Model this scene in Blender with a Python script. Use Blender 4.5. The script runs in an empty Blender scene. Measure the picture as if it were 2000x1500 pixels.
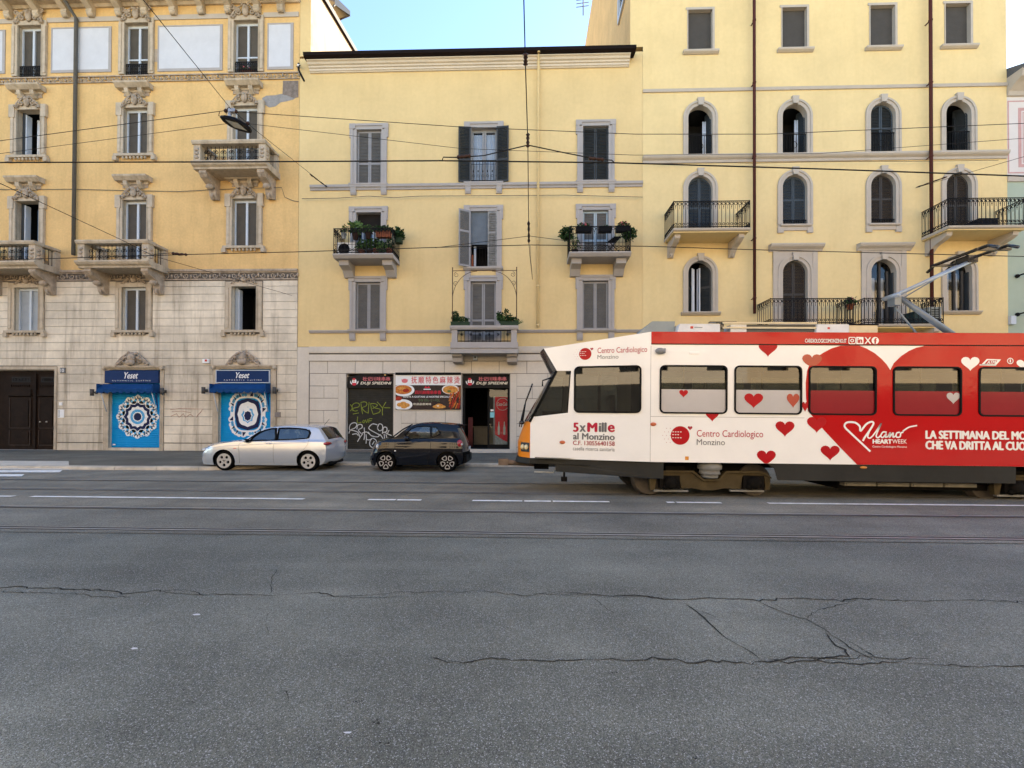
import bpy, bmesh, math, random
from mathutils import Vector, Matrix
from mathutils.geometry import tessellate_polygon
R = math.radians
random.seed(7)
sc = bpy.context.scene
COL = sc.collection
# ---------------------------------------------------------------- camera
F, U0, V0 = 881.0, 1000.0, 807.0
CAMZ = 1.6
cam = bpy.data.cameras.new('camera'); camo = bpy.data.objects.new('camera', cam); COL.objects.link(camo)
cam.sensor_width = 36; cam.lens = F / 2000 * 36; cam.shift_y = (V0 - 750) / 2000
cam.clip_end = 3000; cam.clip_start = .05
camo.location = (0, 0, CAMZ); camo.rotation_euler = (R(90.5), -.0035, R(1.77))
sc.camera = camo
# ---------------------------------------------------------------- sky and sun
SUN_EL, SUN_AZ = R(36), R(44)           # azimuth from +Y towards +X
w = bpy.data.worlds.new('World'); sc.world = w; w.use_nodes = True
nt = w.node_tree
sky = nt.nodes.new('ShaderNodeTexSky'); sky.sky_type = 'NISHITA'; sky.sun_disc = False
sky.sun_elevation = SUN_EL; sky.sun_rotation = SUN_AZ
sky.air_density = 1.0; sky.dust_density = .15; sky.ozone_density = 2.2
bg = nt.nodes['Background']; bg.inputs['Strength'].default_value = .075
nt.links.new(sky.outputs[0], bg.inputs['Color'])
sl = bpy.data.lights.new('sun', 'SUN'); sl.energy = 5.0; sl.angle = R(.5); sl.color = (1, .88, .72)
slo = bpy.data.objects.new('sun', sl); COL.objects.link(slo)
sd = Vector((math.sin(SUN_AZ) * math.cos(SUN_EL), math.cos(SUN_AZ) * math.cos(SUN_EL), math.sin(SUN_EL)))
slo.rotation_euler = sd.to_track_quat('Z', 'Y').to_euler(); slo.location = (20, 60, 60)
sc.view_settings.view_transform = 'Standard'; sc.view_settings.look = 'None'
sc.view_settings.exposure = 2.68; sc.view_settings.gamma = 1
sc.cycles.max_bounces = 8; sc.cycles.diffuse_bounces = 4; sc.cycles.transparent_max_bounces = 12
sc.cycles.caustics_reflective = False; sc.cycles.caustics_refractive = False
sc.cycles.use_denoising = True
# ---------------------------------------------------------------- measuring: photo reading -> place on a vertical plane / on the ground
CM = Matrix.Rotation(R(1.77), 3, 'Z') @ Matrix.Rotation(-.0035, 3, 'Y') @ Matrix.Rotation(R(90.5), 3, 'X')
def ray(u, v): return CM @ Vector(((u - U0) / F, -(v - V0) / F, -1))
YF = 19.0
def at(u, v, y=YF):
    d = ray(u, v); t = y / d.y; return (t * d.x, CAMZ + t * d.z)
def X(u, v=500, y=YF): return at(u, v, y)[0]
def Z(v, u=1000, y=YF): return at(u, v, y)[1]
def P3(u, v, y): a = at(u, v, y); return (a[0], y, a[1])
def gnd(u, v, z=0):
    d = ray(u, v); t = (z - CAMZ) / d.z; return (t * d.x, t * d.y)
# ---------------------------------------------------------------- materials
MATS = {}
def M(name, col, rough=.8, var=.12, scale=4., bump=0., bscale=60., metal=0., streak=0., spec=.5, coat=0., dark=(.5, .5, .5), emit=0, fine=0.):
    if name in MATS: return MATS[name]
    m = bpy.data.materials.new(name); m.use_nodes = True; t = m.node_tree; N = t.nodes; L = t.links
    b = N['Principled BSDF']; b.inputs['Roughness'].default_value = rough; b.inputs['Metallic'].default_value = metal
    b.inputs['Specular IOR Level'].default_value = spec if (spec != .5 or rough < .35) else (.05 if max(col) < .1 else .15); b.inputs['Coat Weight'].default_value = coat
    c = (*col, 1)
    tc = N.new('ShaderNodeTexCoord')
    if var:
        n = N.new('ShaderNodeTexNoise'); n.inputs['Scale'].default_value = scale; n.inputs['Detail'].default_value = 8; n.inputs['Roughness'].default_value = .65
        L.new(tc.outputs['Object'], n.inputs['Vector'])
        mp = N.new('ShaderNodeMapRange'); mp.inputs[1].default_value = .32; mp.inputs[2].default_value = .68
        mp.inputs[3].default_value = 1 - var; mp.inputs[4].default_value = 1 + var
        L.new(n.outputs[0], mp.inputs[0])
        mx = N.new('ShaderNodeVectorMath'); mx.operation = 'SCALE'; mx.inputs[0].default_value = col
        L.new(mp.outputs[0], mx.inputs['Scale']); out = mx.outputs[0]
        if fine:
            n3 = N.new('ShaderNodeTexNoise'); n3.inputs['Scale'].default_value = scale * 14; n3.inputs['Detail'].default_value = 3
            L.new(tc.outputs['Object'], n3.inputs['Vector'])
            mp3 = N.new('ShaderNodeMapRange'); mp3.inputs[1].default_value = .3; mp3.inputs[2].default_value = .7
            mp3.inputs[3].default_value = 1 - fine; mp3.inputs[4].default_value = 1 + fine; L.new(n3.outputs[0], mp3.inputs[0])
            mx3 = N.new('ShaderNodeVectorMath'); mx3.operation = 'SCALE'; L.new(out, mx3.inputs[0]); L.new(mp3.outputs[0], mx3.inputs['Scale']); out = mx3.outputs[0]
        if streak:
            mpp = N.new('ShaderNodeMapping'); mpp.inputs['Scale'].default_value = (1.7, 1.7, .13)
            L.new(tc.outputs['Object'], mpp.inputs['Vector'])
            n2 = N.new('ShaderNodeTexNoise'); n2.inputs['Scale'].default_value = 1.6; n2.inputs['Detail'].default_value = 9; n2.inputs['Roughness'].default_value = .7
            L.new(mpp.outputs[0], n2.inputs['Vector'])
            m2 = N.new('ShaderNodeMapRange'); m2.inputs[1].default_value = .50; m2.inputs[2].default_value = .72; m2.inputs[3].default_value = 0; m2.inputs[4].default_value = streak
            L.new(n2.outputs[0], m2.inputs[0])
            ml = N.new('ShaderNodeMix'); ml.data_type = 'RGBA'; ml.blend_type = 'MULTIPLY'
            L.new(m2.outputs[0], ml.inputs[0]); L.new(out, ml.inputs[6]); ml.inputs[7].default_value = (*dark, 1); out = ml.outputs[2]
        L.new(out, b.inputs['Base Color'])
    else:
        b.inputs['Base Color'].default_value = c
    if bump:
        nb = N.new('ShaderNodeTexNoise'); nb.inputs['Scale'].default_value = bscale; nb.inputs['Detail'].default_value = 4
        L.new(tc.outputs['Object'], nb.inputs['Vector'])
        bp = N.new('ShaderNodeBump'); bp.inputs['Strength'].default_value = bump; bp.inputs['Distance'].default_value = .02
        L.new(nb.outputs[0], bp.inputs['Height']); L.new(bp.outputs[0], b.inputs['Normal'])
    if emit:
        b.inputs['Emission Color'].default_value = c; b.inputs['Emission Strength'].default_value = emit
    MATS[name] = m; return m
def MGLASS(name, tint=(.6, .65, .65), trans=.7, rough=.02, wav=0., gain=1.1):
    if name in MATS: return MATS[name]
    m = bpy.data.materials.new(name); m.use_nodes = True; t = m.node_tree; N = t.nodes; L = t.links
    N.remove(N['Principled BSDF']); o = N['Material Output']
    tr = N.new('ShaderNodeBsdfTransparent'); tr.inputs[0].default_value = (*[c * trans for c in tint], 1)
    gl = N.new('ShaderNodeBsdfGlossy'); gl.inputs['Roughness'].default_value = rough; gl.inputs[0].default_value = (.95, .97, 1, 1)
    fr = N.new('ShaderNodeFresnel'); fr.inputs[0].default_value = 1.55
    ad = N.new('ShaderNodeMath'); ad.operation = 'MULTIPLY_ADD'; ad.inputs[1].default_value = gain; ad.inputs[2].default_value = .0; ad.use_clamp = True
    L.new(fr.outputs[0], ad.inputs[0])
    if wav:
        tc = N.new('ShaderNodeTexCoord'); nb = N.new('ShaderNodeTexNoise'); nb.inputs['Scale'].default_value = 1.4
        L.new(tc.outputs['Object'], nb.inputs['Vector']); bp = N.new('ShaderNodeBump'); bp.inputs['Strength'].default_value = wav; bp.inputs['Distance'].default_value = .1
        L.new(nb.outputs[0], bp.inputs['Height']); L.new(bp.outputs[0], gl.inputs['Normal'])
    mx = N.new('ShaderNodeMixShader'); L.new(ad.outputs[0], mx.inputs[0]); L.new(tr.outputs[0], mx.inputs[1]); L.new(gl.outputs[0], mx.inputs[2])
    L.new(mx.outputs[0], o.inputs[0]); MATS[name] = m; return m
def MASPHALT(name, col, chip=.12, sc1=150., dens=1.):
    m = bpy.data.materials.new(name); m.use_nodes = True; t = m.node_tree; N = t.nodes; L = t.links
    b = N['Principled BSDF']; tc = N.new('ShaderNodeTexCoord')
    b.inputs['Specular IOR Level'].default_value = .35
    vs = []
    for s_, lo, hi, amt in ((sc1, 1 - .10 * dens, 1 - .02 * dens, .9), (sc1 * .62, 1 - .03 * dens, 1 - .006 * dens, .75)):
        v = N.new('ShaderNodeTexVoronoi'); v.inputs['Scale'].default_value = s_
        L.new(tc.outputs['Object'], v.inputs['Vector'])
        sp = N.new('ShaderNodeSeparateColor'); L.new(v.outputs['Color'], sp.inputs[0])
        r = N.new('ShaderNodeMapRange'); r.inputs[1].default_value = lo; r.inputs[2].default_value = hi; r.inputs[3].default_value = 0; r.inputs[4].default_value = amt
        L.new(sp.outputs[0], r.inputs[0]); vs.append((r, sp))
    n = N.new('ShaderNodeTexNoise'); n.inputs['Scale'].default_value = .9; n.inputs['Detail'].default_value = 8; n.inputs['Roughness'].default_value = .6
    L.new(tc.outputs['Object'], n.inputs['Vector'])
    mr = N.new('ShaderNodeMapRange'); mr.inputs[1].default_value = .3; mr.inputs[2].default_value = .7; mr.inputs[3].default_value = .72; mr.inputs[4].default_value = 1.25
    L.new(n.outputs[0], mr.inputs[0])
    # long wear along the traffic direction
    mpp = N.new('ShaderNodeMapping'); mpp.inputs['Scale'].default_value = (.05, 1.3, 1); L.new(tc.outputs['Object'], mpp.inputs['Vector'])
    n4 = N.new('ShaderNodeTexNoise'); n4.inputs['Scale'].default_value = 1.5; n4.inputs['Detail'].default_value = 6; L.new(mpp.outputs[0], n4.inputs['Vector'])
    mr4 = N.new('ShaderNodeMapRange'); mr4.inputs[1].default_value = .3; mr4.inputs[2].default_value = .7; mr4.inputs[3].default_value = .82; mr4.inputs[4].default_value = 1.15; L.new(n4.outputs[0], mr4.inputs[0])
    mm = N.new('ShaderNodeMath'); mm.operation = 'MULTIPLY'; L.new(mr.outputs[0], mm.inputs[0]); L.new(mr4.outputs[0], mm.inputs[1])
    # broad patches of older and newer surface
    n5 = N.new('ShaderNodeTexNoise'); n5.inputs['Scale'].default_value = .28; n5.inputs['Detail'].default_value = 3; L.new(tc.outputs['Object'], n5.inputs['Vector'])
    mr5 = N.new('ShaderNodeMapRange'); mr5.inputs[1].default_value = .35; mr5.inputs[2].default_value = .65; mr5.inputs[3].default_value = .80; mr5.inputs[4].default_value = 1.2; L.new(n5.outputs[0], mr5.inputs[0])
    m5 = N.new('ShaderNodeMath'); m5.operation = 'MULTIPLY'; L.new(mm.outputs[0], m5.inputs[0]); L.new(mr5.outputs[0], m5.inputs[1]); mm = m5
    # grain: per stone tone
    g = N.new('ShaderNodeMapRange'); g.inputs[3].default_value = .42; g.inputs[4].default_value = 1.55; L.new(vs[0][1].outputs[1], g.inputs[0])
    m3 = N.new('ShaderNodeMath'); m3.operation = 'MULTIPLY'; L.new(mm.outputs[0], m3.inputs[0]); L.new(g.outputs[0], m3.inputs[1])
    sc_ = N.new('ShaderNodeVectorMath'); sc_.operation = 'SCALE'; sc_.inputs[0].default_value = col; L.new(m3.outputs[0], sc_.inputs['Scale'])
    out = sc_.outputs[0]
    for r, sp in vs:
        mx = N.new('ShaderNodeMix'); mx.data_type = 'RGBA'; L.new(r.outputs[0], mx.inputs[0]); L.new(out, mx.inputs[6])
        mx.inputs[7].default_value = (chip, chip, chip * .97, 1); out = mx.outputs[2]
    L.new(out, b.inputs['Base Color']); b.inputs['Roughness'].default_value = .75
    bp = N.new('ShaderNodeBump'); bp.inputs['Strength'].default_value = .5; bp.inputs['Distance'].default_value = .006
    v = N.new('ShaderNodeTexVoronoi'); v.inputs['Scale'].default_value = sc1; L.new(tc.outputs['Object'], v.inputs['Vector'])
    L.new(v.outputs['Distance'], bp.inputs['Height']); bp.invert = True; L.new(bp.outputs[0], b.inputs['Normal'])
    MATS[name] = m; return m
# ---------------------------------------------------------------- mesh builder
class MB:
    def __init__(s, m=None): s.v = []; s.f = []; s.mi = []; s.mats = []; s.sm = []; s.cur(m) if m else None
    def cur(s, m):
        if m not in s.mats: s.mats.append(m)
        s.m = s.mats.index(m); return s
    def add(s, vs, fs, smooth=False):
        o = len(s.v); s.v += [tuple(v) for v in vs]
        for f in fs: s.f.append([i + o for i in f]); s.mi.append(s.m); s.sm.append(smooth)
        return s
    def box(s, x0, x1, y0, y1, z0, z1):
        if x0 > x1: x0, x1 = x1, x0
        if y0 > y1: y0, y1 = y1, y0
        if z0 > z1: z0, z1 = z1, z0
        return s.add([(x0, y0, z0), (x1, y0, z0), (x1, y1, z0), (x0, y1, z0), (x0, y0, z1), (x1, y0, z1), (x1, y1, z1), (x0, y1, z1)],
              [(0, 3, 2, 1), (4, 5, 6, 7), (0, 1, 5, 4), (1, 2, 6, 5), (2, 3, 7, 6), (3, 0, 4, 7)])
    def quad(s, a, b, c, d): return s.add([a, b, c, d], [(0, 1, 2, 3)])
    def flat(s, polys, y):           # filled outline(s) in x,z facing -Y, holes allowed
        vs = [(p[0], y, p[1]) for q in polys for p in q]
        tris = tessellate_polygon([[Vector((p[0], p[1], 0)) for p in q] for q in polys])
        fs = []
        for t in tris:
            a, b, c = (vs[i] for i in t)
            ar = (b[0] - a[0]) * (c[2] - a[2]) - (c[0] - a[0]) * (b[2] - a[2])
            if abs(ar) < 1e-12: continue
            fs.append(t if ar > 0 else (t[0], t[2], t[1]))
        return s.add(vs, fs)
    def prism(s, polys, y0, y1, smooth=False):     # outline(s) in x,z between y0 (front) and y1
        s.flat(polys, y0)
        for q in polys:
            n = len(q); vs = [(p[0], y0, p[1]) for p in q] + [(p[0], y1, p[1]) for p in q]
            s.add(vs, [(i, (i + 1) % n, n + (i + 1) % n, n + i) for i in range(n)], smooth)
        o = len(s.f); s.flat(polys, y1)
        for k in range(o, len(s.f)): s.f[k] = list(reversed(s.f[k]))
        return s
    def run(s, prof, x0, x1):        # profile (y,z) swept along x, closed ends
        n = len(prof); vs = [(x0, p[0], p[1]) for p in prof] + [(x1, p[0], p[1]) for p in prof]
        return s.add(vs, [(i, (i + 1) % n, n + (i + 1) % n, n + i) for i in range(n)] + [tuple(range(n))[::-1], tuple(range(n, 2 * n))])
    def tube(s, pts, r, n=6, cap=True, rs=None):
        pts = [Vector(p) for p in pts]; k = len(pts); vs = []
        up = None
        for i, p in enumerate(pts):
            d = (pts[min(i + 1, k - 1)] - pts[max(i - 1, 0)])
            d = d.normalized() if d.length > 1e-9 else Vector((0, 0, 1))
            if up is None: a = d.orthogonal().normalized()
            else:
                a = up - d * up.dot(d); a = a.normalized() if a.length > 1e-6 else d.orthogonal().normalized()
            up = a; b = d.cross(a); rr = rs[i] if rs else r
            for j in range(n):
                t = 2 * math.pi * j / n; vs.append(p + a * math.cos(t) * rr + b * math.sin(t) * rr)
        fs = [(i * n + j, i * n + (j + 1) % n, (i + 1) * n + (j + 1) % n, (i + 1) * n + j) for i in range(k - 1) for j in range(n)]
        if cap: fs += [tuple(range(n))[::-1], tuple(range((k - 1) * n, k * n))]
        return s.add(vs, fs, n > 4)
    def ring(s, c, r, tr, axis='y', n=14, m=5, a0=0, a1=2 * math.pi):
        pts = []
        for i in range(n + 1):
            t = a0 + (a1 - a0) * i / n; ca, sa = math.cos(t) * r, math.sin(t) * r
            pts.append((c[0] + ca, c[1], c[2] + sa) if axis == 'y' else (c[0], c[1] + ca, c[2] + sa) if axis == 'x' else (c[0] + ca, c[1] + sa, c[2]))
        return s.tube(pts, tr, m)
    def ball(s, c, rx, ry=None, rz=None, n=8, m=6, jit=0):
        ry = ry or rx; rz = rz or rx; vs = []
        for i in range(m + 1):
            p = math.pi * i / m
            for j in range(n):
                t = 2 * math.pi * j / n; k = 1 + random.uniform(-jit, jit)
                vs.append((c[0] + rx * k * math.sin(p) * math.cos(t), c[1] + ry * k * math.sin(p) * math.sin(t), c[2] + rz * k * math.cos(p)))
        fs = [(i * n + j, (i + 1) * n + j, (i + 1) * n + (j + 1) % n, i * n + (j + 1) % n) for i in range(m) for j in range(n)]
        return s.add(vs, fs, True)
    def lathe(s, prof, c, axis='y', n=28, smooth=True):   # prof (r, h)
        vs = []
        for r, h in prof:
            for j in range(n):
                t = 2 * math.pi * j / n; a, b = r * math.cos(t), r * math.sin(t)
                vs.append((c[0] + a, c[1] + h, c[2] + b) if axis == 'y' else (c[0] + a, c[1] + b, c[2] + h) if axis == 'z' else (c[0] + h, c[1] + a, c[2] + b))
        k = len(prof)
        fs = [(i * n + j, i * n + (j + 1) % n, (i + 1) * n + (j + 1) % n, (i + 1) * n + j) for i in range(k - 1) for j in range(n)]
        return s.add(vs, fs, smooth)
    def leaves(s, c, r, n, size, flatk=1.0):
        for _ in range(n):
            while True:
                d = Vector((random.uniform(-1, 1), random.uniform(-1, 1), random.uniform(-1, 1)))
                if .25 < d.length < 1: break
            p = Vector((c[0] + d.x * r[0], c[1] + d.y * r[1], c[2] + d.z * r[2]))
            a = Vector((random.gauss(0, 1), random.gauss(0, 1), random.gauss(.3, .7))).normalized(); b = a.orthogonal().normalized()
            b = (Matrix.Rotation(random.uniform(0, 6.28), 3, a) @ b); z_ = size * random.uniform(.6, 1.3)
            s.add([p - a * z_ * .1, p + a * z_ * .45 + b * z_ * .3, p + a * z_, p + a * z_ * .45 - b * z_ * .3], [(0, 1, 2, 3)])
        return s
def worigin(o):
    v = Vector((0, 0, 0))
    while o: v += o.location; o = o.parent
    return v
def link(name, mb, parent=None, loc=None, bevel=0):
    """one mesh object; loc None: geometry is given in world metres; else geometry is local to loc (under parent)"""
    me = bpy.data.meshes.new(name); off = worigin(parent) if (parent and loc is None) else Vector((0, 0, 0))
    me.from_pydata([tuple(Vector(v) - off) for v in mb.v], [], mb.f)
    for m in mb.mats: me.materials.append(m)
    me.polygons.foreach_set('material_index', mb.mi); me.polygons.foreach_set('use_smooth', mb.sm)
    me.update()
    o = bpy.data.objects.new(name, me); COL.objects.link(o)
    if parent: o.parent = parent
    if loc is not None: o.location = loc
    if bevel:
        bv = o.modifiers.new('bevel', 'BEVEL'); bv.width = bevel; bv.segments = 2; bv.limit_method = 'ANGLE'; bv.angle_limit = R(40)
    return o
def tag(o, label=None, cat=None, group=None, kind=None):
    if label: o['label'] = label
    if cat: o['category'] = cat
    if group: o['group'] = group
    if kind: o['kind'] = kind
    return o
def thing(name, label, cat, loc=(0, 0, 0), group=None):
    o = bpy.data.objects.new(name, None); COL.objects.link(o); o.location = loc; o.empty_display_size = .2
    return tag(o, label, cat, group)
def copy_tree(o, parent=None, loc=None):
    c = o.copy(); COL.objects.link(c); c.parent = parent
    if loc is not None: c.location = loc
    for ch in list(o.children): copy_tree(ch, c)
    return c
def struct(name, mb): return tag(link(name, mb), kind='structure')
_tc = {}
def textgeo(s, off=0., shear=0., space=1.):
    k = (s, off, shear, space)
    if k in _tc: return _tc[k]
    cu = bpy.data.curves.new('t', 'FONT'); cu.body = s; cu.resolution_u = 3; cu.offset = 0; cu.shear = shear; cu.space_character = space
    o = bpy.data.objects.new('t', cu); COL.objects.link(o); dg = bpy.context.evaluated_depsgraph_get(); dg.update()
    me = bpy.data.meshes.new_from_object(o.evaluated_get(dg))
    vs = [(v.co.x, v.co.y) for v in me.vertices]; fs = [list(p.vertices) for p in me.polygons]
    bpy.data.objects.remove(o); bpy.data.meshes.remove(me); bpy.data.curves.remove(cu)
    if not vs: vs = [(0, 0), (1, 0), (0, 1)]; fs = []
    x0 = min(v[0] for v in vs); x1 = max(v[0] for v in vs); y0 = min(v[1] for v in vs); y1 = max(v[1] for v in vs)
    _tc[k] = ([((a - x0) / (x1 - x0), (b - y0) / (y1 - y0)) for a, b in vs], fs); return _tc[k]
def text(mb, s, x0, x1, z0, z1, y, off=0., shear=0., space=1., fn=None):
    """lettering fitted into the rectangle x0..x1, z0..z1 on the plane y (or mapped by fn(x,z))"""
    vs, fs = textgeo(s, 0, shear, space); h = z1 - z0; e_ = off * 2.2 * h
    for i, (dx, dz) in enumerate(((0, 0), (-e_, 0), (e_, 0), (0, e_ * .6), (0, -e_ * .6)) if off else ((0, 0),)):      # bold: the same letters a little to each side
        pts = []
        for a, b in vs:
            x = x0 + e_ + a * (x1 - x0 - 2 * e_) + dx; z = z0 + b * h + dz; p = fn(x, z) if fn else (x, y, z); pts.append((p[0], p[1] - i * .0009, p[2]))
        mb.add(pts, fs)
    return mb
def rrect(x0, x1, z0, z1, r, n=5):
    o = []
    for cx, cz, a in ((x1 - r, z1 - r, 0), (x0 + r, z1 - r, 90), (x0 + r, z0 + r, 180), (x1 - r, z0 + r, 270)):
        for i in range(n + 1): t = R(a + 90 * i / n); o.append((cx + r * math.cos(t), cz + r * math.sin(t)))
    return o
def ell(cx, cz, rx, rz, n=24, a0=0): return [(cx + rx * math.cos(a0 + 2 * math.pi * i / n), cz + rz * math.sin(a0 + 2 * math.pi * i / n)) for i in range(n)]
def heart(cx, cz, w, h, n=28, rot=0):
    o = []
    for i in range(n):
        t = 2 * math.pi * i / n; x = 16 * math.sin(t) ** 3 / 16 * w / 2
        z = (13 * math.cos(t) - 5 * math.cos(2 * t) - 2 * math.cos(3 * t) - math.cos(4 * t) + 2.5) / 14.5 * h / 2
        o.append((cx + x * math.cos(rot) - z * math.sin(rot), cz + x * math.sin(rot) + z * math.cos(rot)))
    return o
def rct(x0, x1, z0, z1): return [(x0, z0), (x1, z0), (x1, z1), (x0, z1)]
def arch(cx, hw, zb, zt, n=14):      # opening outline with round head
    return [(cx - hw, zb), (cx + hw, zb)] + [(cx + hw * math.cos(math.pi * i / n), zt - hw + hw * math.sin(math.pi * i / n)) for i in range(n + 1)]
def wall(mb, x0, x1, z0, z1, holes, y, depth=.28, reveal=None):
    """front sheet of a wall with real openings; holes = (hx0,hx1,hz0,hz1,round head?)"""
    hs = [h for h in holes]
    xs = sorted({x0, x1, *[h[0] for h in hs], *[h[1] for h in hs]}); zs = sorted({z0, z1, *[h[2] for h in hs], *[h[3] for h in hs]})
    xs = [x for x in xs if x0 <= x <= x1]; zs = [z for z in zs if z0 <= z <= z1]
    for a, b in zip(xs, xs[1:]):
        for c, d in zip(zs, zs[1:]):
            mx, mz = (a + b) / 2, (c + d) / 2
            if any(h[0] < mx < h[1] and h[2] < mz < h[3] for h in hs): continue
            mb.quad((a, y, c), (b, y, c), (b, y, d), (a, y, d))
    wm = mb.m
    for h in hs:
        if h[4]:
            cx = (h[0] + h[1]) / 2; hw = (h[1] - h[0]) / 2; zc = h[3] - hw; n = 14
            arc = [(cx + hw * math.cos(math.pi * i / n), zc + hw * math.sin(math.pi * i / n)) for i in range(n + 1)]
            for i in range(n):
                a, b = arc[i], arc[i + 1]; mb.add([(a[0], y, a[1]), (a[0], y, h[3]), (b[0], y, h[3]), (b[0], y, b[1])], [(0, 1, 2, 3)])
            out = [(h[0], h[2]), (h[1], h[2])] + arc
        else: out = rct(*h[:4])
        n = len(out)
        if reveal: mb.cur(reveal)
        mb.add([(p[0], y, p[1]) for p in out] + [(p[0], y + depth, p[1]) for p in out], [((i + 1) % n, i, n + i, n + (i + 1) % n) for i in range(n)])
        mb.m = wm
def room(mb, h, y, d=1.6):      # dark room behind an opening
    x0, x1, z0, z1 = h[0] - .3, h[1] + .3, h[2], h[3] + .1
    mb.add([(x0, y, z0), (x1, y, z0), (x1, y, z1), (x0, y, z1), (x0, y + d, z0), (x1, y + d, z0), (x1, y + d, z1), (x0, y + d, z1)],
           [(4, 5, 6, 7), (0, 1, 5, 4), (2, 3, 7, 6), (1, 2, 6, 5), (3, 0, 4, 7)])
def louvre(mb, x0, x1, z0, z1, y, frame, slat, mid=None, pitch=.062, fw=.06):
    """one louvred leaf: stiles, rails and tilted slats"""
    mb.cur(frame)
    mb.box(x0, x0 + fw, y - .02, y + .02, z0, z1); mb.box(x1 - fw, x1, y - .02, y + .02, z0, z1)
    cuts = [z0] + ([z0 + (z1 - z0) * k for k in mid] if mid else []) + [z1]
    for i, z in enumerate(cuts):
        a, b = (z, z + fw * 1.2) if i == 0 else (z - fw * 1.2, z) if i == len(cuts) - 1 else (z - fw * .7, z + fw * .7)
        mb.box(x0 + fw, x1 - fw, y - .018, y + .018, a, b)
    mb.cur(slat); z = z0 + fw * 1.3
    while z < z1 - fw * 1.3:
        mb.add([(x0 + fw, y - .012, z), (x1 - fw, y - .012, z), (x1 - fw, y + .014, z + pitch * .95), (x0 + fw, y + .014, z + pitch * .95)], [(0, 1, 2, 3)])
        mb.add([(x0 + fw, y - .012, z), (x1 - fw, y - .012, z), (x1 - fw, y + .006, z - .004), (x0 + fw, y + .006, z - .004)], [(3, 2, 1, 0)])
        z += pitch
def rollblind(mb, x0, x1, z0, z1, y, pitch=.055):
    z = z0
    while z < z1 - .001:
        t = min(z + pitch, z1)
        mb.add([(x0, y, z), (x1, y, z), (x1, y - .008, z + (t - z) * .5), (x0, y - .008, z + (t - z) * .5), (x1, y, t), (x0, y, t)], [(0, 1, 2, 3), (3, 2, 4, 5)])
        z = t
# ================================================================ materials
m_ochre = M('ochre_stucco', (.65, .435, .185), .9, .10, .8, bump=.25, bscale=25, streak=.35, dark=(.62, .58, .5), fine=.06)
m_yell = M('yellow_stucco', (.66, .50, .245), .9, .07, .5, bump=.15, bscale=30, streak=.22, dark=(.78, .75, .68), fine=.025)
m_yell2 = M('warm_yellow_stucco', (.705, .55, .275), .9, .07, .45, bump=.15, bscale=30, streak=.22, dark=(.8, .76, .68), fine=.025)
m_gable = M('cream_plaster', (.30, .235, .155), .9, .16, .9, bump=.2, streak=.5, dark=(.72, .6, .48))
m_stone = M('weathered_stone', (.62, .545, .425), .9, .30, .45, bump=.1, bscale=18, streak=.85, dark=(.38, .34, .29), fine=.03)
m_carv = M('carved_stone', (.38, .31, .235), .9, .25, 5, bump=.3, streak=.6, dark=(.35, .32, .28))
m_surr = M('window_stone', (.46, .385, .285), .9, .18, 3, streak=.75, dark=(.45, .42, .38))
m_grey = M('grey_stucco', (.60, .54, .45), .9, .07, .9, bump=.15, streak=.2, dark=(.75, .73, .7), fine=.03)
m_trim = M('grey_trim', (.36, .335, .315), .85, .06, 2)
m_trimw = M('stone_trim', (.44, .39, .325), .85, .07, 2)
m_joint = M('joint', (.16, .145, .13), .95, .1, 6)
m_panel = M('white_panel', (.55, .56, .58), .85, .05, 2)
m_room = M('dark_room', (.03, .03, .03), .95, 0)
m_blind = M('blind_slats', (.095, .086, .072), .7, .12, 2)
m_blindb = M('bluish_blind', (.33, .37, .40), .6, .08, 3)
m_wfr = M('white_frame', (.50, .55, .60), .5, .04, 5)
m_iron = M('wrought_iron', (.014, .013, .013), .6, .1, 9)
m_pipe = M('grey_pipe', (.10, .096, .085), .55, .1, 3)
m_pipebr = M('brown_pipe', (.075, .026, .022), .5, .1, 3)
m_pipey = M('cream_pipe', (.66, .51, .26), .5, .05, 3)
m_roof = M('brown_gutter', (.012, .008, .007), .6, .1, 3)
m_tile = M('roof_tiles', (.22, .10, .06), .9, .25, 6)
m_glassd = M('window_glass', (.02, .024, .026), .04, 0, spec=.8)
m_shg = M('grey_shutter', (.27, .265, .265), .6, .08, 3)
m_shgs = M('grey_slats', (.13, .125, .115), .65, .1, 3)
m_shd = M('dark_shutter', (.048, .053, .056), .6, .12, 3)
m_shds = M('dark_slats', (.032, .035, .035), .65, .12, 3)
m_shb = M('blue_shutter', (.06, .075, .088), .6, .1, 3)
m_shbs = M('blue_slats', (.042, .052, .06), .65, .1, 3)
m_shbr = M('brown_shutter', (.06, .056, .052), .6, .1, 3)
m_shbrs = M('brown_slats', (.043, .036, .03), .65, .1, 3)
m_wood = M('dark_wood', (.018, .011, .0075), .6, .3, 3, spec=.04)
m_wood2 = M('paler_wood', (.040, .026, .018), .55, .3, 4, spec=.1)
m_awn = M('blue_awning', (.005, .045, .15), .8, .15, 3)
m_sign = M('navy_sign', (.010, .030, .10), .7, .05, 2)
m_white = M('white_paint', (.78, .78, .76), .6, .03, 5)
m_blue = M('blue_shutter_paint', (.001, .26, .60), .55, .08, 2)
m_navy = M('navy_paint', (.02, .025, .07), .6, .05, 3)
m_lblue = M('light_blue_paint', (.10, .36, .62), .6, .05, 3)
m_black = M('black_paint', (.012, .012, .012), .5, 0)
m_blk2 = M('black_panel', (.018, .016, .015), .45, .1, 3)
m_met = M('galvanised_metal', (.35, .35, .35), .45, .1, 4, metal=.7)
m_leaf = M('leaf', (.05, .10, .025), .6, .4, 9)
m_leafd = M('dark_leaf', (.022, .05, .018), .6, .4, 9)
m_leafg = M('bright_leaf', (.09, .16, .05), .6, .35, 9)
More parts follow.
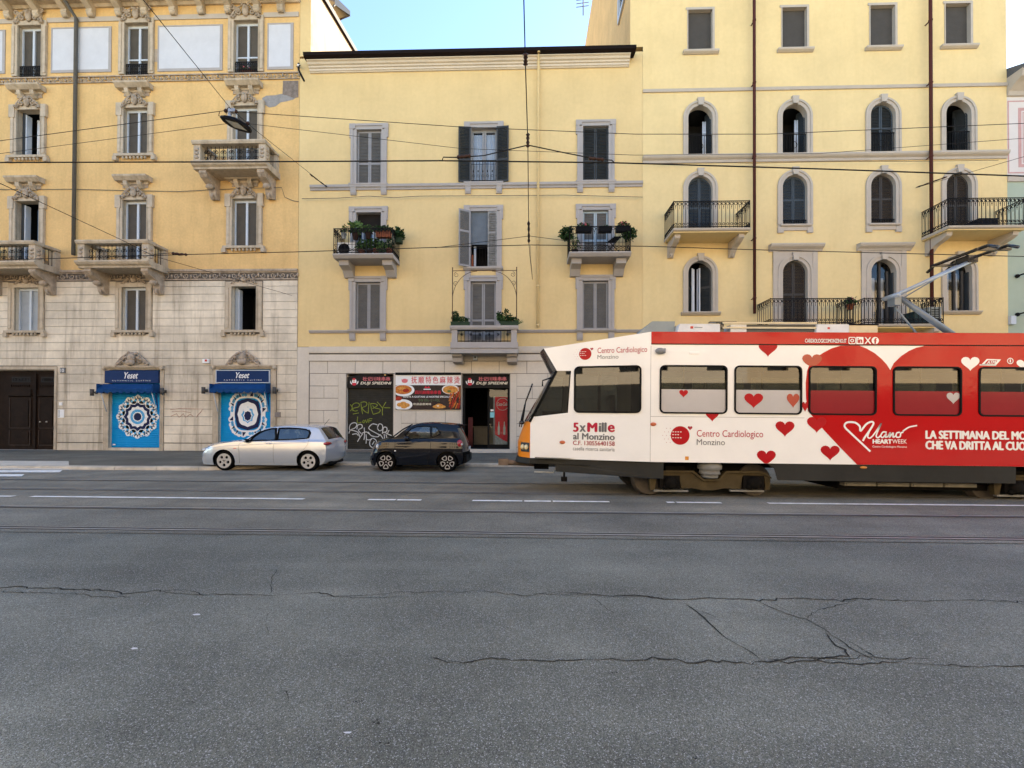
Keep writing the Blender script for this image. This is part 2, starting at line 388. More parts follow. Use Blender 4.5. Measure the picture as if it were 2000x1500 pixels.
m_terra = M('terracotta', (.28, .09, .045), .8, .15, 6)
m_dpot = M('dark_pot', (.06, .035, .03), .7, .15, 6)
m_gpot = M('green_planter', (.03, .05, .03), .7, .15, 6)
m_pink = M('pink_flower', (.6, .15, .2), .7, .2, 9)
# ================================================================ ground
a_old = MASPHALT('old_asphalt', (.142, .143, .115), chip=.42, sc1=225, dens=1.0)
a_new = MASPHALT('smooth_asphalt', (.205, .185, .14), chip=.26, sc1=170)
a_walk = MASPHALT('pavement_asphalt', (.145, .128, .092), chip=.18, sc1=200)
m_crack = M('crack', (.035, .035, .032), .95, 0)
mb = MB(a_old)
mb.add([(-250, -40, 0), (250, -40, 0), (250, 300, 0), (-250, 300, 0)], [(0, 1, 2, 3)])
mb.cur(m_crack)
def crack(pts, wd):
    g = [Vector((*gnd(u, v), 0)) for u, v in pts]; fine = []
    for a, b in zip(g, g[1:]):
        k = max(2, int((b - a).length / .045))
        for i in range(k): fine.append(a.lerp(b, i / k) + Vector((random.gauss(0, .006), random.gauss(0, .011), 0)))
    fine.append(g[-1]); vs = []; ww = wd
    for i, p in enumerate(fine):
        d = (fine[min(i + 1, len(fine) - 1)] - fine[max(i - 1, 0)]).normalized(); n = Vector((-d.y, d.x, 0))
        ww = max(wd * .35, min(wd * 1.9, ww * .75 + wd * .25 + random.gauss(0, wd * .28))); e = 0 if i in (0, len(fine) - 1) else 1
        vs += [p + n * ww * e / 2 + Vector((0, 0, .004)), p - n * ww * e / 2 + Vector((0, 0, .004))]
    mb.add(vs, [(2 * i, 2 * i + 1, 2 * i + 3, 2 * i + 2) for i in range(len(fine) - 1)])
C1 = [(-40, 1150), (0, 1149), (30, 1146), (60, 1148), (150, 1152), (210, 1153), (240, 1160), (300, 1154), (360, 1153), (400, 1162), (500, 1162), (545, 1163), (620, 1158), (660, 1165), (720, 1163), (780, 1157), (850, 1156), (905, 1157), (940, 1153), (1000, 1162), (1030, 1166), (1060, 1158), (1110, 1157), (1180, 1165), (1240, 1163), (1310, 1172), (1400, 1168), (1480, 1173), (1560, 1169), (1640, 1173), (1680, 1170), (1720, 1172), (1800, 1175), (1900, 1172), (2040, 1178)]
crack(C1, .010)
crack([(-20, 1157), (60, 1157), (150, 1161), (200, 1167), (260, 1166)], .007)
crack([(320, 1156), (380, 1162), (400, 1162)], .006); crack([(620, 1164), (700, 1169), (780, 1166)], .005)
crack([(1030, 1160), (1100, 1162), (1200, 1167), (1260, 1165), (1310, 1172)], .007)
C2 = [(840, 1284), (862, 1290), (905, 1297), (960, 1287), (1000, 1289), (1040, 1291), (1080, 1292), (1120, 1290), (1180, 1288), (1230, 1290), (1290, 1287), (1340, 1293), (1400, 1292), (1450, 1295), (1490, 1294), (1540, 1296), (1600, 1291), (1660, 1297), (1700, 1297), (1760, 1294), (1830, 1297), (1880, 1302), (1950, 1303), (2040, 1299)]
crack(C2, .0105)
crack([(1500, 1290), (1560, 1286), (1640, 1287), (1700, 1284), (1740, 1289), (1820, 1286)], .008)
crack([(1340, 1180), (1375, 1207), (1400, 1232), (1430, 1252), (1470, 1275), (1488, 1293)], .008)
crack([(1360, 1192), (1390, 1203), (1400, 1208)], .005); crack([(1160, 1168), (1185, 1190), (1200, 1200)], .004)
crack([(1480, 1176), (1530, 1197), (1575, 1210), (1600, 1225), (1630, 1245), (1680, 1277), (1720, 1295)], .008)
crack([(1575, 1208), (1590, 1195), (1640, 1182), (1680, 1171)], .007); crack([(1505, 1176), (1530, 1190), (1560, 1203)], .006)
crack([(1612, 1235), (1625, 1255), (1650, 1270), (1655, 1282), (1580, 1287)], .009); crack([(1640, 1245), (1665, 1258), (1690, 1272), (1712, 1287)], .007)
crack([(545, 1110), (530, 1130), (528, 1160)], .0035); crack([(530, 1190), (520, 1215), (525, 1240)], .003); crack([(555, 1345), (562, 1360), (572, 1380)], .004)
for u, v, s in ((368, 1371, .02), (700, 1371, .022), (728, 1411, .035), (752, 1452, .025), (1196, 1314, .02), (1360, 1482, .018)):
    x, y = gnd(u, v)
    for _ in range(7):
        xx, yy = x + random.gauss(0, s * .8), y + random.gauss(0, s * .3); r_ = s * random.uniform(.1, .35); mb.add([(xx + math.cos(t / 7 * 6.283) * r_ * random.uniform(.6, 1.4), yy + math.sin(t / 7 * 6.283) * r_ * random.uniform(.4, .9), .0035) for t in range(7)], [tuple(range(7))])
m_lit = M('litter', (.6, .6, .6), .8, 0); mb.cur(m_lit)
for u, v, s in ((385, 1201, .03), (680, 1432, .02), (262, 1267, .03)):
    x, y = gnd(u, v); q = [(x + math.cos(t / 9 * 6.283) * s * random.uniform(.5, 1.5), y + math.sin(t / 9 * 6.283) * s * random.uniform(.3, .6), .0035) for t in range(9)]
    mb.add(q, [tuple(range(9))])
struct('road', mb)
# resurfaced lane strip with the tracks
mb = MB(a_new); n = 60; x0, x1 = -120., 120.
vs = []
for i in range(n + 1):
    x = x0 + (x1 - x0) * i / n; vs += [(x, 7.44 + random.gauss(0, .015), .004), (x, 19.2, .004)]
mb.add(vs, [(2 * i, 2 * i + 2, 2 * i + 3, 2 * i + 1) for i in range(n)])
struct('road', mb)
a_mid = MASPHALT('mid_asphalt', (.16, .15, .118), chip=.28, sc1=140)
mb = MB(a_mid); vs = []
for i in range(n + 1):
    x = x0 + (x1 - x0) * i / n; vs += [(x, 5.98 + random.gauss(0, .01), .008), (x, 7.43 + random.gauss(0, .01), .008)]
mb.add(vs, [(2 * i, 2 * i + 2, 2 * i + 3, 2 * i + 1) for i in range(n)])
struct('road', mb)
m_rail = M('rail_steel', (.30, .29, .27), .42, .2, 3, metal=.25); m_groove = M('rail_groove', (.04, .038, .034), .9, 0)
for name, ys in (('near_track', (6.19, 7.59)), ('far_track', (9.45, 10.83))):
    mb = MB(m_rail)
    for y in ys:
        s = 1 if y == ys[0] else -1
        mb.cur(m_groove); mb.quad((-120, y - .07, .011), (120, y - .07, .011), (120, y + .078, .011), (-120, y + .078, .011))
        mb.cur(m_rail); mb.quad((-120, y - .03 - s * .03, .015), (120, y - .03 - s * .03, .015), (120, y + .03 - s * .03, .015), (-120, y + .03 - s * .03, .015))
        mb.quad((-120, y - .011 + s * .06, .015), (120, y - .011 + s * .06, .015), (120, y + .011 + s * .06, .015), (-120, y + .011 + s * .06, .015))
    struct('tram_track', mb)
m_mark = M('road_paint', (.80, .78, .72), .7, .25, 5, fine=.12)
mb = MB(m_mark)
def dash(u0, u1, v, wd=.115):
    xa, y = gnd(u0, v); xb = gnd(u1, v)[0]; k = max(1, int((xb - xa) / .9)); yy = 8.56
    mb.quad((xa, yy - wd / 2, .0145), (xb, yy - wd / 2, .0145), (xb, yy + wd / 2, .0145), (xa, yy + wd / 2, .0145))
dash(-500, 30, 970); dash(36, 596, 975); dash(717, 772, 978); dash(775, 823, 978); dash(922, 1020, 980); dash(1024, 1076, 981); dash(1080, 1190, 981); dash(1303, 1318, 983); dash(1322, 1408, 983); dash(1508, 1690, 987); dash(1694, 2400, 989)
for (ua, ub, v0, v1) in ((-300, 122, 919, 923.5), (-300, 48, 927, 931.5)):
    a = gnd(ua, v0); b = gnd(ub, v0); c = gnd(ub - 6, v1); d = gnd(ua, v1)
    mb.add([(a[0], a[1], .0145), (d[0], d[1], .0145), (c[0], c[1], .0145), (b[0], b[1], .0145)], [(0, 1, 2, 3)])
struct('road_marking', mb)
# pavement and kerb with a bulge towards the crossing at the left
kp = [(-60, 12.95), (-9.6, 12.95), (-8.9, 13.1), (-8.2, 13.6), (-7.6, 14.2), (-7.0, 14.5), (-6.2, 14.58), (-.6, 14.5), (3, 14.5), (60, 14.5)]
m_kerb = M('kerb_granite', (.50, .44, .34), .85, .22, 2.5, bump=.2, streak=0, fine=.1)
mb = MB(a_walk); H = .10
for (xa, ya), (xb, yb) in zip(kp, kp[1:]): mb.quad((xa, ya + .2, H - .006), (xb, yb + .2, H - .006), (xb, 19.4, H - .006), (xa, 19.4, H - .006))
struct('pavement', mb)
mb = MB(m_kerb)
def lerp2(a, b, t): return (a[0] + (b[0] - a[0]) * t, a[1] + (b[1] - a[1]) * t)
for a, b in zip(kp, kp[1:]):
    L_ = math.dist(a, b); k = max(1, round(L_ / 1.25))
    for i in range(k):
        p, q = lerp2(a, b, (i + .006) / k), lerp2(a, b, (i + .994) / k); dz = random.uniform(-.006, .006); dy = random.uniform(-.012, .012)
        zt = H + dz
        vs = [(p[0], p[1] + dy - .02, 0), (q[0], q[1] + dy - .02, 0), (q[0], q[1] + dy, zt - .03), (p[0], p[1] + dy, zt - .03), (q[0], q[1] + dy + .035, zt), (p[0], p[1] + dy + .035, zt), (q[0], q[1] + .26, zt), (p[0], p[1] + .26, zt), (q[0], q[1] + .26, 0), (p[0], p[1] + .26, 0)]
        mb.add(vs, [(0, 1, 2, 3), (3, 2, 4, 5), (5, 4, 6, 7), (7, 6, 8, 9), (1, 8, 6, 4, 2), (0, 3, 5, 7, 9)])
struct('kerb', mb)
mb = MB(M('ramp_concrete', (.58, .52, .42), .9, .12, 2, fine=.08))
a0 = gnd(-300, 917.5); a1 = gnd(121, 917.5); a2 = gnd(135, 908, .1); a3 = gnd(134, 901.5, .1); a4 = gnd(-300, 902.5, .1)
mb.add([(a0[0], 12.80, .012), (a1[0], 12.80, .012), (a2[0], 13.3, .112), (a0[0], 13.3, .112), (a3[0], a3[1], .114), (a4[0], a3[1], .114)], [(0, 1, 2, 3), (3, 2, 4, 5)])
mb.add([(a1[0], 12.80, .012), (a1[0] + .3, 12.9, .004), (a2[0], 13.3, .112)], [(0, 1, 2)])
struct('pavement', mb)
# ================================================================ ornaments
def scroll(mb, c, r, tr, turns=1.4, s=1, a0=0, n=14):
    pts = []
    for i in range(n + 1):
        k = i / n; a = a0 + s * turns * 2 * math.pi * k; rr = r * (1 - .78 * k); pts.append((c[0] + rr * math.cos(a), c[1], c[2] + rr * math.sin(a)))
    mb.tube(pts, tr, 5, rs=[tr * (1 - .4 * i / n) for i in range(n + 1)])
def crest(mb, cx, z0, wd, h, y, dens=1):
    """carved crest: central shell or mask, side volutes and leaves, symmetric"""
    mb.ball((cx, y, z0 + h * .55), wd * .12, .09, h * .42, 9, 6, .08)
    mb.ball((cx, y - .05, z0 + h * .72), wd * .07, .07, h * .16, 8, 5, .1)
    for sgn in (-1, 1):
        scroll(mb, (cx + sgn * wd * .22, y, z0 + h * .42), wd * .10, h * .07, 1.3, -sgn, math.pi / 2)
        scroll(mb, (cx + sgn * wd * .38, y, z0 + h * .2), wd * .075, h * .06, 1.2, sgn, -math.pi / 2)
        for k in range(5 * dens):
            t = k / (5 * dens - 1); mb.ball((cx + sgn * wd * (.1 + .38 * t), y - .02, z0 + h * (.82 * (1 - t) ** 1.2 + .08) + random.uniform(-.1, .1) * h), wd * .045, .05, h * .1, 6, 4, .25)
        mb.tube([(cx + sgn * wd * .12, y, z0 + h * .9), (cx + sgn * wd * .28, y - .03, z0 + h * .66), (cx + sgn * wd * .42, y, z0 + h * .38), (cx + sgn * wd * .5, y, z0 + h * .1)], h * .05, 5)
def frieze(mb, x0, x1, z0, z1, y, pitch=.5):
    """running leaf scroll between two fillets"""
    h = z1 - z0; mb.box(x0, x1, y - .05, y + .02, z1 - h * .16, z1); mb.box(x0, x1, y - .04, y + .02, z0, z0 + h * .13)
    k = max(1, round((x1 - x0) / pitch)); st = (x1 - x0) / k
    for i in range(k):
        c = x0 + st * (i + .5); zc = (z0 + z1) / 2
        scroll(mb, (c, y - .03, zc), min(st, h) * .36, h * .075, 1.25, 1 if i % 2 else -1, math.pi * (i % 2), 9)
        mb.ball((c + st * .5, y - .02, zc + h * .1 * (-1) ** i), st * .12, .05, h * .26, 6, 4, .2)
def balusters(mb, pts, z0, z1, pitch=.13, scroll_=True, r=.008):
    """iron railing along a plan polyline: rails, bars, small scrolls top and bottom"""
    for (xa, ya), (xb, yb) in zip(pts, pts[1:]):
        for z in (z0 + .05, z1): mb.tube([(xa, ya, z), (xb, yb, z)], .02, 5)
        L_ = math.dist((xa, ya), (xb, yb)); k = max(1, round(L_ / pitch)); ax = 'y' if abs(xb - xa) > abs(yb - ya) else 'x'
        for i in range(k + 1):
            t = i / k; x, y = xa + (xb - xa) * t, ya + (yb - ya) * t
            mb.tube([(x, y, z0), (x, y, z1)], r * 1.5, 4)
            if scroll_ and i < k:
                t2 = (i + .5) / k; xm, ym = xa + (xb - xa) * t2, ya + (yb - ya) * t2; rr = L_ / k * .36
                mb.ring((xm, ym, z1 - .04 - rr), rr, .013, ax, 9, 4); mb.ring((xm, ym, z0 + .1 + rr), rr * .8, .013, ax, 9, 4); mb.tube([(xm, ym, z1 - .06 - 2 * rr), (xm, ym, z1 - .3)], .008, 4)
                if i % 2 == 0: mb.ball((xm, ym, z1 - .2), .02, .02, .035, 5, 4)
    for x, y in (pts[1:-1]): mb.tube([(x, y, z0), (x, y, z1 + .03)], .016, 5)
# ================================================================ LEFT BUILDING (ornate, ochre over stone)
xl0, xl1 = -28.0, X(583, 400)
B1 = thing('apartment_building', 'ochre apartment building with carved stone windows over a banded stone base', 'building', (-19, YF, .1))
uc = 265
cx1, cx2, cx3 = X(56, 400), X(265, 400), X(479, 400); HW = (X(288.5, 400) - X(241.5, 400)) / 2
r1 = (Z(146, uc), Z(46.5, uc)); r2 = (Z(303, uc), Z(212, uc)); r3b = Z(482, 479); r3 = (r3b, Z(391.5, uc)); r3d = (r3b - .55, r3[1]); r4 = (Z(646, uc), Z(561, uc))
zbelt = Z(528, 400)      # top of the stone base
holes = []
for c in (cx1, cx2, cx3):
    holes += [(c - HW, c + HW, r1[0], r1[1], 0), (c - HW, c + HW, r2[0] if c != cx3 else r2[0] - .5, r2[1], 0), (c - HW, c + HW, r4[0], r4[1], 0)]
    holes.append((c - HW, c + HW, r3[0] if c == cx3 else r3d[0], r3[1], 0))
doorL = (X(-25, 800), X(108, 800), .1, Z(724, 60), 0)
s1 = (X(214, 800), X(314, 800), .22, Z(722.5, 265), 0); s2 = (X(428, 800), X(530, 800), .22, Z(721, 479), 0)
mb = MB(m_ochre)
wall(mb, xl0, xl1, zbelt, 22, [h for h in holes if h[2] > zbelt], YF, .26, m_surr)
mb.cur(m_joint); wall(mb, xl0, xl1, .0, zbelt, [h for h in holes if h[2] < zbelt] + [doorL, s1, s2], YF, .3, m_stone)
mb.cur(m_room)
for c, rr in ((cx1, r2), (cx1, r3d), (cx3, r4)): room(mb, (c - HW, c + HW, rr[0], rr[1]), YF + .3)
mb.cur(m_ochre); mb.quad((xl1, YF, 0), (xl1, YF + 16, 0), (xl1, YF + 16, 22), (xl1, YF, 22)); mb.quad((xl0, YF + 16, 0), (xl0, YF, 0), (xl0, YF, 22), (xl0, YF + 16, 22))
mb.quad((xl1, YF + 16, 0), (xl0, YF + 16, 0), (xl0, YF + 16, 22), (xl1, YF + 16, 22))
link('wall', mb, B1)
# banded stone cladding (courses with open joints)
mb = MB(m_stone)
lo_h = [(c - HW - .3, c + HW + .3, r4[0] - .12, r4[1] + .3) for c in (cx1, cx2, cx3)] + [(X(-40, 800), X(112, 800), 0, Z(716, 60)), (X(203, 800), X(322, 800), 0, Z(716, 265)), (X(416, 800), X(541, 800), 0, Z(715, 479))]
zs = [.1, .42] + [Z(v, 400) for v in (865, 848, 831, 814, 799, 782.5, 766, 750, 731, 714.5, 700, 685, 669, 652.5, 637, 621.5, 606, 590, 575, 560, 549)]
zs = sorted(zs)
for a, b in zip(zs, zs[1:]):
    if b - a < .1: continue
    a2, b2 = a + .008, b - .008; segs = [(xl0, xl1)]
    for h in lo_h:
        if h[2] < b - .03 and h[3] > a + .03:
            n_ = []
            for p, q in segs:
                if h[1] <= p or h[0] >= q: n_.append((p, q)); continue
                if h[0] - p > .05: n_.append((p, h[0]))
                if q - h[1] > .05: n_.append((h[1], q))
            segs = n_
    for p, q in segs: mb.box(p, q, YF - .035, YF + .01, a2, b2)
link('stone_courses', mb, B1)
mb = MB(m_carv)
frieze(mb, xl0, xl1, Z(547, 450), Z(531, 450), YF - .02, .42); mb.box(xl0, xl1, YF - .12, YF + .02, Z(531, 450), Z(527, 450))
link('leaf_frieze', mb, B1)
mb = MB(m_carv); frieze(mb, xl0, xl1, Z(161, 280), Z(148, 280), YF - .02, .36); link('wave_frieze', mb, B1)
mb = MB(m_trimw); zz = (Z(40, 310), Z(31, 310)); xs_ = [xl0, cx1 - .75, cx1 + .75, cx2 - .75, cx2 + .75, cx3 - .75, cx3 + .75, xl1 - .05]
for i in (0, 2, 4, 6): mb.box(xs_[i], xs_[i + 1], YF - .04, YF + .01, *zz)
link('string_course', mb, B1)
# white sunk panels
for ua, ub, va, vb in ((-60, 6, 62, 140), (103, 213, 56, 137), (311, 430, 52, 134), (525, 568, 48, 131)):
    xa, xb = X(ua, 90), X(ub, 90); za, zb = Z(vb, uc), Z(va, uc); um = (ua + ub) / 2; za, zb = Z(vb, um), Z(va, um)
    mb = MB(m_panel); mb.box(xa, xb, YF - .015, YF + .01, za, zb); mb.cur(m_trim)
    for q in ((xa - .05, xb + .12, za - .12, za), (xa - .05, xa, za, zb), (xb, xb + .12, za, zb), (xa - .05, xb + .12, zb, zb + .05)): mb.box(q[0], q[1], YF - .03, YF + .01, q[2], q[3])
    link('wall_panel', mb, B1)
# bare patches
mb = MB(M('bare_brick', (.20, .165, .14), .95, .3, 7, bump=.5)); 
q = [(553, 158), (583, 158), (583, 190), (574, 192), (560, 186), (552, 185)]
mb.prism([[at(u, v) for u, v in q][::-1]], YF - .012, YF + .01)
link('bare_patch', mb, B1); mb = MB(m_stone); mb.cur(M('bare_render', (.27, .26, .25), .95, .2, 5, bump=.3))
q = [(552, 183), (566, 186), (580, 184), (583, 187), (574, 194), (560, 198), (548, 200), (538, 208), (526, 210), (514, 203), (512, 192), (520, 187), (538, 186)]
mb.prism([[at(u, v) for u, v in q][::-1]], YF - .006, YF + .01)
link('bare_patch', mb, B1); mb = MB(m_stone); mb.cur(M('worn_render', (.40, .33, .25), .95, .2, 5)); q = [(298, 96), (309, 96), (309, 121), (300, 121)]; mb.prism([[at(u, v) for u, v in q][::-1]], YF - .006, YF + .01)
link('bare_patch', mb, B1)
# main cornice with consoles
zc = Z(8, 310); mb = MB(m_surr)
mb.run([(YF + .02, zc - .12), (YF - .08, zc - .12), (YF - .12, zc), (YF - 1.0, zc + .05), (YF - 1.05, zc + .25), (YF - 1.2, zc + .45), (YF - 1.2, zc + .6), (YF + .02, zc + .6)], xl0, xl1)
cons = []
for u in (22, 78, 133, 182, 237, 287, 342, 396, 449, 505, 551): cons.append(X(u, 20))
for x in cons:
    mb.run([(YF, zc - .55), (YF - .12, zc - .58), (YF - .22, zc - .42), (YF - .2, zc - .3), (YF - .55, zc - .12), (YF - .72, zc - .05), (YF - .72, zc + .03), (YF, zc)], x - .13, x + .13)
    mb.ball((x, YF - .14, zc - .5), .15, .1, .1, 8, 5)
link('cornice', mb, B1)
mb = MB(m_tile); mb.quad((xl0, YF - 1.1, zc + .55), (xl1, YF - 1.1, zc + .55), (xl1, YF + 8, zc + 3.2), (xl0, YF + 8, zc + 3.2)); mb.quad((xl1, YF + 16.2, zc + .55), (xl0, YF + 16.2, zc + .55), (xl0, YF + 8, zc + 3.2), (xl1, YF + 8, zc + 3.2)); link('roof', mb, B1)
# party wall rising over the lower neighbour, fascia along its top
mb = MB(m_yell); xg = X(607, 60); mb.box(xl1 + .01, xg - .004, YF + .003, YF + .5, Z(110, 600), zc + 1.6)
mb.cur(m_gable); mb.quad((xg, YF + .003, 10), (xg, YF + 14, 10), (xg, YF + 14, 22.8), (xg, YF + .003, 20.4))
mb.cur(m_roof); mb.add([(xg + .12, YF - .1, 20.36), (xg + .12, YF + 14, 22.76), (xg + .12, YF + 14, 23.0), (xg + .12, YF - .1, 20.6), (xg - .3, YF - .1, 20.36), (xg - .3, YF + 14, 22.76), (xg - .3, YF + 14, 23.0), (xg - .3, YF - .1, 20.6)], [(0, 1, 2, 3), (7, 6, 5, 4), (3, 2, 6, 7), (0, 3, 7, 4), (0, 4, 5, 1)])
link('party_wall', mb, B1)
# drain pipe
mb = MB(m_pipe); xp = X(151, 300); mb.tube([(xp - .15, YF - .8, zc + .1), (xp - .12, YF - .5, zc - .2), (xp, YF - .12, zc - .65), (xp, YF - .12, Z(500, 150))], .07, 8)
for v in (45, 172, 330, 420): z = Z(v, 150); mb.tube([(xp, YF - .12, z - .04), (xp, YF - .12, z + .04)], .07, 8)
link('drainpipe', mb, B1)
# windows of the left building
def left_window(c, rr, row, style):
    z0, z1 = rr; h = z1 - z0; loc = (c + 19, 0, z0 - .1)
    mb = MB(m_surr); sw = .24
    if row == 4: sw = .27
    y0 = -.075 if row != 4 else -.06
    for s in (-1, 1):
        a, b = sorted((s * HW, s * (HW + sw))); mb.box(a, b, y0, .02, 0, h)
        a, b = sorted((s * (HW + sw * .45), s * (HW + sw * .95))); mb.box(a, b, y0 - .03, y0 + .001, .1, h - .05)
        if row in (2, 3):
            a, b = sorted((s * (HW + .05), s * (HW + sw + .06))); mb.box(a, b, y0 - .045, .0205, h - .35, h + .2)
    mb.box(-HW - sw, HW + sw, y0, .02, h, h + .2)
    wo = link('window', mb, B1, loc)
    # glazing / blinds set back in the opening
    yb = .16
    if style in ('blind', 'bluish', 'cross'):
        b = MB(m_blindb if style == 'bluish' else m_blind); rollblind(b, -HW, HW, 0, h, yb + .03); link('blind', b, wo, (0, 0, 0))
        f = MB(m_wfr); f.box(-.045, .045, yb - .04, yb + .02, 0, h - .1); f.box(-HW, HW, yb - .03, yb + .021, h - .1, h)
        f.box(-HW, -HW + .05, yb - .03, yb + .021, 0, h - .1); f.box(HW - .05, HW, yb - .03, yb + .021, 0, h - .1)
        if style == 'cross': f.box(-HW + .05, -.045, yb - .03, yb + .022, h * .32, h * .32 + .06); f.box(.045, HW - .05, yb - .03, yb + .022, h * .32, h * .32 + .06)
        link('window_frame', f, wo, (0, 0, 0))
    elif style == 'open':
        f = MB(m_wfr); f.box(-HW + .17, -HW + .215, yb, yb + .22, .03, h - .08); f.box(HW - .05, HW, yb, yb + .06, 0, h); link('window_frame', f, wo, (0, 0, 0))
        g = MB(m_blindb if row == 4 else m_shd); g.box(-HW + .03, -HW + .16, yb, yb + .04, 0, h); link('shutter', g, wo, (0, 0, 0))
        if row == 2:
            g = MB(m_glassd); g.box(.3, HW - .05, yb + .2, yb + .22, .03, h - .1); link('window_pane', g, wo, (0, 0, 0))
            g = MB(m_white); 
            for k in range(5): g.tube([(-.12 + k * .06, yb + .3 + .02 * (k % 2), .02), (-.12 + k * .06, yb + .3 + .02 * (k % 2), h - .15)], .035, 6)
            link('curtain', g, wo, (0, 0, 0))
        if row == 3:
            g = MB(m_glassd); g.box(.02, .3, yb + .2, yb + .22, .03, h - .1); link('window_pane', g, wo, (0, 0, 0))
    # carving, hood, sill
    b = MB(m_carv)
    if row in (2, 3):
        crest(b, 0, h + .02, 1.15, .52, -.13)
        link('carving', b, wo, (0, 0, 0))
        b = MB(m_surr); zt = h + .58
        b.run([(0, zt + .17), (-.24, zt + .18), (-.30, zt + .24), (-.37, zt + .31), (-.38, zt + .38), (0, zt + .40)], -.74, .74)
        b.run([(0, zt + .10), (-.06, zt + .10), (-.08, zt + .171), (0, zt + .171)], -.62, .62)
        for s in (-.30, .30): b.run([(0, zt - .12), (-.08, zt - .1), (-.20, zt + .02), (-.23, zt + .12), (-.23, zt + .181), (0, zt + .181)], s - .085, s + .085)
        b.cur(m_carv); b.box(-.56, .56, -.035, .005, zt - .05, zt + .1)
        link('hood', b, wo, (0, 0, 0))
    elif row == 1:
        crest(b, 0, h + .04, 1.3, .62, -.11); 
        for s in (-1, 1): scroll(b, (s * .55, -.1, h + .55), .12, .045, 1.3, s, 0)
        link('carving', b, wo, (0, 0, 0))
    else:
        crest(b, 0, h + .12, 1.1, .3, -.06); link('carving', b, wo, (0, 0, 0))
    b = MB(m_surr)
    if row != 1:
        b.box(-HW - .36, HW + .36, -.16, .0, -.1, .0)
        for s in (-1, 1): b.box(s * (HW + .32) - .09, s * (HW + .32) + .09, -.15, 0, -.27, -.1)
        k = 7
        for i in range(k): b.ball((-HW + .04 + (2 * HW - .08) * i / (k - 1), -.1, -.16), .06, .05, .07, 6, 4)
        link('sill', b, wo, (0, 0, 0))
    else:
        g = MB(m_iron); balusters(g, [(-HW, .05), (HW, .05)], .02, .5, .1); 
        if c == cx3: g.cur(m_terra); g.box(-.3, .3, .08, .15, .05, .2); g.cur(m_leaf); g.leaves((0, .1, .25), (.35, .05, .1), 40, .08); g.cur(m_pink); g.leaves((0, .08, .28), (.3, .05, .1), 14, .06)
        link('railing', g, wo, (0, 0, 0))
    return wo
for c, st in ((cx1, ('blind', 'open', 'open', 'bluish')), (cx2, ('cross', 'blind', 'blind', 'blind')), (cx3, ('cross', 'cross', 'blind', 'open'))):
    rz3 = r3 if c == cx3 else r3d
    left_window(c, r1, 1, st[0]); left_window(c, (r2[0] - (.5 if c == cx3 else 0), r2[1]), 2, st[1]); left_window(c, rz3, 3, st[2]); left_window(c, r4, 4, st[3])
# stone balconies
def stone_balcony(c, zs0, hw=1.5, d=1.05):
    """zs0: underside of the slab"""
    loc = (c + 19, 0, zs0 - .1)
    m = MB(m_surr); m.run([(0, .0), (-d + .12, .0), (-d + .1, .07), (-d, .12), (-d - .06, .2), (-d - .06, .26), (0, .26)], -hw - .06, hw + .06)
    bo = link('balcony', m, B1, loc)
    for s in (-1, 1):
        k = MB(m_carv); x = s * (hw - .28)
        k.run([(0, -.85), (-.16, -.9), (-.26, -.75), (-.3, -.52), (-.5, -.38), (-.78, -.26), (-.9, -.12), (-.88, 0), (0, 0)], x - .15, x + .15)
        k.ring((x, -.2, -.78), .1, .05, 'x', 10, 5); k.ring((x, -.76, -.14), .08, .04, 'x', 10, 5)
        k.ball((x, -.45, -.48), .17, .12, .12, 8, 5, .1); link('bracket', k, bo, (0, 0, 0))
    k = MB(m_surr)
    t0, t1 = .26, 1.1
    for s in (-1, 1):
        x = s * (hw - .14); k.box(x - .14, x + .14, -d + .03, -d + .31, t0, t1 - .14); k.box(x - .14, x + .14, -.22, 0, t0, t1 - .14)
        k.cur(m_carv)
        for zz in (.42, .58, .74): k.ball((x, -d + .02, zz + .02), .09, .05, .07, 7, 5, .15); k.ball((x + s * .14, -d + .17, zz + .02), .05, .09, .07, 7, 5, .15)
        k.cur(m_surr); k.box(x - .12, x + .12, -d + .31, -.22, t1 - .12, t1 - .02)
    k.run([(-d - .02, t1 - .14), (-d - .06, t1 - .06), (-d - .06, t1), (-d + .36, t1), (-d + .34, t1 - .14)], -hw - .04, hw + .04)
    k.box(-hw, -hw + .3, -d + .36, 0, t1 - .1, t1 - .001); k.box(hw - .3, hw, -d + .36, 0, t1 - .1, t1 - .001)
    link('parapet', k, bo, (0, 0, 0))
    k = MB(m_iron); z0, z1 = .3, .95
    for (xa, xb) in ((-hw + .3, hw - .3),):
        n = 7; st = (xb - xa) / n
        for i in range(n):
            x = xa + st * (i + .5); y = -d + .17
            for s in (-1, 1):
                scroll(k, (x + s * st * .22, y, .72), st * .22, .014, 1.3, s, math.pi / 2); scroll(k, (x + s * st * .2, y, .48), st * .2, .013, 1.2, -s, -math.pi / 2)
            k.tube([(x, y, z0 - .04), (x, y, z1)], .012, 4); k.tube([(x + st / 2, y, z0 - .04), (x + st / 2, y, z1)], .01, 4)
    for s in (-1, 1):
        for i in range(4): y = -d + .4 + i * .14; k.tube([(s * (hw - .14), y, .26), (s * (hw - .14), y, .98)], .011, 4)
    link('ironwork', k, bo, (0, 0, 0))
    return bo
bz = Z(325, 446, YF - 1.1)
bA = stone_balcony(cx3 - .03, bz, 1.5)
bz3 = Z(520, 225, YF - 1.1)
for c in (cx2, cx1): copy_tree(bA, B1, (c - .03 + 19, 0, bz3 - .1))
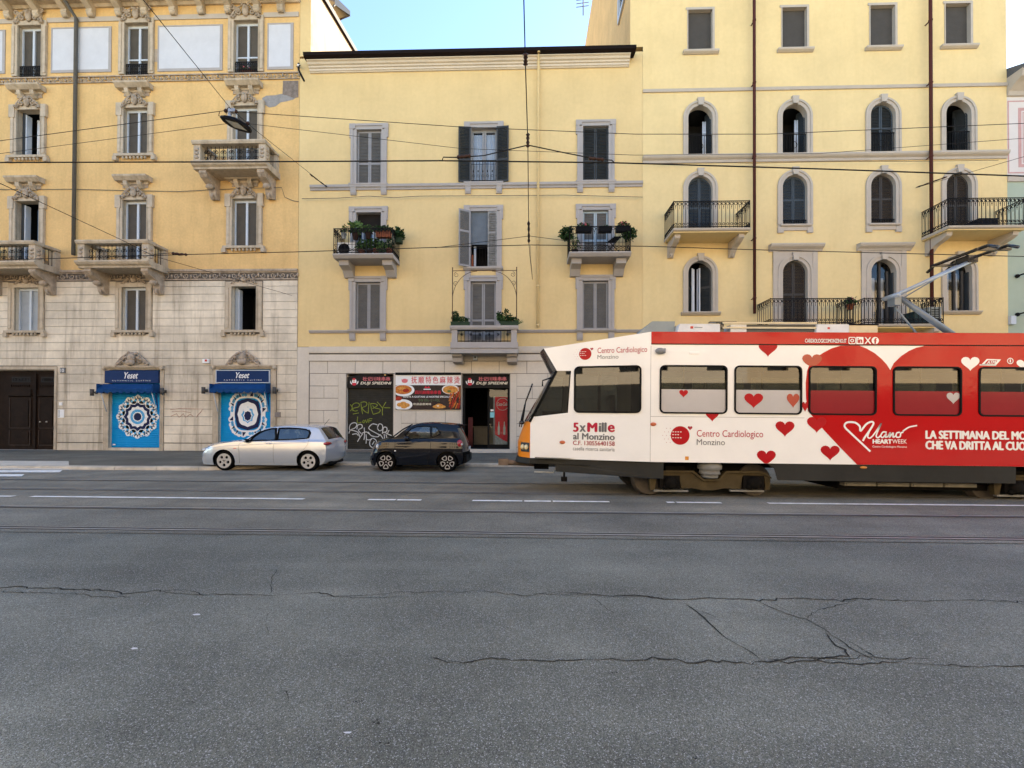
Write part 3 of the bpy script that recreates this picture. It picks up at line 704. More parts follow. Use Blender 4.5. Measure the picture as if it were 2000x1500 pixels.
# big door
mb = MB(m_wood); x0, x1, _, zt = doorL[:4]; yd = YF + .2
mb.box(x0, x1, yd, yd + .08, .1, zt)
half = (x1 + x0) / 2 
xm = X(60, 800)
for (a, b) in ((xm - 1.28, xm - .06), (xm + .06, x1 - .08)):
    for z0, z1, dd in ((.3, .95, .03), (1.05, 2.35, .035), (2.5, 2.75, .04)):
        mb.box(a + .14, b - .14, yd - dd, yd + .001, z0, z1); mb.box(a + .22, b - .22, yd - dd - .02, yd - dd + .001, z0 + .08, z1 - .08) if z1 - z0 > .4 else None
    mb.cur(m_wood2)  # panel edges in a slightly paler wood tone
    for zf in (.3, 1.05): mb.box(a + .13, a + .16, yd - .05, yd, zf, zf + (.65 if zf < 1 else 1.3)); mb.box(b - .16, b - .13, yd - .05, yd, zf, zf + (.65 if zf < 1 else 1.3)); mb.box(a + .16, b - .16, yd - .05, yd, zf - .02, zf + .01)
    mb.cur(m_wood); mb.run([(yd, 2.42), (yd - .09, 2.46), (yd - .09, 2.5), (yd, 2.5)], a + .08, b - .08)
    for i in range(9): mb.box(a + .16 + i * (b - a - .32) / 9, a + .2 + i * (b - a - .32) / 9, yd - .05, yd, 2.86, 2.95)
    mb.cur(m_room); mb.box(a + .18, b - .18, yd - .012, yd, 3.06, 3.3); mb.cur(m_iron)
    for i in range(5): mb.ring((a + .32 + i * (b - a - .64) / 4, yd - .02, 3.18), .07, .01, 'y', 10, 4)
    mb.cur(m_wood)
mb.box(xm - .06, xm + .06, yd - .06, yd, .1, zt - .1); mb.box(x0, x1, yd - .05, yd, zt - .12, zt)
dr = link('entrance_door', mb, B1)
k = MB(M('brass_knob', (.5, .45, .38), .35, 0, metal=.9)); k.ball((X(72, 830), yd - .07, Z(824, 72)), .035); k.ball((X(85, 830), yd - .07, Z(824, 85)), .04); link('knob', k, dr)
mb = MB(m_surr); mb.box(doorL[0] - .3, X(113, 800), YF - .07, YF + .02, Z(722, 60), Z(716, 60)); mb.box(X(108.5, 800), X(113, 800), YF - .07, YF + .02, .1, Z(722, 60)); link('door_surround', mb, B1)
# blue shop shutters with painted rosettes
def shop(c, h, frame, vz, idx):
    mb = MB(m_surr); x0, x1 = h[0], h[1]; fx0, fx1 = frame; zt = h[3]
    mb.box(fx0, x0, YF - .06, YF + .02, .1, zt); mb.box(x1, fx1, YF - .06, YF + .02, .1, zt)
    mb.box(fx0, fx1, YF - .06, YF + .02, zt, zt + .03); mb.run([(YF, zt + .03), (YF - .1, zt + .04), (YF - .16, zt + .12), (YF - .16, zt + .17), (YF, zt + .17)], fx0 - .02, fx1 + .02)
    for x in (fx0 + .05, fx1 - .05): mb.ball((x, YF - .13, zt + .05), .08, .06, .09, 7, 5)
    fo = link('shop_surround', mb, B1)
    k = MB(m_carv); cm = (fx0 + fx1) / 2 - .02; crest(k, cm, zt + .15, 1.45, .62, YF - .12, 2); k.ball((cm, YF - .18, zt + .5), .16, .12, .2, 9, 6, .1); k.ball((cm, YF - .2, zt + .3), .2, .12, .14, 9, 6, .1); link('carving', k, fo)
    k = MB(m_stone); k.box(x0, x1, YF - .03, YF + .3, .1, .22); link('threshold', k, fo)
    yb = YF + .12; mb = MB(m_blue); rollblind(mb, x0, x1, .22, zt, yb, .1); so = link('roller_shutter', mb, B1)
    y = yb - .014; k = MB(m_white)
    if idx == 0:
        cx, cz, Rr = (x0 + x1) / 2 + .02, Z(814, 267), (X(308, 814) - X(227, 814)) / 2 * 1.03
        def pol(r, a): return (cx + r * math.cos(a), cz + r * math.sin(a))
        n = 12
        for i in range(n):
            a = 2 * math.pi * i / n
            for s, r0, rr in ((0, .86, .15), (.5, .78, .17)):
                b = a + s * 2 * math.pi / n; p = pol(Rr * r0, b); k.flat([ell(*p, Rr * rr, Rr * rr, 12)], y)
            b = a + math.pi / n; p = pol(Rr * .62, b); k.flat([ell(*p, Rr * .13, Rr * .13, 12)], y)
            t = pol(Rr * 1.03, a); l = pol(Rr * .86, a + .13); r = pol(Rr * .86, a - .13); k.flat([[l, r, t]], y - .0005)
        ringo = ell(cx, cz, Rr * .78, Rr * .78, 40); k.flat([ringo, ell(cx, cz, Rr * .6, Rr * .6, 40)], y + .0005)
        k.cur(m_lblue)
        for i in range(n):
            b = 2 * math.pi * (i + .5) / n
            for s in (-.12, .12): p = pol(Rr * .76, b + s); k.flat([ell(*p, Rr * .055, Rr * .055, 9)], y - .001)
            p = pol(Rr * .9, b); k.flat([ell(*p, Rr * .05, Rr * .05, 9)], y - .001)
        k.cur(m_navy)
        for i in range(n):
            a = 2 * math.pi * i / n; t = pol(Rr * .96, a); l = pol(Rr * .8, a + .07); r = pol(Rr * .8, a - .07); k.flat([[l, pol(Rr * .84, a), r, t]], y - .0012)
        star = [pol(Rr * (.57 if i % 2 else .66), 2 * math.pi * i / 24 + math.pi / 2 + math.pi / 24 * 0) for i in range(24)]; k.flat([star], y - .0008)
        k.cur(m_white); k.flat([[pol(Rr * (.44 if i % 2 else .5), 2 * math.pi * i / 24 + math.pi / 2) for i in range(24)]], y - .0014)
        k.cur(m_lblue); k.flat([ell(cx, cz, Rr * .34, Rr * .34, 28)], y - .002)
        k.cur(m_white); k.flat([[pol(Rr * (.21 if i % 2 else .235), 2 * math.pi * i / 24) for i in range(24)]], y - .0026)
        k.cur(m_navy); k.flat([[pol(Rr * (.17 if i % 2 else .19), 2 * math.pi * i / 24) for i in range(24)]], y - .0032)
        k.cur(m_white); k.flat([rct(x0 + .05, x0 + .18, .32, .37)], y)
    else:
        cx, cz = X(481, 812), Z(809, 481); ax, az = (X(518, 812) - X(444, 812)) / 2 * .95, (Z(765, 481) - Z(854, 481)) / 2 * .97
        def per(t, f=1.):       # rounded-rectangle outline, t in 0..1
            a = 2 * math.pi * t; ca, sa = math.cos(a), math.sin(a); e = .62
            return (cx + f * ax * math.copysign(abs(ca) ** e, ca), cz + f * az * math.copysign(abs(sa) ** e, sa))
        k.flat([[per(i / 44, .98) for i in range(44)], [per(i / 44, .74) for i in range(44)]], y + .0005)
        n = 14
        for i in range(n):
            p = per((i + .25) / n, .9); k.flat([ell(*p, .15, .15, 12)], y - .0002); k.flat([ell(*per((i + .75) / n, .96), .10, .10, 10)], y - .0003); q = per((i + .25) / n, 1.06); l = per((i + .05) / n, .92); r = per((i + .45) / n, .92); k.flat([[l, r, q]], y - .0005)
        k.cur(m_lblue)
        for i in range(n):
            for s in (.6, .85): p = per((i + s) / n, .88); k.flat([ell(*p, .065, .075, 8)], y - .001)
        k.cur(m_navy)
        for i in range(n):
            q = per((i + .25) / n, 1.03); l = per((i + .06) / n, .82); r = per((i + .44) / n, .82); k.flat([[l, r, q]], y - .0014)
        st = [per(i / 32, .68 + .05 * (i % 4 == 0)) for i in range(32)]; k.flat([st], y - .0009)
        k.cur(m_white); k.flat([[per(i / 32, .52 + .06 * (i % 8 == 0)) for i in range(32)]], y - .0018)
        k.cur(m_lblue); st = [(cx + (.29 - .05 * (i % 2)) * math.cos(i * math.pi / 8), cz - .03 + (.36 - .06 * (i % 2)) * math.sin(i * math.pi / 8)) for i in range(16)]; k.flat([st], y - .0024)
        k.cur(m_white); st = [(cx + (.21 - .04 * (i % 2)) * math.cos(i * math.pi / 8), cz - .05 + (.28 - .04 * (i % 2)) * math.sin(i * math.pi / 8)) for i in range(16)]; k.flat([st], y - .003)
        k.cur(m_navy); st = [(cx + (.17 - .03 * (i % 2)) * math.cos(i * math.pi / 8), cz - .07 + (.22 - .03 * (i % 2)) * math.sin(i * math.pi / 8)) for i in range(16)]; k.flat([st], y - .0036)
        k.cur(m_white); k.flat([rct(cx - .2, cx + .08, cz + .13, cz + .3)], y - .0042)
    link('painted_rosette', k, so)
shop(cx2, s1, (X(204, 800), X(321, 800)), 0, 0)
shop(cx3, s2, (X(417, 800), X(540, 800)), 0, 1)
# faded red scrawl on the stone between the shops, small things on the wall
mb = MB(M('faded_red_paint', (.42, .25, .2), .9, .2, 9))
for pts in ([(333, 800), (350, 798), (396, 799), (392, 805), (386, 811), (384, 815)], [(334, 813), (345, 808), (350, 815), (358, 808), (362, 815), (372, 809), (378, 814)], [(336, 804), (356, 803), (372, 806)]):
    mb.tube([P3(u, v, YF - .037) for u, v in pts], .014, 4)
link('wall_scrawl', mb, B1)
# ---- things fixed to the left building
def shop_sign(x0, x1, z0, z1, label, edge):
    y = YF - .1; t = thing('shop_sign', label, 'sign', ((x0 + x1) / 2, y, z0), 'navy shop signs')
    mb = MB(m_sign); mb.box(x0, x1, y, YF - .005, z0, z1); 
    if edge:
        mb.cur(m_wfr)
        for q in ((x0 - .03, x1 + .03, z0 - .03, z0), (x0 - .03, x1 + .03, z1, z1 + .03), (x0 - .03, x0, z0, z1), (x1, x1 + .03, z0, z1)): mb.box(q[0], q[1], y - .015, YF - .006, q[2], q[3])
    link('board', mb, t)
    k = MB(m_white); w_ = x1 - x0; h = z1 - z0
    text(k, 'Yeset', x0 + w_ * .37, x0 + w_ * .63, z0 + h * .36, z0 + h * .86, y - .004, .012, .35)
    text(k, 'AUTHENTIC CUISINE', x0 + w_ * .14, x0 + w_ * .86, z0 + h * .14, z0 + h * .24, y - .004, 0, 0, 1.8)
    link('lettering', k, t)
def awning(x0, x1, zt, drop, label):
    t = thing('awning', label, 'awning', ((x0 + x1) / 2, YF - .06, zt - .3), 'blue fabric awnings')
    mb = MB(m_awn); d = .36; zb = zt - drop; x0 += .12; x1 -= .06
    mb.run([(YF - .065, zt), (YF - .15, zt), (YF - .065 - d, zb + .1), (YF - .05 - d, zb + .08)], x0 - .12, x1 + .05)
    n = 32; vs = []
    for i in range(n + 1):
        x = x0 - .12 + (x1 - x0 + .17) * i / n; vs += [(x, YF - .07 - d, zb + .1), (x, YF - .075 - d, zb - .0 - .075 * abs(math.sin(i * math.pi / 4)))]
    mb.add(vs, [(2 * i, 2 * i + 1, 2 * i + 3, 2 * i + 2) for i in range(n)])
    mb.box(x0 - .16, x0 - .12, YF - .07 - d, YF - .07, zb - .06, zt - .02); mb.box(x1 + .05, x1 + .09, YF - .07 - d, YF - .07, zb - .06, zt - .02)
    mb.add([(x1 + .03, YF - .2, zb), (x1 + .09, YF - .2, zb), (x1 + .09, YF - .12, zb - .9), (x1 - .02, YF - .2, zb - .2)], [(0, 3, 2, 1)])
    link('canopy', mb, t)
    for x in (x0 - .02, x1 + .0): k = MB(m_wfr); k.tube([(x, YF - .1, zb - .85), (x, YF - .04 - d, zb + .05)], .018, 5); link('arm', k, t)
shop_sign(X(208.5, 740), X(312.5, 740), Z(748.5, 265), Z(724, 265), 'navy shop sign without a rim, over the shutter with the round rosette', False)
shop_sign(X(426, 740), X(528, 740), Z(747, 479), Z(724.5, 479), 'navy shop sign with a pale rim, over the shutter with the oblong rosette', True)
awning(X(208, 760), X(313, 760), Z(750.5, 265), .34, 'blue scalloped awning over the shutter with the round rosette')
awning(X(424, 760), X(529, 760), Z(750, 479), .34, 'blue scalloped awning over the shutter partly hidden by the silver car')
def wall_lamp(u, v, label):
    x, z = at(u, v); t = thing('wall_lamp', label, 'lamp', (x, YF - .04, z), 'small lamps beside the blue shutters')
    k = MB(m_pipe); k.box(x - .05, x + .05, YF - .06, YF - .03, z - .06, z + .06); k.tube([(x, YF - .06, z), (x, YF - .2, z)], .025, 6); link('bracket', k, t)
    k = MB(M('lamp_metal', (.09, .085, .08), .5, .1, 8)); k.lathe([(.0, -.14), (.07, -.14), (.075, .14), (0, .14)], (x, YF - .24, z), 'z', 12); link('lamp_shade', k, t)
wall_lamp(190, 767, 'small grey wall lamp left of the round rosette shutter'); wall_lamp(325, 765, 'small grey wall lamp right of the round rosette shutter')
wall_lamp(405, 763, 'small grey wall lamp left of the oblong rosette shutter'); wall_lamp(542, 763, 'small grey wall lamp right of the oblong rosette shutter')
x, z = at(405, 706); t = thing('alarm_box', 'small white alarm box with red label above the wall lamp', 'alarm', (x, YF - .04, z))
k = MB(m_white); k.box(x - .14, x + .14, YF - .13, YF - .034, z - .09, z + .09); link('case', k, t, bevel=.015); k = MB(M('red_label', (.5, .06, .04), .5, 0)); k.box(x - .02, x + .08, YF - .134, YF - .13, z - .02, z + .07); link('front_label', k, t)
def plate(name, u0, u1, v0, v1, m, label, cat, extra=None):
    x0, z1 = at(u0, v0); x1, z0 = at(u1, v1); t = thing(name, label, cat, ((x0 + x1) / 2, YF - .035, z0))
    k = MB(m); k.box(x0, x1, YF - .07, YF - .034, z0, z1); link('plate', k, t, bevel=.006)
    if extra: extra(t, x0, x1, z0, z1)
def num(t, x0, x1, z0, z1): k = MB(m_white); text(k, '10', x0 + .04, x1 - .04, z0 + .04, z1 - .04, YF - .073, .01); link('number', k, t)
plate('house_number', 120, 130, 718.5, 729, M('slate_plate', (.13, .13, .13), .5, .1, 8), 'small grey house number plate right of the dark door', 'number plate', num)
def icm(t, x0, x1, z0, z1):
    k = MB(m_black)
    for i in range(6): k.box(x0 + .03, x0 + .09, YF - .074, YF - .07, z0 + .05 + i * .05, z0 + .07 + i * .05)
    link('buttons', k, t)
plate('intercom', 116, 127.5, 800, 816, m_white, 'white intercom panel right of the dark door', 'intercom', icm)
plate('notice', 118, 124, 786, 792, m_white, 'tiny white notice above the intercom panel', 'notice')
plate('utility_hatch', 538, 549, 805, 815, M('hatch_grey', (.22, .19, .17), .7, .1, 8), 'small grey hatch right of the oblong rosette shutter', 'hatch')
# tilted dark panel on the roof edge
t = thing('roof_panel', 'dark tilted panel at the roof edge of the ochre building', 'panel', (xg - .2, YF + 1.5, zc + 2))
k = MB(M('panel_dark', (.03, .04, .05), .3, .1, 3)); a = Vector(P3(654, 9, YF + 2.2)); b = Vector(P3(684, 30, YF + 3.0)); c = Vector((0, 0, .22)); e = Vector((-.9, .6, .2))
k.add([a, b, b + c, a + c * 1.9, a + e, b + e, b + c + e, a + c * 1.9 + e], [(0, 1, 2, 3), (7, 6, 5, 4), (0, 4, 5, 1), (1, 5, 6, 2), (2, 6, 7, 3), (3, 7, 4, 0)]); link('panel', k, t)
k = MB(m_pipe); k.tube([a, (xg - .1, a.y, zc + 1.6)], .04, 5); k.tube([b, (xg - .1, b.y, zc + 1.8)], .04, 5); link('strut', k, t)
# ================================================================ CENTRE BUILDING (plain yellow, grey shop base)
xc0, xc1 = xl1 + .012, X(1255, 400)
B2 = thing('town_house', 'low pale yellow house with grey shuttered windows over the skewer shop', 'building', (-2.5, YF, .1))
def loc2(c, z): return (c + 2.5, 0, z - .1)
d1, d2, d3 = X(721, 300), X(945, 300), X(1163.5, 300); HC = (X(745.5, 300) - X(697, 300)) / 2
w1 = (Z(358, 945), Z(250, 945)); w2t = Z(413, 945); w2 = (Z(523, 945), w2t); w3 = (Z(645, 721), Z(551, 721)); zslab = Z(512, 945)
zg = Z(677, 800)
holes = []
for c in (d1, d2, d3):
    holes.append((c - HC, c + HC, w1[0], w1[1], 0))
    holes.append((c - HC, c + HC, w2[0] if c == d2 else zslab, w2[1], 0))
    holes.append((c - HC, c + HC, w3[0] if c != d2 else Z(668, 945), w3[1], 0))
gsh = (X(677, 800), X(767.5, 800), .2, Z(730, 721), 0); gdr = (X(903, 800), X(995, 800), .25, Z(730, 948), 0)
ztop = Z(108, 900)
mb = MB(m_yell); wall(mb, xc0, xc1, zg, ztop, [h for h in holes if h[2] > zg + .05] + [], YF, .26, m_trim)
mb.cur(m_joint); wall(mb, xc0, xc1, 0, zg, [(d2 - HC, d2 + HC, Z(668, 945), zg, 0), gsh, gdr], YF, .3, m_grey)
mb.cur(m_room)
for h in (holes[0:9]): 
    if abs(h[0] - (d2 - HC)) < .01 or (abs(h[0] - (d1 - HC)) < .01 and h[3] == w2t): room(mb, h, YF + .3, 1.2)
room(mb, (gdr[0] + .05, gdr[1] - .05, gdr[2], gdr[3]), YF + .3, 5.5)
mb.cur(m_yell); mb.quad((xc1, YF + 12, 0), (xc0, YF + 12, 0), (xc0, YF + 12, ztop), (xc1, YF + 12, ztop))
link('wall', mb, B2)
# low pitched roof
mb = MB(m_tile); mb.quad((xc0, YF + .02, ztop - .02), (xc1 - .6, YF + .02, ztop - .02), (xc1 - .6, YF + 6, ztop + 2.2), (xc0, YF + 6, ztop + 2.2)); mb.quad((xc1, YF + 12.3, ztop - .02), (xc0, YF + 12.3, ztop - .02), (xc0, YF + 6, ztop + 1.7), (xc1, YF + 6, ztop + 1.7)); link('roof', mb, B2)
# grey cornice and gutter
yc = YF - .55; g0 = X(607, 140); zc1, zc2 = Z(138.5, 900), Z(99, 900, YF - .55) - .06; xr = X(1230, 130, YF - .2)
mb = MB(m_grey); h = zc2 - zc1 - .05
mb.run([(YF + .01, zc1), (YF - .06, zc1), (YF - .08, zc1 + h * .12), (YF - .12, zc1 + h * .14), (YF - .13, zc1 + h * .38), (YF - .19, zc1 + h * .42), (YF - .21, zc1 + h * .60), (YF - .28, zc1 + h * .66), (YF - .33, zc1 + h * .86), (YF - .40, zc1 + h * .92), (YF - .41, zc1 + h), (YF + .01, zc1 + h)], g0, xr)
link('cornice', mb, B2)
mb = MB(m_roof); xa, xb = X(592, 98, YF - .55), X(1243, 90, YF - .55)
mb.run([(YF - .35, zc2 - .04), (YF - .46, zc2 - .04), (YF - .55, zc2 + .02), (YF - .57, zc2 + .14), (YF - .35, zc2 + .16), (YF + .3, zc2 + .30), (YF + .3, zc2 + .1)], xa, xb)
link('gutter', mb, B2)
# string courses, plinth cornice
mb = MB(m_trim); zz = (Z(369, 945), Z(359.5, 945)); xs0 = X(607, 365)
for a, b in ((xs0, xc1 - .01),):
    mb.run([(YF + .01, zz[0]), (YF - .05, zz[0]), (YF - .06, zz[0] + .07), (YF - .12, zz[0] + .11), (YF - .13, zz[1]), (YF + .01, zz[1])], a, b)
zz = (Z(650, 721), Z(645.5, 721)); zs3 = zz
for a, b in ((xs0, d2 - 1.0), (d2 + 1.0, xc1 - .01)): mb.run([(YF + .01, zz[0] - .02), (YF - .05, zz[0] - .02), (YF - .1, zz[1] - .03), (YF - .1, zz[1]), (YF + .01, zz[1])], a, b)
link('string_course', mb, B2)
mb = MB(m_grey); xq = X(605, 690); za, zb, zc_ = Z(690, 800), Z(678, 800), Z(705, 800)
mb.run([(YF + .01, za), (YF - .1, za), (YF - .12, za + .1), (YF - .12, zb), (YF + .01, zb + .03)], xq, xc1 - .01)
mb.run([(YF + .01, zc_), (YF - .07, zc_), (YF - .07, za - .06), (YF + .01, za - .04)], xq, xc1 - .01); mb.box(xc0, xq - .02, YF - .03, YF + .01, .1, zb)
link('plinth_cornice', mb, B2)
# rusticated blocks
mb = MB(m_grey); rows = [Z(v, 760) for v in (705.5, 729.5, 754, 778, 802, 826.5, 851, 872)] + [.1]; rows = rows[::-1]
bl = X(605, 790)
avoid = [(gsh[0] - .05, gsh[1] + .05, 0, gsh[3] + .03), (gdr[0] - .05, gdr[1] + .05, 0, gdr[3] + .03)]
xj = [X(u, 790) for u in (605, 640, 667)], [X(u, 790) for u in (605, 667)]
piers = [(bl, X(661, 790)), (X(784, 790), X(899, 790)), (X(1009, 790), xc1 - .01)]
for i, (a, b) in enumerate(zip(rows, rows[1:])):
    a2, b2 = a + .011, b - .011; top = i == len(rows) - 2
    if top:
        us = (605, 640, 694, 748, 802, 868, 921, 975, 1029, 1083, 1137, 1191, 1250)
        for p, q in zip(us, us[1:]):
            mb.box(X(p, 715) + .01, X(q, 715) - .01, YF - .022, YF + .01, a2, b2)
        continue
    for k, (p, q) in enumerate(piers):
        if k == 1 and a > Z(806, 840): mb.box(X(771, 790), X(901, 790), YF - .02, YF + .01, a, b); continue
        n = max(1, round((q - p) / 1.25)); st = (q - p) / n; sh = .5 if i % 2 else 0; xs = [p] + [p + st * (j + sh) for j in range(n + 1) if p + .2 < p + st * (j + sh) < q - .2] + [q]
        for x0, x1 in zip(xs, xs[1:]): mb.box(x0 + .009, x1 - .009, YF - .022, YF + .01, a2, b2)
# smooth pilasters between the block fields and the openings
for p, q in ((piers[0][1], gsh[0] - .03), (gsh[1] + .03, piers[1][0]), (piers[1][1], gdr[0] - .03), (gdr[1] + .03, piers[2][0])):
    mb.box(p, q, YF - .023, YF + .01, .1, rows[-2] - .011)
link('stone_blocks', mb, B2)
# drain pipe
mb = MB(m_pipey); xp = X(1051, 350); mb.tube([(xp, YF - .5, zc2 - .02), (xp, YF - .47, zc1 + .45), (xp, YF - .13, zc1 - .1), (xp, YF - .10, Z(640, 1051))], .055, 8)
for v in (180, 231, 362, 470, 560, 636): z = Z(v, 1051); mb.tube([(xp, YF - .10, z - .03), (xp, YF - .10, z + .03)], .068, 8)
link('drainpipe', mb, B2)
def surround(c, z0, z1, parentloc, brackets=True, door=False):
    h = z1 - z0; mb = MB(m_trim); sw = .24
    for s in (-1, 1):
        a, b = sorted((s * HC, s * (HC + sw))); mb.box(a, b, -.045, .01, 0 if door else -.02, h)
        a, b = sorted((s * (HC + sw * .6), s * (HC + sw + .001))); mb.box(a, b, -.075, .011, 0 if door else -.021, h + .05)
        a, b = sorted((s * (HC + .05), s * (HC + sw + .06))); mb.box(a, b, -.085, .012, h + .02, h + .24); mb.box(s * (HC + sw + .03) - .025, s * (HC + sw + .03) + .025, -.07, .01, h - .35, h + .0201)
    mb.box(-HC - .05, HC + .05, -.046, .012, h, h + .14); mb.box(-HC - .051, HC + .051, -.08, .013, h + .14, h + .235)
    return link('window', mb, B2, parentloc)
def sill(wo, brk=True):
    b = MB(m_trim); b.run([(0.005, -.11), (-.09, -.1), (-.14, -.05), (-.15, 0.015), (0.005, .015)], -HC - .30, HC + .30)
    if brk:
        for s in (-1, 1):
            x = s * (HC + .12); b.run([(0, -.46), (-.05, -.45), (-.09, -.36), (-.10, -.2), (-.13, -.12), (0, -.11)], x - .12, x + .12)
    return link('sill', b, wo, (0, 0, 0))
def leafpair(wo, h, fm, sm, mid=None, y=.1, z0=.02):
    for s in (-1, 1):
        b = MB(fm); x0, x1 = sorted((s * .006, s * (HC - .015))); louvre(b, x0, x1, z0, h - .02, y, fm, sm, mid); b.cur(fm)
        for z in (.3, h - .3): b.box(s * (HC - .03) - .015, s * (HC - .03) + .015, y - .04, y - .02, z - .05, z + .05)
        link('shutter', b, wo, (0, 0, 0))
def openleaf(wo, s, h, fm, sm, ang=8, mid=None, z0=.0):
    b = MB(fm); louvre(b, 0, HC - .02, z0, h - .01, 0, fm, sm, mid)
    a = math.radians(ang) ; ca, sa = math.cos(a), math.sin(a)
    b.v = [(s * (HC + .01 + v[0] * ca) + 0 * v[1], -.10 - v[0] * sa + v[1], v[2]) for v in b.v]
    if s < 0: b.f = [f[::-1] for f in b.f]
    link('shutter', b, wo, (0, 0, 0))
m_curt = M('curtain', (.62, .66, .72), .9, .12, 3)
m_wfg = M('grey_frame', (.25, .26, .27), .5, .05, 4)
def french(wo, h, curt=True, y=.2):
    f = MB(m_wfg)
    for x in (-HC + .04, -.045, .045, HC - .04): f.box(x - .04, x + .04, y - .03, y + .03, .02, h - .02)
    f.box(-HC, HC, y - .029, y + .029, h - .1, h); f.box(-HC, HC, y - .028, y + .028, 0, .12); link('window_frame', f, wo, (0, 0, 0))
    g = MB(MGLASS('clear_pane', (.9, .95, 1), .9)); g.quad((-HC, y, .05), (HC, y, .05), (HC, y, h - .05), (-HC, y, h - .05)); link('window_pane', g, wo, (0, 0, 0))
    if curt:
        k = MB(m_curt); n = 44; vs = []
        for i in range(n + 1):
            t = i / n; x = -HC + 2 * HC * t
            if abs(t - .5) < .012: x += 0
            yy = y + .09 + .025 * math.sin(i * 1.9); vs += [(x, yy, .06), (x, yy, h - .12)]
        k.add(vs, [(2 * i, 2 * i + 2, 2 * i + 3, 2 * i + 1) for i in range(n) if i not in (n // 2 - 1, n // 2)], True); link('curtain', k, wo, (0, 0, 0))
# row 1
H1 = w1[1] - w1[0]
wo = surround(d1, *w1, loc2(d1, w1[0])); leafpair(wo, H1, m_shg, m_shgs, (.4,)); sill(wo)
wo = surround(d2, *w1, loc2(d2, w1[0])); french(wo, H1); sill(wo); openleaf(wo, -1, H1, m_shd, m_shds, 6, (.4,)); openleaf(wo, 1, H1, m_shd, m_shds, 6, (.4,))
k = MB(m_iron); balusters(k, [(-HC, -.03), (HC, -.03)], .05, .95, .115, False); 
for i in range(6): k.ring((-HC + .1 + i * .2, -.03, .3), .05, .008, 'y', 9, 4); k.ball((-HC + .1 + i * .2, -.03, .5), .03, .02, .05, 5, 4)
k.tube([(-HC, -.03, .8), (HC, -.03, .8)], .01, 4); link('railing', k, wo, (0, 0, 0))
wo = surround(d3, *w1, loc2(d3, w1[0])); leafpair(wo, H1, m_shd, m_shds, (.4,)); sill(wo)
# row 2
H2 = w2[1] - zslab
wo = surround(d1, zslab, w2[1], loc2(d1, zslab), door=True)
f = MB(m_blk2); rollblind(f, -HC, HC, H2 - .72, H2, .2, .05); link('blind', f, wo, (0, 0, 0))
f = MB(m_wfr); 
for x in (-HC + .2, -.1, .12, HC - .05): f.box(x - .035, x + .035, .24, .29, 0, H2 - .72)
link('window_frame', f, wo, (0, 0, 0))
f = MB(MGLASS('clear_pane')); f.quad((-HC, .27, 0), (HC, .27, 0), (HC, .27, H2 - .7), (-HC, .27, H2 - .7)); link('window_pane', f, wo, (0, 0, 0))
f = MB(m_curt); f.box(-HC + .3, -.15, .34, .36, 0, H2 - .72); f.cur(m_yell); f.box(.15, .42, .34, .36, 0, H2 - .72); link('curtain', f, wo, (0, 0, 0))
H2b = w2[1] - w2[0]
wo = surround(d2, *w2, loc2(d2, w2[0])); openleaf(wo, -1, H2b, m_shg, m_shgs, 28, (.62,))
m_old = M('weathered_shutter', (.22, .22, .21), .8, .35, 7); m_olds = M('weathered_slats', (.17, .165, .15), .8, .3, 8)
b = MB(m_old); louvre(b, .18, HC + .04, 0, H2b - .02, -.03, m_old, m_olds, (.62,), .075); link('shutter', b, wo, (0, 0, 0))
b = MB(m_blindb); b.cur(M('steel_blue_blind', (.13, .155, .18), .5, .1, 3)); rollblind(b, -HC, .18, H2b * .42, H2b, .06, .05); link('blind', b, wo, (0, 0, 0)); sill(wo)
f = MB(m_wfr); f.box(-HC + .1, -HC + .2, .2, .25, 0, H2b * .42); f.cur(m_terra); f.box(-HC + .01, -HC + .09, .15, .2, 0, H2b * .25); link('window_frame', f, wo, (0, 0, 0))
k = MB(m_iron); balusters(k, [(-HC, .03), (.2, .03)], .0, .85, .12, False); link('railing', k, wo, (0, 0, 0))
wo = surround(d3, zslab, w2[1], loc2(d3, zslab), door=True)
m_pb = M('pale_blue_shutter', (.33, .40, .44), .6, .06, 3); leafpair(wo, H2, m_pb, m_shgs, (.42,))
# row 3
H3 = w3[1] - w3[0]
for c in (d1, d3): wo = surround(c, *w3, loc2(c, w3[0])); leafpair(wo, H3, m_shg, m_shgs); sill(wo)
z3 = Z(668, 945); wo = surround(d2, z3, w3[1], loc2(d2, z3), door=True); leafpair(wo, w3[1] - z3, m_shg, m_shgs, (.14, .36))
# iron balconies of the second floor
def iron_balcony(c, hw, zt, d=1.0):
    bo = MB(m_trim); bo.run([(0, -.12), (-d + .08, -.12), (-d, -.04), (-d - .03, 0), (-d - .03, .04), (0, .04)], c - hw - .03, c + hw + .03)
    bo.v = [(v[0] - c, v[1], v[2]) for v in bo.v]; bo = link('balcony', bo, B2, loc2(c, zt))
    for s in (-1, 1):
        k = MB(m_trim); x = s * (hw - .30); k.run([(0, -.68), (-.14, -.66), (-.34, -.42), (-.62, -.34), (-.7, -.32), (-.72, -.12), (0, -.12)], x - .2, x + .2); link('bracket', k, bo, (0, 0, 0))
    k = MB(m_iron); balusters(k, [(-hw, 0), (-hw, -d + .02), (hw, -d + .02), (hw, 0)], .05, 1.06, .15)
    for (xa, ya), (xb, yb) in (((-hw, 0), (-hw, -d + .02)), ((-hw, -d + .02), (hw, -d + .02)), ((hw, -d + .02), (hw, 0))): k.tube([(xa, ya, .42), (xb, yb, .42)], .008, 4)
    link('railing', k, bo, (0, 0, 0)); return bo
iron_balcony(d1 + .12, 1.2, zslab); iron_balcony(d3 + .03, 1.2, zslab)
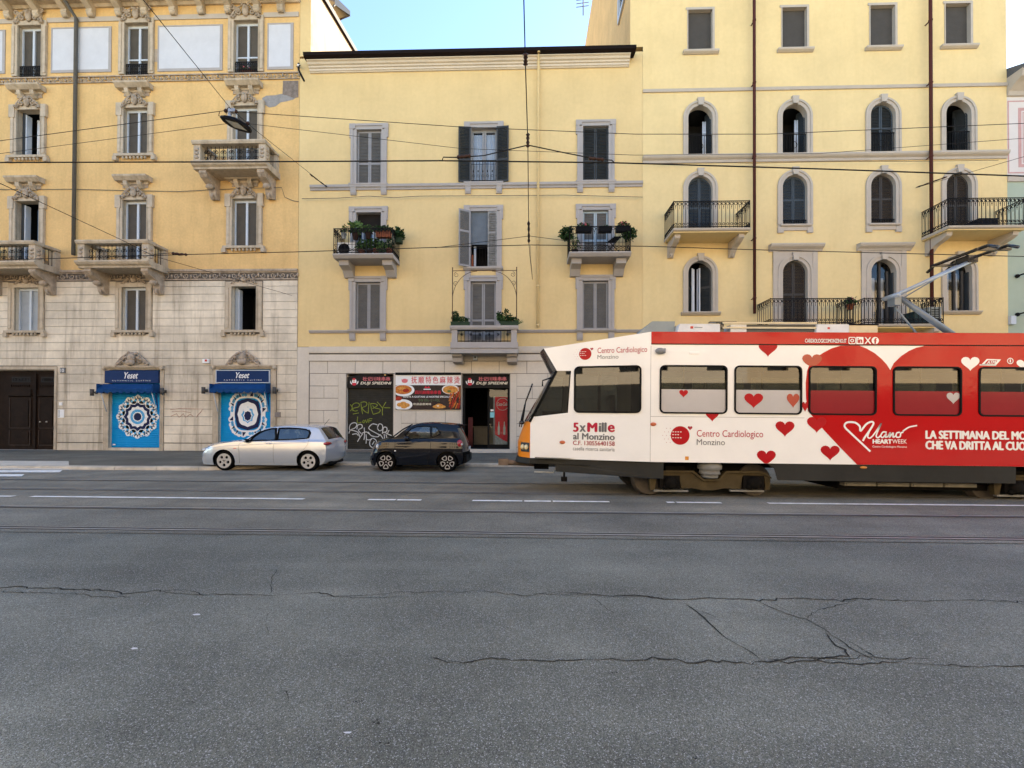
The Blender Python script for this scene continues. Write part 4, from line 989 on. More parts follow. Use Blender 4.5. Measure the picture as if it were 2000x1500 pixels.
# stone balcony over the shop with the iron arch
hw, d = 1.32, .95; zb0 = Z(690, 947, YF - d); zb1 = Z(668, 947, YF - d); zt1 = Z(636, 947, YF - d)
bo = MB(m_trim); hh = zb1 - zb0; bo.run([(0, 0), (-d - .06, 0), (-d - .06, .12), (-d + .05, .14), (-d + .05, .2), (-d, .22), (-d, hh), (0, hh)], -hw - .04, hw + .04)
cb = d2 + .13; bo = link('balcony', bo, B2, loc2(cb, zb0))
for s in (-1, 1): k = MB(m_trim); x = s * (hw - .2); k.run([(0, -.34), (-.5, -.34), (-.62, -.3), (-.66, -.14), (-.8, -.08), (-.8, 0), (0, 0)], x - .2, x + .2); link('bracket', k, bo, (0, 0, 0))
k = MB(m_trim); ht = zt1 - zb0
for s in (-1, 1): x = s * (hw - .12); k.box(x - .11, x + .11, -d + .02, -d + .24, hh, ht - .16); k.box(x - .12, x + .12, -d + .01, -d + .25, hh, hh + .1); k.box(x - .12, x + .12, -d + .01, -d + .25, ht - .28, ht - .2); k.box(x - .06, x + .06, -d + .24, 0, ht - .14, ht - .02)
k.run([(-d + .26, ht - .16), (-d - .02, ht - .16), (-d - .06, ht - .08), (-d - .06, ht), (-d + .28, ht)], -hw - .06, hw + .06); link('parapet', k, bo, (0, 0, 0))
k = MB(m_iron); balusters(k, [(-hw + .23, -d + .13), (hw - .23, -d + .13)], hh + .01, ht - .18, .15, False)
for i in range(6): x = -hw + .4 + i * .37; k.ring((x, -d + .13, (hh + ht) / 2), .05, .01, 'y', 9, 4); k.ball((x, -d + .13, (hh + ht) / 2), .03, .02, .03, 5, 4)
for s in (-1, 1): balusters(k, [(s * (hw - .06), -d + .26), (s * (hw - .06), -.02)], hh + .01, ht - .16, .15, False)
link('railing', k, bo, (0, 0, 0))
k = MB(M('rusty_iron', (.08, .05, .035), .7, .2, 9)); yq = -d + .1; zt = Z(527, 947, YF - d) - zb0; r0 = 1.0
for s in (-1, 1):
    x = s * (hw - .02); k.tube([(x, yq, ht), (x, yq, zt + .1)], .02, 6); k.ball((x, yq, zt + .12), .025)
    k.tube([(x - s * r0 * (1 - math.cos(t * math.pi / 18)), yq, zt - .02 - r0 * 1.15 * (1 - math.sin(t * math.pi / 18))) for t in range(10)], .012, 5)
    scroll(k, (x - s * .16, yq, zt - .16), .11, .011, 1.4, -s, math.pi / 2); scroll(k, (x - s * .13, yq, zt - .5), .1, .011, 1.4, s, -math.pi / 2)
k.tube([(-hw + .02, yq, zt), (hw - .02, yq, zt)], .014, 5); link('iron_arch', k, bo, (0, 0, 0))
# roller shutter with graffiti
mb = MB(M('dark_roller', (.034, .032, .026), .6, .15, 4)); yb = YF + .14; rollblind(mb, gsh[0], gsh[1], gsh[2], Z(757, 721), yb, .09); so = link('roller_shutter', mb, B2)
def tag_strokes(strokes, m, r, y):
    k = MB(m)
    for n_st, st in enumerate(strokes):
        pts = [Vector(P3(u, v, y)) - Vector((0, .0006 * n_st, 0)) for u, v in st]; sm = []
        for i in range(len(pts) - 1):      # smooth the hand-drawn line
            p0, p1, p2, p3 = pts[max(i - 1, 0)], pts[i], pts[i + 1], pts[min(i + 2, len(pts) - 1)]
            for t in (0, .25, .5, .75): sm.append(.5 * (2 * p1 + (p2 - p0) * t + (2 * p0 - 5 * p1 + 4 * p2 - p3) * t * t + (3 * p1 - p0 - 3 * p2 + p3) * t ** 3))
        sm.append(pts[-1]); vs = []
        for i, p in enumerate(sm):
            d_ = (sm[min(i + 1, len(sm) - 1)] - sm[max(i - 1, 0)]).normalized(); n_ = Vector((-d_.z, 0, d_.x)); vs += [p + n_ * r, p - n_ * r]
        k.add(vs, [(2 * i, 2 * i + 1, 2 * i + 3, 2 * i + 2) for i in range(len(sm) - 1)])
    return k
def G(pts): return [(670 + x * .12, 720 + y * .12) for x, y in pts]
gr = [G(p) for p in ([(160, 690), (150, 600), (200, 560), (260, 570), (255, 620), (160, 650), (190, 690), (240, 680)], [(290, 550), (300, 640), (320, 740)], [(290, 550), (360, 540), (390, 570), (370, 610), (310, 640), (360, 700), (405, 720)], [(425, 545), (415, 640), (410, 730)], [(450, 560), (460, 650), (490, 740)], [(450, 570), (520, 570), (560, 600), (480, 650)], [(480, 600), (520, 640), (600, 660), (590, 710), (490, 745)], [(555, 540), (600, 590), (640, 640)], [(700, 540), (650, 630), (640, 700), (645, 760)], [(670, 635), (770, 638)], [(160, 740), (260, 720)], [(120, 580), (150, 640), (120, 690)],
      [(240, 780), (235, 880), (300, 870)], [(335, 835), (320, 870), (345, 880), (350, 840)], [(365, 830), (385, 880), (405, 820)], [(420, 880), (425, 820), (480, 815)], [(425, 850), (465, 848)])]
link('graffiti', tag_strokes(gr, M('yellow_spray', (.20, .24, .035), .8, .2, 12), .016, yb - .014), so)
gr = [G(p) for p in ([(95, 1055), (120, 1000), (200, 960), (225, 900), (180, 880), (120, 910), (105, 990), (180, 1010), (245, 1040), (270, 1110)], [(225, 990), (240, 920), (300, 910), (310, 960), (250, 1000), (300, 1060)], [(345, 960), (350, 1080), (340, 1160)], [(310, 1050), (380, 1030), (420, 1060)], [(560, 915), (480, 900), (420, 960), (450, 1000), (560, 1060), (590, 1080), (560, 1110), (460, 1090), (410, 1030)], [(560, 960), (590, 900), (640, 920), (640, 990), (590, 1010), (560, 970)], [(640, 1060), (660, 960), (710, 960), (710, 1020), (650, 1040)], [(690, 1040), (720, 1060), (790, 1090)], [(750, 1000), (720, 1060)], [(320, 1060), (270, 1130), (235, 1190)], [(375, 1070), (380, 1140), (375, 1220)], [(380, 1150), (430, 1160), (480, 1130)], [(480, 1130), (440, 1180), (440, 1250), (490, 1285), (535, 1250), (540, 1170), (490, 1130)], [(510, 1180), (475, 1240)], [(600, 1070), (640, 1120), (655, 1170), (600, 1180), (580, 1220)], [(670, 1060), (680, 1160)], [(700, 1070), (720, 1150)], [(150, 1070), (220, 1060), (250, 1090)])]
link('graffiti', tag_strokes(gr, M('white_spray', (.52, .52, .50), .8, .2, 8), .019, yb - .0145), so)
# shop doorway: dark frame, glass leaf
mb = MB(m_black); x0, x1 = gdr[0], gdr[1]; zt = gdr[3]; y = YF + .12
mb.box(x0, x0 + .1, y, y + .08, .25, zt); mb.box(x1 - .09, x1, y, y + .08, .25, zt); mb.box(x0 + .1, x1 - .09, y, y + .08, Z(758, 948), zt)
xm = X(952, 800); mb.box(xm - .03, xm + .05, y + .3, y + .36, .25, Z(758, 948)); mb.box(xm + .05, x1 - .09, y + .3, y + .36, .25, .42); fo = link('door_frame', mb, B2)
g = MB(MGLASS('shop_glass', (.85, .9, .92), .9)); g.quad((xm + .05, y + .33, .42), (x1 - .09, y + .33, .42), (x1 - .09, y + .33, Z(758, 948)), (xm + .05, y + .33, Z(758, 948))); link('glass_leaf', g, fo)
k = MB(m_grey); k.box(x0 - .1, x1 + .12, YF - .12, YF + .3, .1, .25); link('threshold', k, fo)
k = MB(m_white); k.box(xm + .1, xm + .24, y + .32, y + .328, Z(803, 948), Z(799, 948)); k.cur(M('cyan_paper', (.25, .6, .68), .7, 0)); k.box(xm + .08, xm + .26, y + .32, y + .328, Z(815.5, 948), Z(805, 948)); link('paper_notice', k, fo)
k = MB(m_white)
k.cur(M('door_curtain', (.16, .05, .045), .9, .2, 5))
for i in range(4): k.tube([(x0 + .16 + i * .05, YF + .9, .3), (x0 + .16 + i * .05, YF + .9, Z(815, 948))], .03, 6)
link('door_curtain', k, fo)
# things in and on the shop
xa, xb = X(963.5, 820, YF + .55), X(994, 820, YF + .55); z0, z1 = .28, Z(775, 948, YF + .55)
t = thing('drinks_fridge', 'red drinks fridge lettered in white behind the shop door glass', 'fridge', ((xa + xb) / 2, YF + .9, .26))
m_cred = M('fridge_red', (.85, .012, .03), .5, .08, 4)
k = MB(M('fridge_grey', (.4, .4, .4), .4, .05, 4)); k.box(xa, xb, YF + .6, YF + 1.2, .26, z1); k.box(xa - .0, xa + .07, YF + .53, YF + .6, z0, z1); link('cabinet', k, t)
k = MB(m_cred); k.box(xa + .07, xb, YF + .55, YF + .599, z0, z1); dd = link('fridge_door', k, t)
yq = YF + .546; k = MB(m_white); cxf, czf = (xa + xb) / 2 + .06, z1 - .32; k.flat([ell(cxf, czf, .27, .27, 28), ell(cxf, czf, .255, .255, 28)], yq)
text(k, 'Coca-Cola', xa + .16, xb - .08, czf - .07, czf + .08, yq - .002, .01, .3)
for xx in (xa + .24, xb - .2):
    k.flat([[(xx - .04, z0 + .55), (xx + .04, z0 + .55), (xx + .05, z0 + .85), (xx + .02, z0 + 1.0), (xx + .02, z0 + 1.12), (xx - .02, z0 + 1.12), (xx - .02, z0 + 1.0), (xx - .05, z0 + .85)][::1]], yq)
k.cur(M('ice', (.5, .55, .58), .5, .4, 14)); k.flat([[(xa + .075, z0 + .01), (xb - .005, z0 + .01), (xb - .005, z0 + .22), (xb - .2, z0 + .3), (xb - .4, z0 + .42), (xa + .2, z0 + .48), (xa + .075, z0 + .56)]], yq - .001); link('lettering', k, dd)
t = thing('shop_counter', 'pale counter inside the dark skewer shop', 'counter', (X(946, 850, YF + 3), YF + 3, .26)); k = MB(M('counter_pale', (.32, .28, .2), .6, .1, 3)); xx = X(946, 850, YF + 3); k.box(xx - .5, xx + .6, YF + 2.8, YF + 3.4, .26, 1.1); k.box(xx - .55, xx + .65, YF + 2.75, YF + 3.45, 1.1, 1.15); link('body', k, t, bevel=.02)
m_signr = M('sign_red', (.55, .03, .05), .5, 0); m_signp = M('sign_pinkred', (.62, .16, .17), .5, 0); m_cream = M('cream_letter', (.75, .68, .52), .5, 0)
def duji(h, cu, label):
    x0, x1 = h[0] + .01, h[1] - .01; z0, z1 = Z(757.5, cu), h[3]; y = YF + .02
    t = thing('shop_sign', label, 'sign', ((x0 + x1) / 2, y, z0), 'black skewer shop signs')
    k = MB(m_blk2); n = 12; top = [(x1 - (x1 - x0) * i / n, z1 - .14 + .13 * math.sin(math.pi * i / n)) for i in range(n + 1)]; k.prism([[(x0, z0), (x1, z0)] + top], y, y + .08); link('board', k, t)
    w_, hh = x1 - x0, z1 - z0; yy = y - .004; k = MB(m_cream)
    text(k, 'DUJI SPIEDINI', x0 + w_ * .29, x0 + w_ * .965, z0 + hh * .19, z0 + hh * .43, yy, .02, .2); k.cur(m_signp)
    text(k, '\u675c\u8bb0\u5ddd\u5473\u4e32\u4e32', x0 + w_ * .34, x0 + w_ * .935, z0 + hh * .50, z0 + hh * .78, yy, .012); link('lettering', k, t)
    k = MB(m_white); cx, cz, r = x0 + w_ * .155, z0 + hh * .42, hh * .2
    k.flat([ell(cx, cz + .02, r * .8, r, 20)], yy)
    for s in (-1, 1): k.flat([[(cx + s * r * a, cz + r * b) for a, b in ((.75, -.9), (1.15, -.75), (1.5, -.1), (1.4, .5), (1.15, .1), (.95, -.35))][::s]], yy - .0006)
    k.cur(m_signr); k.flat([ell(cx, cz - r * .75, r * .8, r * .5, 16)], yy - .001); k.flat([ell(cx - r * .1, cz + r * 1.0, r * .55, r * .4, 16)], yy - .001)
    k.cur(M('sign_orange', (.6, .2, .05), .5, 0)); k.flat([ell(cx - r * .1, cz + r * .3, r * .35, r * .2, 12)], yy - .0015); link('emblem', k, t)
duji(gsh, 721, 'black arched shop sign over the graffitied roller shutter'); duji(gdr, 948, 'black arched shop sign over the open doorway with the red fridge')
# menu banner
x0, x1 = X(773.5, 765), X(900.5, 765); z0, z1 = Z(800, 837), Z(728.5, 837); y = YF - .06
t = thing('menu_banner', 'food banner with red Chinese lettering on a white strip between the shop openings', 'sign', ((x0 + x1) / 2, y, z0))
w_, hh = x1 - x0, z1 - z0; k = MB(M('banner_dark', (.05, .035, .03), .5, .3, 5)); k.box(x0, x1, y, YF - .024, z0, z1); k.cur(m_black); k.box(x0, x1, y - .06, YF - .0245, z1 - .09, z1 + .01)
k.cur(m_white); k.box(x0, x1, y - .006, y, z0 + hh * .665, z1 - .09); link('board', k, t)
k = MB(m_signp); yy = y - .01; text(k, '\u629a\u987a\u7279\u8272\u9ebb\u8fa3\u70eb', x0 + w_ * .24, x0 + w_ * .985, z0 + hh * .71, z0 + hh * .90, yy, .01, 0, 1.35)
k.flat([ell(x0 + w_ * .14, z0 + hh * .78, .13, .09, 18)], yy); k.flat([rct(x0 + w_ * .09, x0 + w_ * .19, z0 + hh * .80, z0 + hh * .82)], yy - .001)
k.cur(m_signr); text(k, '\u56db\u5ddd\u9ebb\u8fa3\u4e32\u4e32\u9999', x0 + w_ * .30, x0 + w_ * .70, z0 + hh * .42, z0 + hh * .52, yy + .006, .012)
k.flat([[(x0 + w_ * .44, z0 + hh * .58), (x0 + w_ * .53, z0 + hh * .58), (x0 + w_ * .51, z0 + hh * .64), (x0 + w_ * .485, z0 + hh * .6), (x0 + w_ * .46, z0 + hh * .64)]], yy + .006)
k.cur(m_white); text(k, 'VENITE A GUSTARE LE NOSTRE SPECIALIT\u00c0', x0 + w_ * .11, x0 + w_ * .88, z0 + hh * .325, z0 + hh * .385, yy, .012); k.flat([rct(x0 + w_ * .43, x0 + w_ * .54, z0 + hh * .54, z0 + hh * .565)], yy + .006)
k.cur(m_cream); text(k, '\u6b22\u8fce\u54c1\u5c1d\u7f8e\u5473', x0 + w_ * .27, x0 + w_ * .55, z0 + hh * .12, z0 + hh * .18, yy + .006, .012); k.cur(M('dull_green', (.09, .14, .07), .6, 0)); text(k, '\u7279\u8272\u5c0f\u5403', x0 + w_ * .35, x0 + w_ * .68, z0 + hh * .21, z0 + hh * .30, yy + .006, .0); link('lettering', k, t)
k = MB(m_white); yy = y - .005
m_soup = M('soup_orange', (.50, .16, .03), .4, .5, 14); m_fry = M('fried_gold', (.58, .27, .06), .5, .4, 14); m_chi = M('chili_red', (.33, .03, .015), .4, .5, 14)
def clipx(q): return [(min(max(a, x0 + .004), x1 - .004), min(max(b, z0 + .004), z0 + hh * .66)) for a, b in q]
def disc(cx, cz, rx, rz, m, dy=0): k.cur(m); q = clipx(ell(x0 + w_ * cx, z0 + hh * cz, w_ * rx, hh * rz, 26)); o = []; [o.append(p) for p in q if not o or math.dist(p, o[-1]) > 1e-4]; k.flat([o], yy - dy)
disc(.12, .53, .17, .17, m_white); disc(.11, .54, .14, .125, m_soup, .001); disc(.09, .58, .06, .04, m_fry, .002); disc(.16, .52, .05, .05, m_chi, .002)
disc(.84, .55, .13, .13, m_white, 0); disc(.84, .54, .115, .11, m_fry, .001); disc(.82, .5, .03, .03, m_leafg, .002); disc(.87, .58, .05, .03, m_soup, .002)
disc(.11, .13, .15, .15, m_white); disc(.04, .3, .06, .06, m_chi, .001)
for i, (a, b) in enumerate(((.07, .13), (.12, .16), (.17, .12), (.13, .08))): disc(a, b, .05, .055, m_fry, .002 + .001 * i); 
disc(.67, .08, .10, .05, m_fry, .001); disc(.67, .11, .06, .05, m_fry, .002); disc(.65, .1, .02, .02, m_cream, .003); disc(.7, .13, .02, .02, m_soup, .003)
random.seed(5)
for i in range(26):
    a, b = random.uniform(.82, .98), random.uniform(.05, .42); k.cur(m_chi if i % 3 else m_soup); cx, cz = x0 + w_ * a, z0 + hh * b; k.flat([clipx([(cx - .02, cz - .11), (cx + .03, cz - .1), (cx + .11, cz + .12), (cx + .07, cz + .13)])], yy - .002 - .0004 * i)
for i in range(5): cx = x0 + w_ * (.90 + i * .02); k.cur(m_soup); k.flat([clipx([(cx, z0 + hh * .35), (cx + .02, z0 + hh * .35), (cx + .16, z0 + hh * .62), (cx + .14, z0 + hh * .62)])], yy - .0015 - .0004 * i)
link('food_picture', k, t)
x, z = at(929, 699); t = thing('wall_box', 'small pale box under the stone balcony', 'box', (x, YF - .1, z)); k = MB(m_wfr); k.box(x - .09, x + .09, YF - .2, YF - .07, z - .12, z + .12); link('case', k, t, bevel=.015)
k = MB(m_pipe); k.box(x - .04, x + .04, YF - .205, YF - .2, z - .04, z + .04); link('front_grille', k, t)
# corner bracket with cables at the top left
t = thing('cable_bracket', 'black cable bracket sticking out at the top left corner of the low house', 'bracket', P3(584, 140, YF - .05)); k = MB(m_iron); k.tube([P3(583, 124, YF - .05), P3(583, 136, YF - .3), P3(594, 158, YF - .5)], .04, 6); k.tube([P3(580, 130, YF - .02), P3(586, 128, YF - .3)], .025, 5); link('rod', k, t); k = MB(m_white); k.ball(P3(583, 128, YF - .2), .06); link('insulator', k, t)
# ================================================================ RIGHT BUILDING (tall, round-headed windows)
xr0, xr1 = xc1 + .006, X(1967, 300); xr0u = X(1231, 60)
B3 = thing('apartment_building', 'tall yellow apartment building with round headed windows and brown pipes behind the tram', 'building', (11.5, YF, .1))
def loc3(c, z): return (c - 11.5, 0, z - .1)
e = [X(1367.5, 350), X(1552, 350), X(1724.5, 350), X(1872, 350)]; HR = (X(1576, 250) - X(1528, 250)) / 2
q1 = (Z(97, 1551), Z(15, 1551)); q2 = (Z(302, 1551), Z(204, 1551)); q3 = (Z(439.5, 1551), Z(342, 1551)); q4 = (Z(610, 1367), Z(510, 1367))
zb3 = Z(452, 1395, YF - 1.2); zb4 = Z(640, 1590, YF - 1.0)
ztr = 29.5
holes = []
for i, c in enumerate(e):
    holes.append((c - HR, c + HR, *q1, 0)); holes.append((c - HR, c + HR, *q2, 1))
    holes.append((c - HR, c + HR, q3[0] if i in (1, 2) else zb3 + .14, q3[1], 1)); holes.append((c - HR, c + HR, q4[0] if i in (0, 3) else zb4 + .12, q4[1], 1))
mb = MB(m_yell2)
wall(mb, xr0, xr1, 0, ztr, holes, YF, .24, m_trimw); mb.quad((xr0u, YF, ztop + .2), (xr0, YF, ztop + .2), (xr0, YF, ztr), (xr0u, YF, ztr)); mb.quad((xr0u, YF, ztop + .2), (xr0u, YF + .6, ztop + .2), (xr0, YF + .6, ztop + .2), (xr0, YF, ztop + .2))
mb.cur(m_room)
for i in (0, 1, 2, 3):
    c = e[i]; room(mb, (c - HR, c + HR, *q2), YF + .27, 1.2)
for i in (0, 2, 3): c = e[i]; room(mb, (c - HR, c + HR, q4[0] if i != 2 else zb4 + .12, q4[1]), YF + .27, 1.2)
mb.cur(m_ochre); xsd = xr0u  # left side wall in deeper ochre, its shaded tone put into the colour
# side wall with a window, back and far wall
yw0, yw1 = YF + 1.05, YF + 2.15
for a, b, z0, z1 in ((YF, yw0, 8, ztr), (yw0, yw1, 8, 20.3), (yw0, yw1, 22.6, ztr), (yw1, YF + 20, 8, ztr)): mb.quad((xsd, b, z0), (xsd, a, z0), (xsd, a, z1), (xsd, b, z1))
mb.cur(m_yell2); mb.quad((xr1, YF, 0), (xr1, YF + 20, 0), (xr1, YF + 20, ztr), (xr1, YF, ztr)); mb.quad((xr1, YF + 20, 0), (xsd, YF + 20, 0), (xsd, YF + 20, ztr), (xr1, YF + 20, ztr)); mb.quad((xsd, YF, ztr), (xr1, YF, ztr), (xr1, YF + 20, ztr), (xsd, YF + 20, ztr))
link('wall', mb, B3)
mb = MB(m_wfr); 
for a, b, z0, z1 in ((yw0 - .12, yw0, 20.1, 22.8), (yw1, yw1 + .12, 20.1, 22.8), (yw0, yw1, 20.1, 20.3), (yw0, yw1, 22.6, 22.8)): mb.box(xsd - .09, xsd + .02, a, b, z0, z1)
wo = link('window', mb, B3); k = MB(m_blindb); k.box(xsd + .06, xsd + .1, yw0, yw1, 20.3, 22.6); k.cur(m_glassd); [k.box(xsd + .02, xsd + .06, yw0, yw1, 20.35 + i * .16, 20.44 + i * .16) for i in range(14)]; link('blind', k, wo)
# string, ledge
mb = MB(m_trimw); za, zb = Z(181, 1300), Z(175.5, 1300); mb.run([(YF + .01, za), (YF - .05, za), (YF - .07, zb), (YF + .01, zb)], xr0, xr1)
za, zb = Z(316, 1551), Z(303, 1551); h = zb - za
mb.run([(YF + .01, za), (YF - .05, za), (YF - .06, za + h * .35), (YF - .15, za + h * .55), (YF - .19, za + h * .75), (YF - .19, zb), (YF + .01, zb + .01)], xr0, xr1 - .05); link('string_course', mb, B3)
for u, vb in ((1467.5, 615), (1808, 640)):
    mb = MB(m_pipebr); xp = X(u, 300); mb.tube([(xp, YF - .25, ztr - .5), (xp, YF - .25, Z(vb, u))], .062, 8)
    for v in (50, 170, 312, 470, 585): z = Z(v, u); mb.tube([(xp, YF - .25, z - .03), (xp, YF - .25, z + .03)], .075, 8); mb.box(xp - .02, xp + .02, YF - .22, YF, z - .015, z + .015)
    link('drainpipe', mb, B3)
# windows
def archring(mb, hw0, hw1, zc, y0, y1, n=20):
    p = [(hw0 * math.cos(math.pi * i / n), zc + hw0 * math.sin(math.pi * i / n)) for i in range(n + 1)]; q = [(hw1 * math.cos(math.pi * i / n), zc + hw1 * math.sin(math.pi * i / n)) for i in range(n + 1)]
    vs = [(a, y0, b) for a, b in p] + [(a, y0, b) for a, b in q] + [(a, y1, b) for a, b in q]; m = n + 1
    mb.add(vs, [(i, m + i, m + i + 1, i + 1) for i in range(n)] + [(m + i, 2 * m + i, 2 * m + i + 1, m + i + 1) for i in range(n)])
    mb.add([(a, y0, b) for a, b in p] + [(a, y1, b) for a, b in p], [(i, i + 1, m + i + 1, m + i) for i in range(n)])
def leafarch(mb, s, h, hw, y, fm, sm, mid=.5, z0=0.):
    """one leaf of a round headed louvred shutter"""
    zc = h - hw; n = 10; x_in = s * .008
    def edge(z): return hw - .01 if z <= zc else math.sqrt(max((hw - .01) ** 2 - (z - zc) ** 2, 0))
    mb.cur(fm); a, b = sorted((x_in, s * .06)); mb.box(a, b, y - .022, y + .02, z0, h - .012)
    pts = [s * 1] ; zs = [z0 + (zc - z0) * i / 4 for i in range(5)] + [zc + hw * math.sin(math.pi / 2 * i / n) for i in range(1, n + 1)]
    o = [(s * edge(z), z) for z in zs]; i_ = [(s * max(edge(z) - .06, .05), z - (.05 if z > zc + hw * .6 else 0)) for z in zs]
    vs = [(p[0], y - .021, p[1]) for p in o] + [(p[0], y - .021, p[1]) for p in i_]; m = len(o)
    mb.add(vs, [((i, i + 1, m + i + 1, m + i) if s > 0 else (i, m + i, m + i + 1, i + 1))[::-1] for i in range(m - 1)])
    for z in (z0, z0 + (h - z0) * mid): mb.box(*sorted((s * .06, s * (hw - .05))), y - .02, y + .018, z, z + .09)
    mb.cur(sm); z = z0 + .1
    while z < h - .08:
        w_ = max(edge(z + .03) - .05, .07); x0, x1 = sorted((s * .06, s * w_))
        mb.add([(x0, y - .012, z), (x1, y - .012, z), (x1, y + .014, z + .058), (x0, y + .014, z + .058)], [(0, 1, 2, 3)]); mb.add([(x0, y - .012, z), (x1, y - .012, z), (x1, y + .006, z - .004), (x0, y + .006, z - .004)], [(3, 2, 1, 0)]); z += .062
def arch_window(c, q, style, fm=m_shb, sm=m_shbs, tall=False, keyst=True, header=False, sillm='plain', rail=0, z0=None):
    zz0 = q[0] if z0 is None else z0; h = q[1] - zz0; hw = HR; zc = h - hw; mb = MB(m_trimw)
    for s in (-1, 1):
        for a, b, yy in ((hw, hw + .13, -.035), (hw + .13, hw + .21, -.07)): x0, x1 = sorted((s * a, s * b)); mb.box(x0, x1, yy, .01, 0, zc)
    archring(mb, hw, hw + .13, zc, -.035, .01); archring(mb, hw + .13, hw + .21, zc, -.07, .01)
    if keyst: mb.prism([[(-.10, h - .01), (.10, h - .01), (.14, h + .30), (-.14, h + .30)]], -.12, .01)
    if header:
        zt = h + .36; mb.box(-hw - .42, hw + .42, -.03, .009, 0, zt) if False else None
        for s in (-1, 1): x0, x1 = sorted((s * (hw + .21), s * (hw + .40))); mb.box(x0, x1, -.05, .01, 0, zt)
        mb.prism([[(-hw - .4, zc + .02)] + [(-(hw + .2) * math.cos(math.pi * i / 16), zc + (hw + .2) * math.sin(math.pi * i / 16)) for i in range(0, 17)] + [(hw + .4, zc + .02), (hw + .4, zt), (-hw - .4, zt)]], -.03, .009)
        mb.run([(0.01, zt), (-.06, zt), (-.1, zt + .07), (-.22, zt + .15), (-.26, zt + .22), (-.26, zt + .27), (.01, zt + .28)], -hw - .58, hw + .58)
    wo = link('window', mb, B3, loc3(c, zz0))
    y = .14
    if style == 'closed':
        for s in (-1, 1): b = MB(fm); leafarch(b, s, h, hw, y, fm, sm); link('shutter', b, wo, (0, 0, 0))
    elif style in ('open', 'half', 'ajar'):
        sides = {'open': ((1, 82),), 'half': ((1, 70), (-1, 86)), 'ajar': ((1, 42), (-1, 50))}[style]
        for s, ang in sides:
            b = MB(fm); leafarch(b, s, h, hw, 0, fm, sm); a = math.radians(ang); ca, sa = math.cos(a), math.sin(a)
            b.v = [(s * hw - s * (hw - abs(v[0])) * ca, y + (hw - abs(v[0])) * sa + v[1], v[2]) for v in b.v]; link('shutter', b, wo, (0, 0, 0))
        if style == 'ajar':
            g = MB(m_wfr); g.box(-.24, -.18, .3, .36, .02, h - .2); g.box(.06, .12, .3, .36, .02, h - .2); link('window_frame', g, wo, (0, 0, 0)); g = MB(m_curt); g.box(-.18, -.08, .42, .44, .02, h - .2); g.box(.02, .06, .42, .44, .02, h - .2); link('curtain', g, wo, (0, 0, 0))
        else:
            g = MB(m_curt if style == 'open' else m_shds); [g.tube([(hw - .2 + .05 * i, y + .35 + .03 * (i % 2), .05), (hw - .2 + .05 * i, y + .35 + .03 * (i % 2), h - .35)], .03, 5) for i in range(3)]; link('curtain', g, wo, (0, 0, 0))
    elif style == 'glass':
        g = MB(MGLASS('clear_pane')); g.flat([arch(0, hw, .02, h)], y + .1); link('window_pane', g, wo, (0, 0, 0))
        g = MB(m_shbr)
        for x in (-.0, -hw + .04, hw * .62): g.box(x - .04, x + .04, y + .05, y + .14, 0, h - (.03 if x == 0 else .42))
        link('window_frame', g, wo, (0, 0, 0))
        g = MB(m_curt); g.box(-hw + .1, -.06, y + .25, y + .27, .02, h * .78); g.box(.06, hw * .6, y + .25, y + .27, .02, h * .78); link('curtain', g, wo, (0, 0, 0))
        b = MB(m_shd); x0 = hw - .03; b.box(x0 - .04, x0, y - .06, y + .5, 0, zc); link('shutter', b, wo, (0, 0, 0)); b = MB(m_shd); b.box(-x0, -x0 + .03, y + .2, y + .5, 0, zc); link('shutter', b, wo, (0, 0, 0))
    if sillm == 'plain': b = MB(m_trimw); b.run([(.01, -.14), (-.06, -.13), (-.14, -.06), (-.16, -.03), (-.16, 0), (.01, 0)], -hw - .3, hw + .3); link('sill', b, wo, (0, 0, 0))
    elif sillm == 'apron': b = MB(m_trimw); b.box(-hw - .2, hw + .2, -.05, .01, -.24, 0); b.run([(.01, -.1), (-.1, -.08), (-.13, -.05), (-.13, .001), (.01, .001)], -hw - .12, hw + .12); [b.box(*sorted((s * (hw - .02), s * (hw + .21))), -.07, .01, -.34, -.1) for s in (-1, 1)]; link('sill', b, wo, (0, 0, 0))
    if rail:
        k = MB(m_iron); balusters(k, [(-hw + .02, .05), (hw - .02, .05)], .02, rail, .1, False); k.tube([(-hw, .05, rail), (hw, .05, rail)], .018, 5); k.ring((0, .05, rail * .5), rail * .16, .01, 'y', 10, 4); link('railing', k, wo, (0, 0, 0))
    return wo
for i, c in enumerate(e):
    mb = MB(m_trimw); h = q1[1] - q1[0]
    mb.box(-HR - .09, HR + .09, -.03, .01, h, h + .1); mb.box(HR, HR + .09, -.03, .01, 0, h); mb.box(-HR - .035, -HR, -.03, .01, 0, h)
    wo = link('window', mb, B3, loc3(c, q1[0])); b = MB(M('roller_grey', (.075, .07, .064), .65, .1, 2)); rollblind(b, -HR, HR, 0, h, .15, .05); link('blind', b, wo, (0, 0, 0))
    b = MB(m_trimw); b.run([(.01, -.14), (-.05, -.13), (-.13, -.08), (-.15, -.04), (-.15, 0), (.01, 0)], -HR - .22, HR + .24); link('sill', b, wo, (0, 0, 0))
arch_window(e[0], q2, 'open', sillm='', rail=.88); arch_window(e[1], q2, 'open', sillm='', rail=.88); arch_window(e[2], q2, 'closed', m_shb, m_shds, sillm='', rail=.88); arch_window(e[3], q2, 'half', m_shd, m_shds, sillm='', rail=.88)
arch_window(e[0], q3, 'closed', sillm='', z0=zb3 + .14); arch_window(e[1], q3, 'closed', sillm='apron', rail=.22); arch_window(e[2], q3, 'closed', m_shbr, m_shbrs, sillm='apron', rail=.22); arch_window(e[3], q3, 'closed', m_shbr, m_shbrs, sillm='', z0=zb3 + .14)
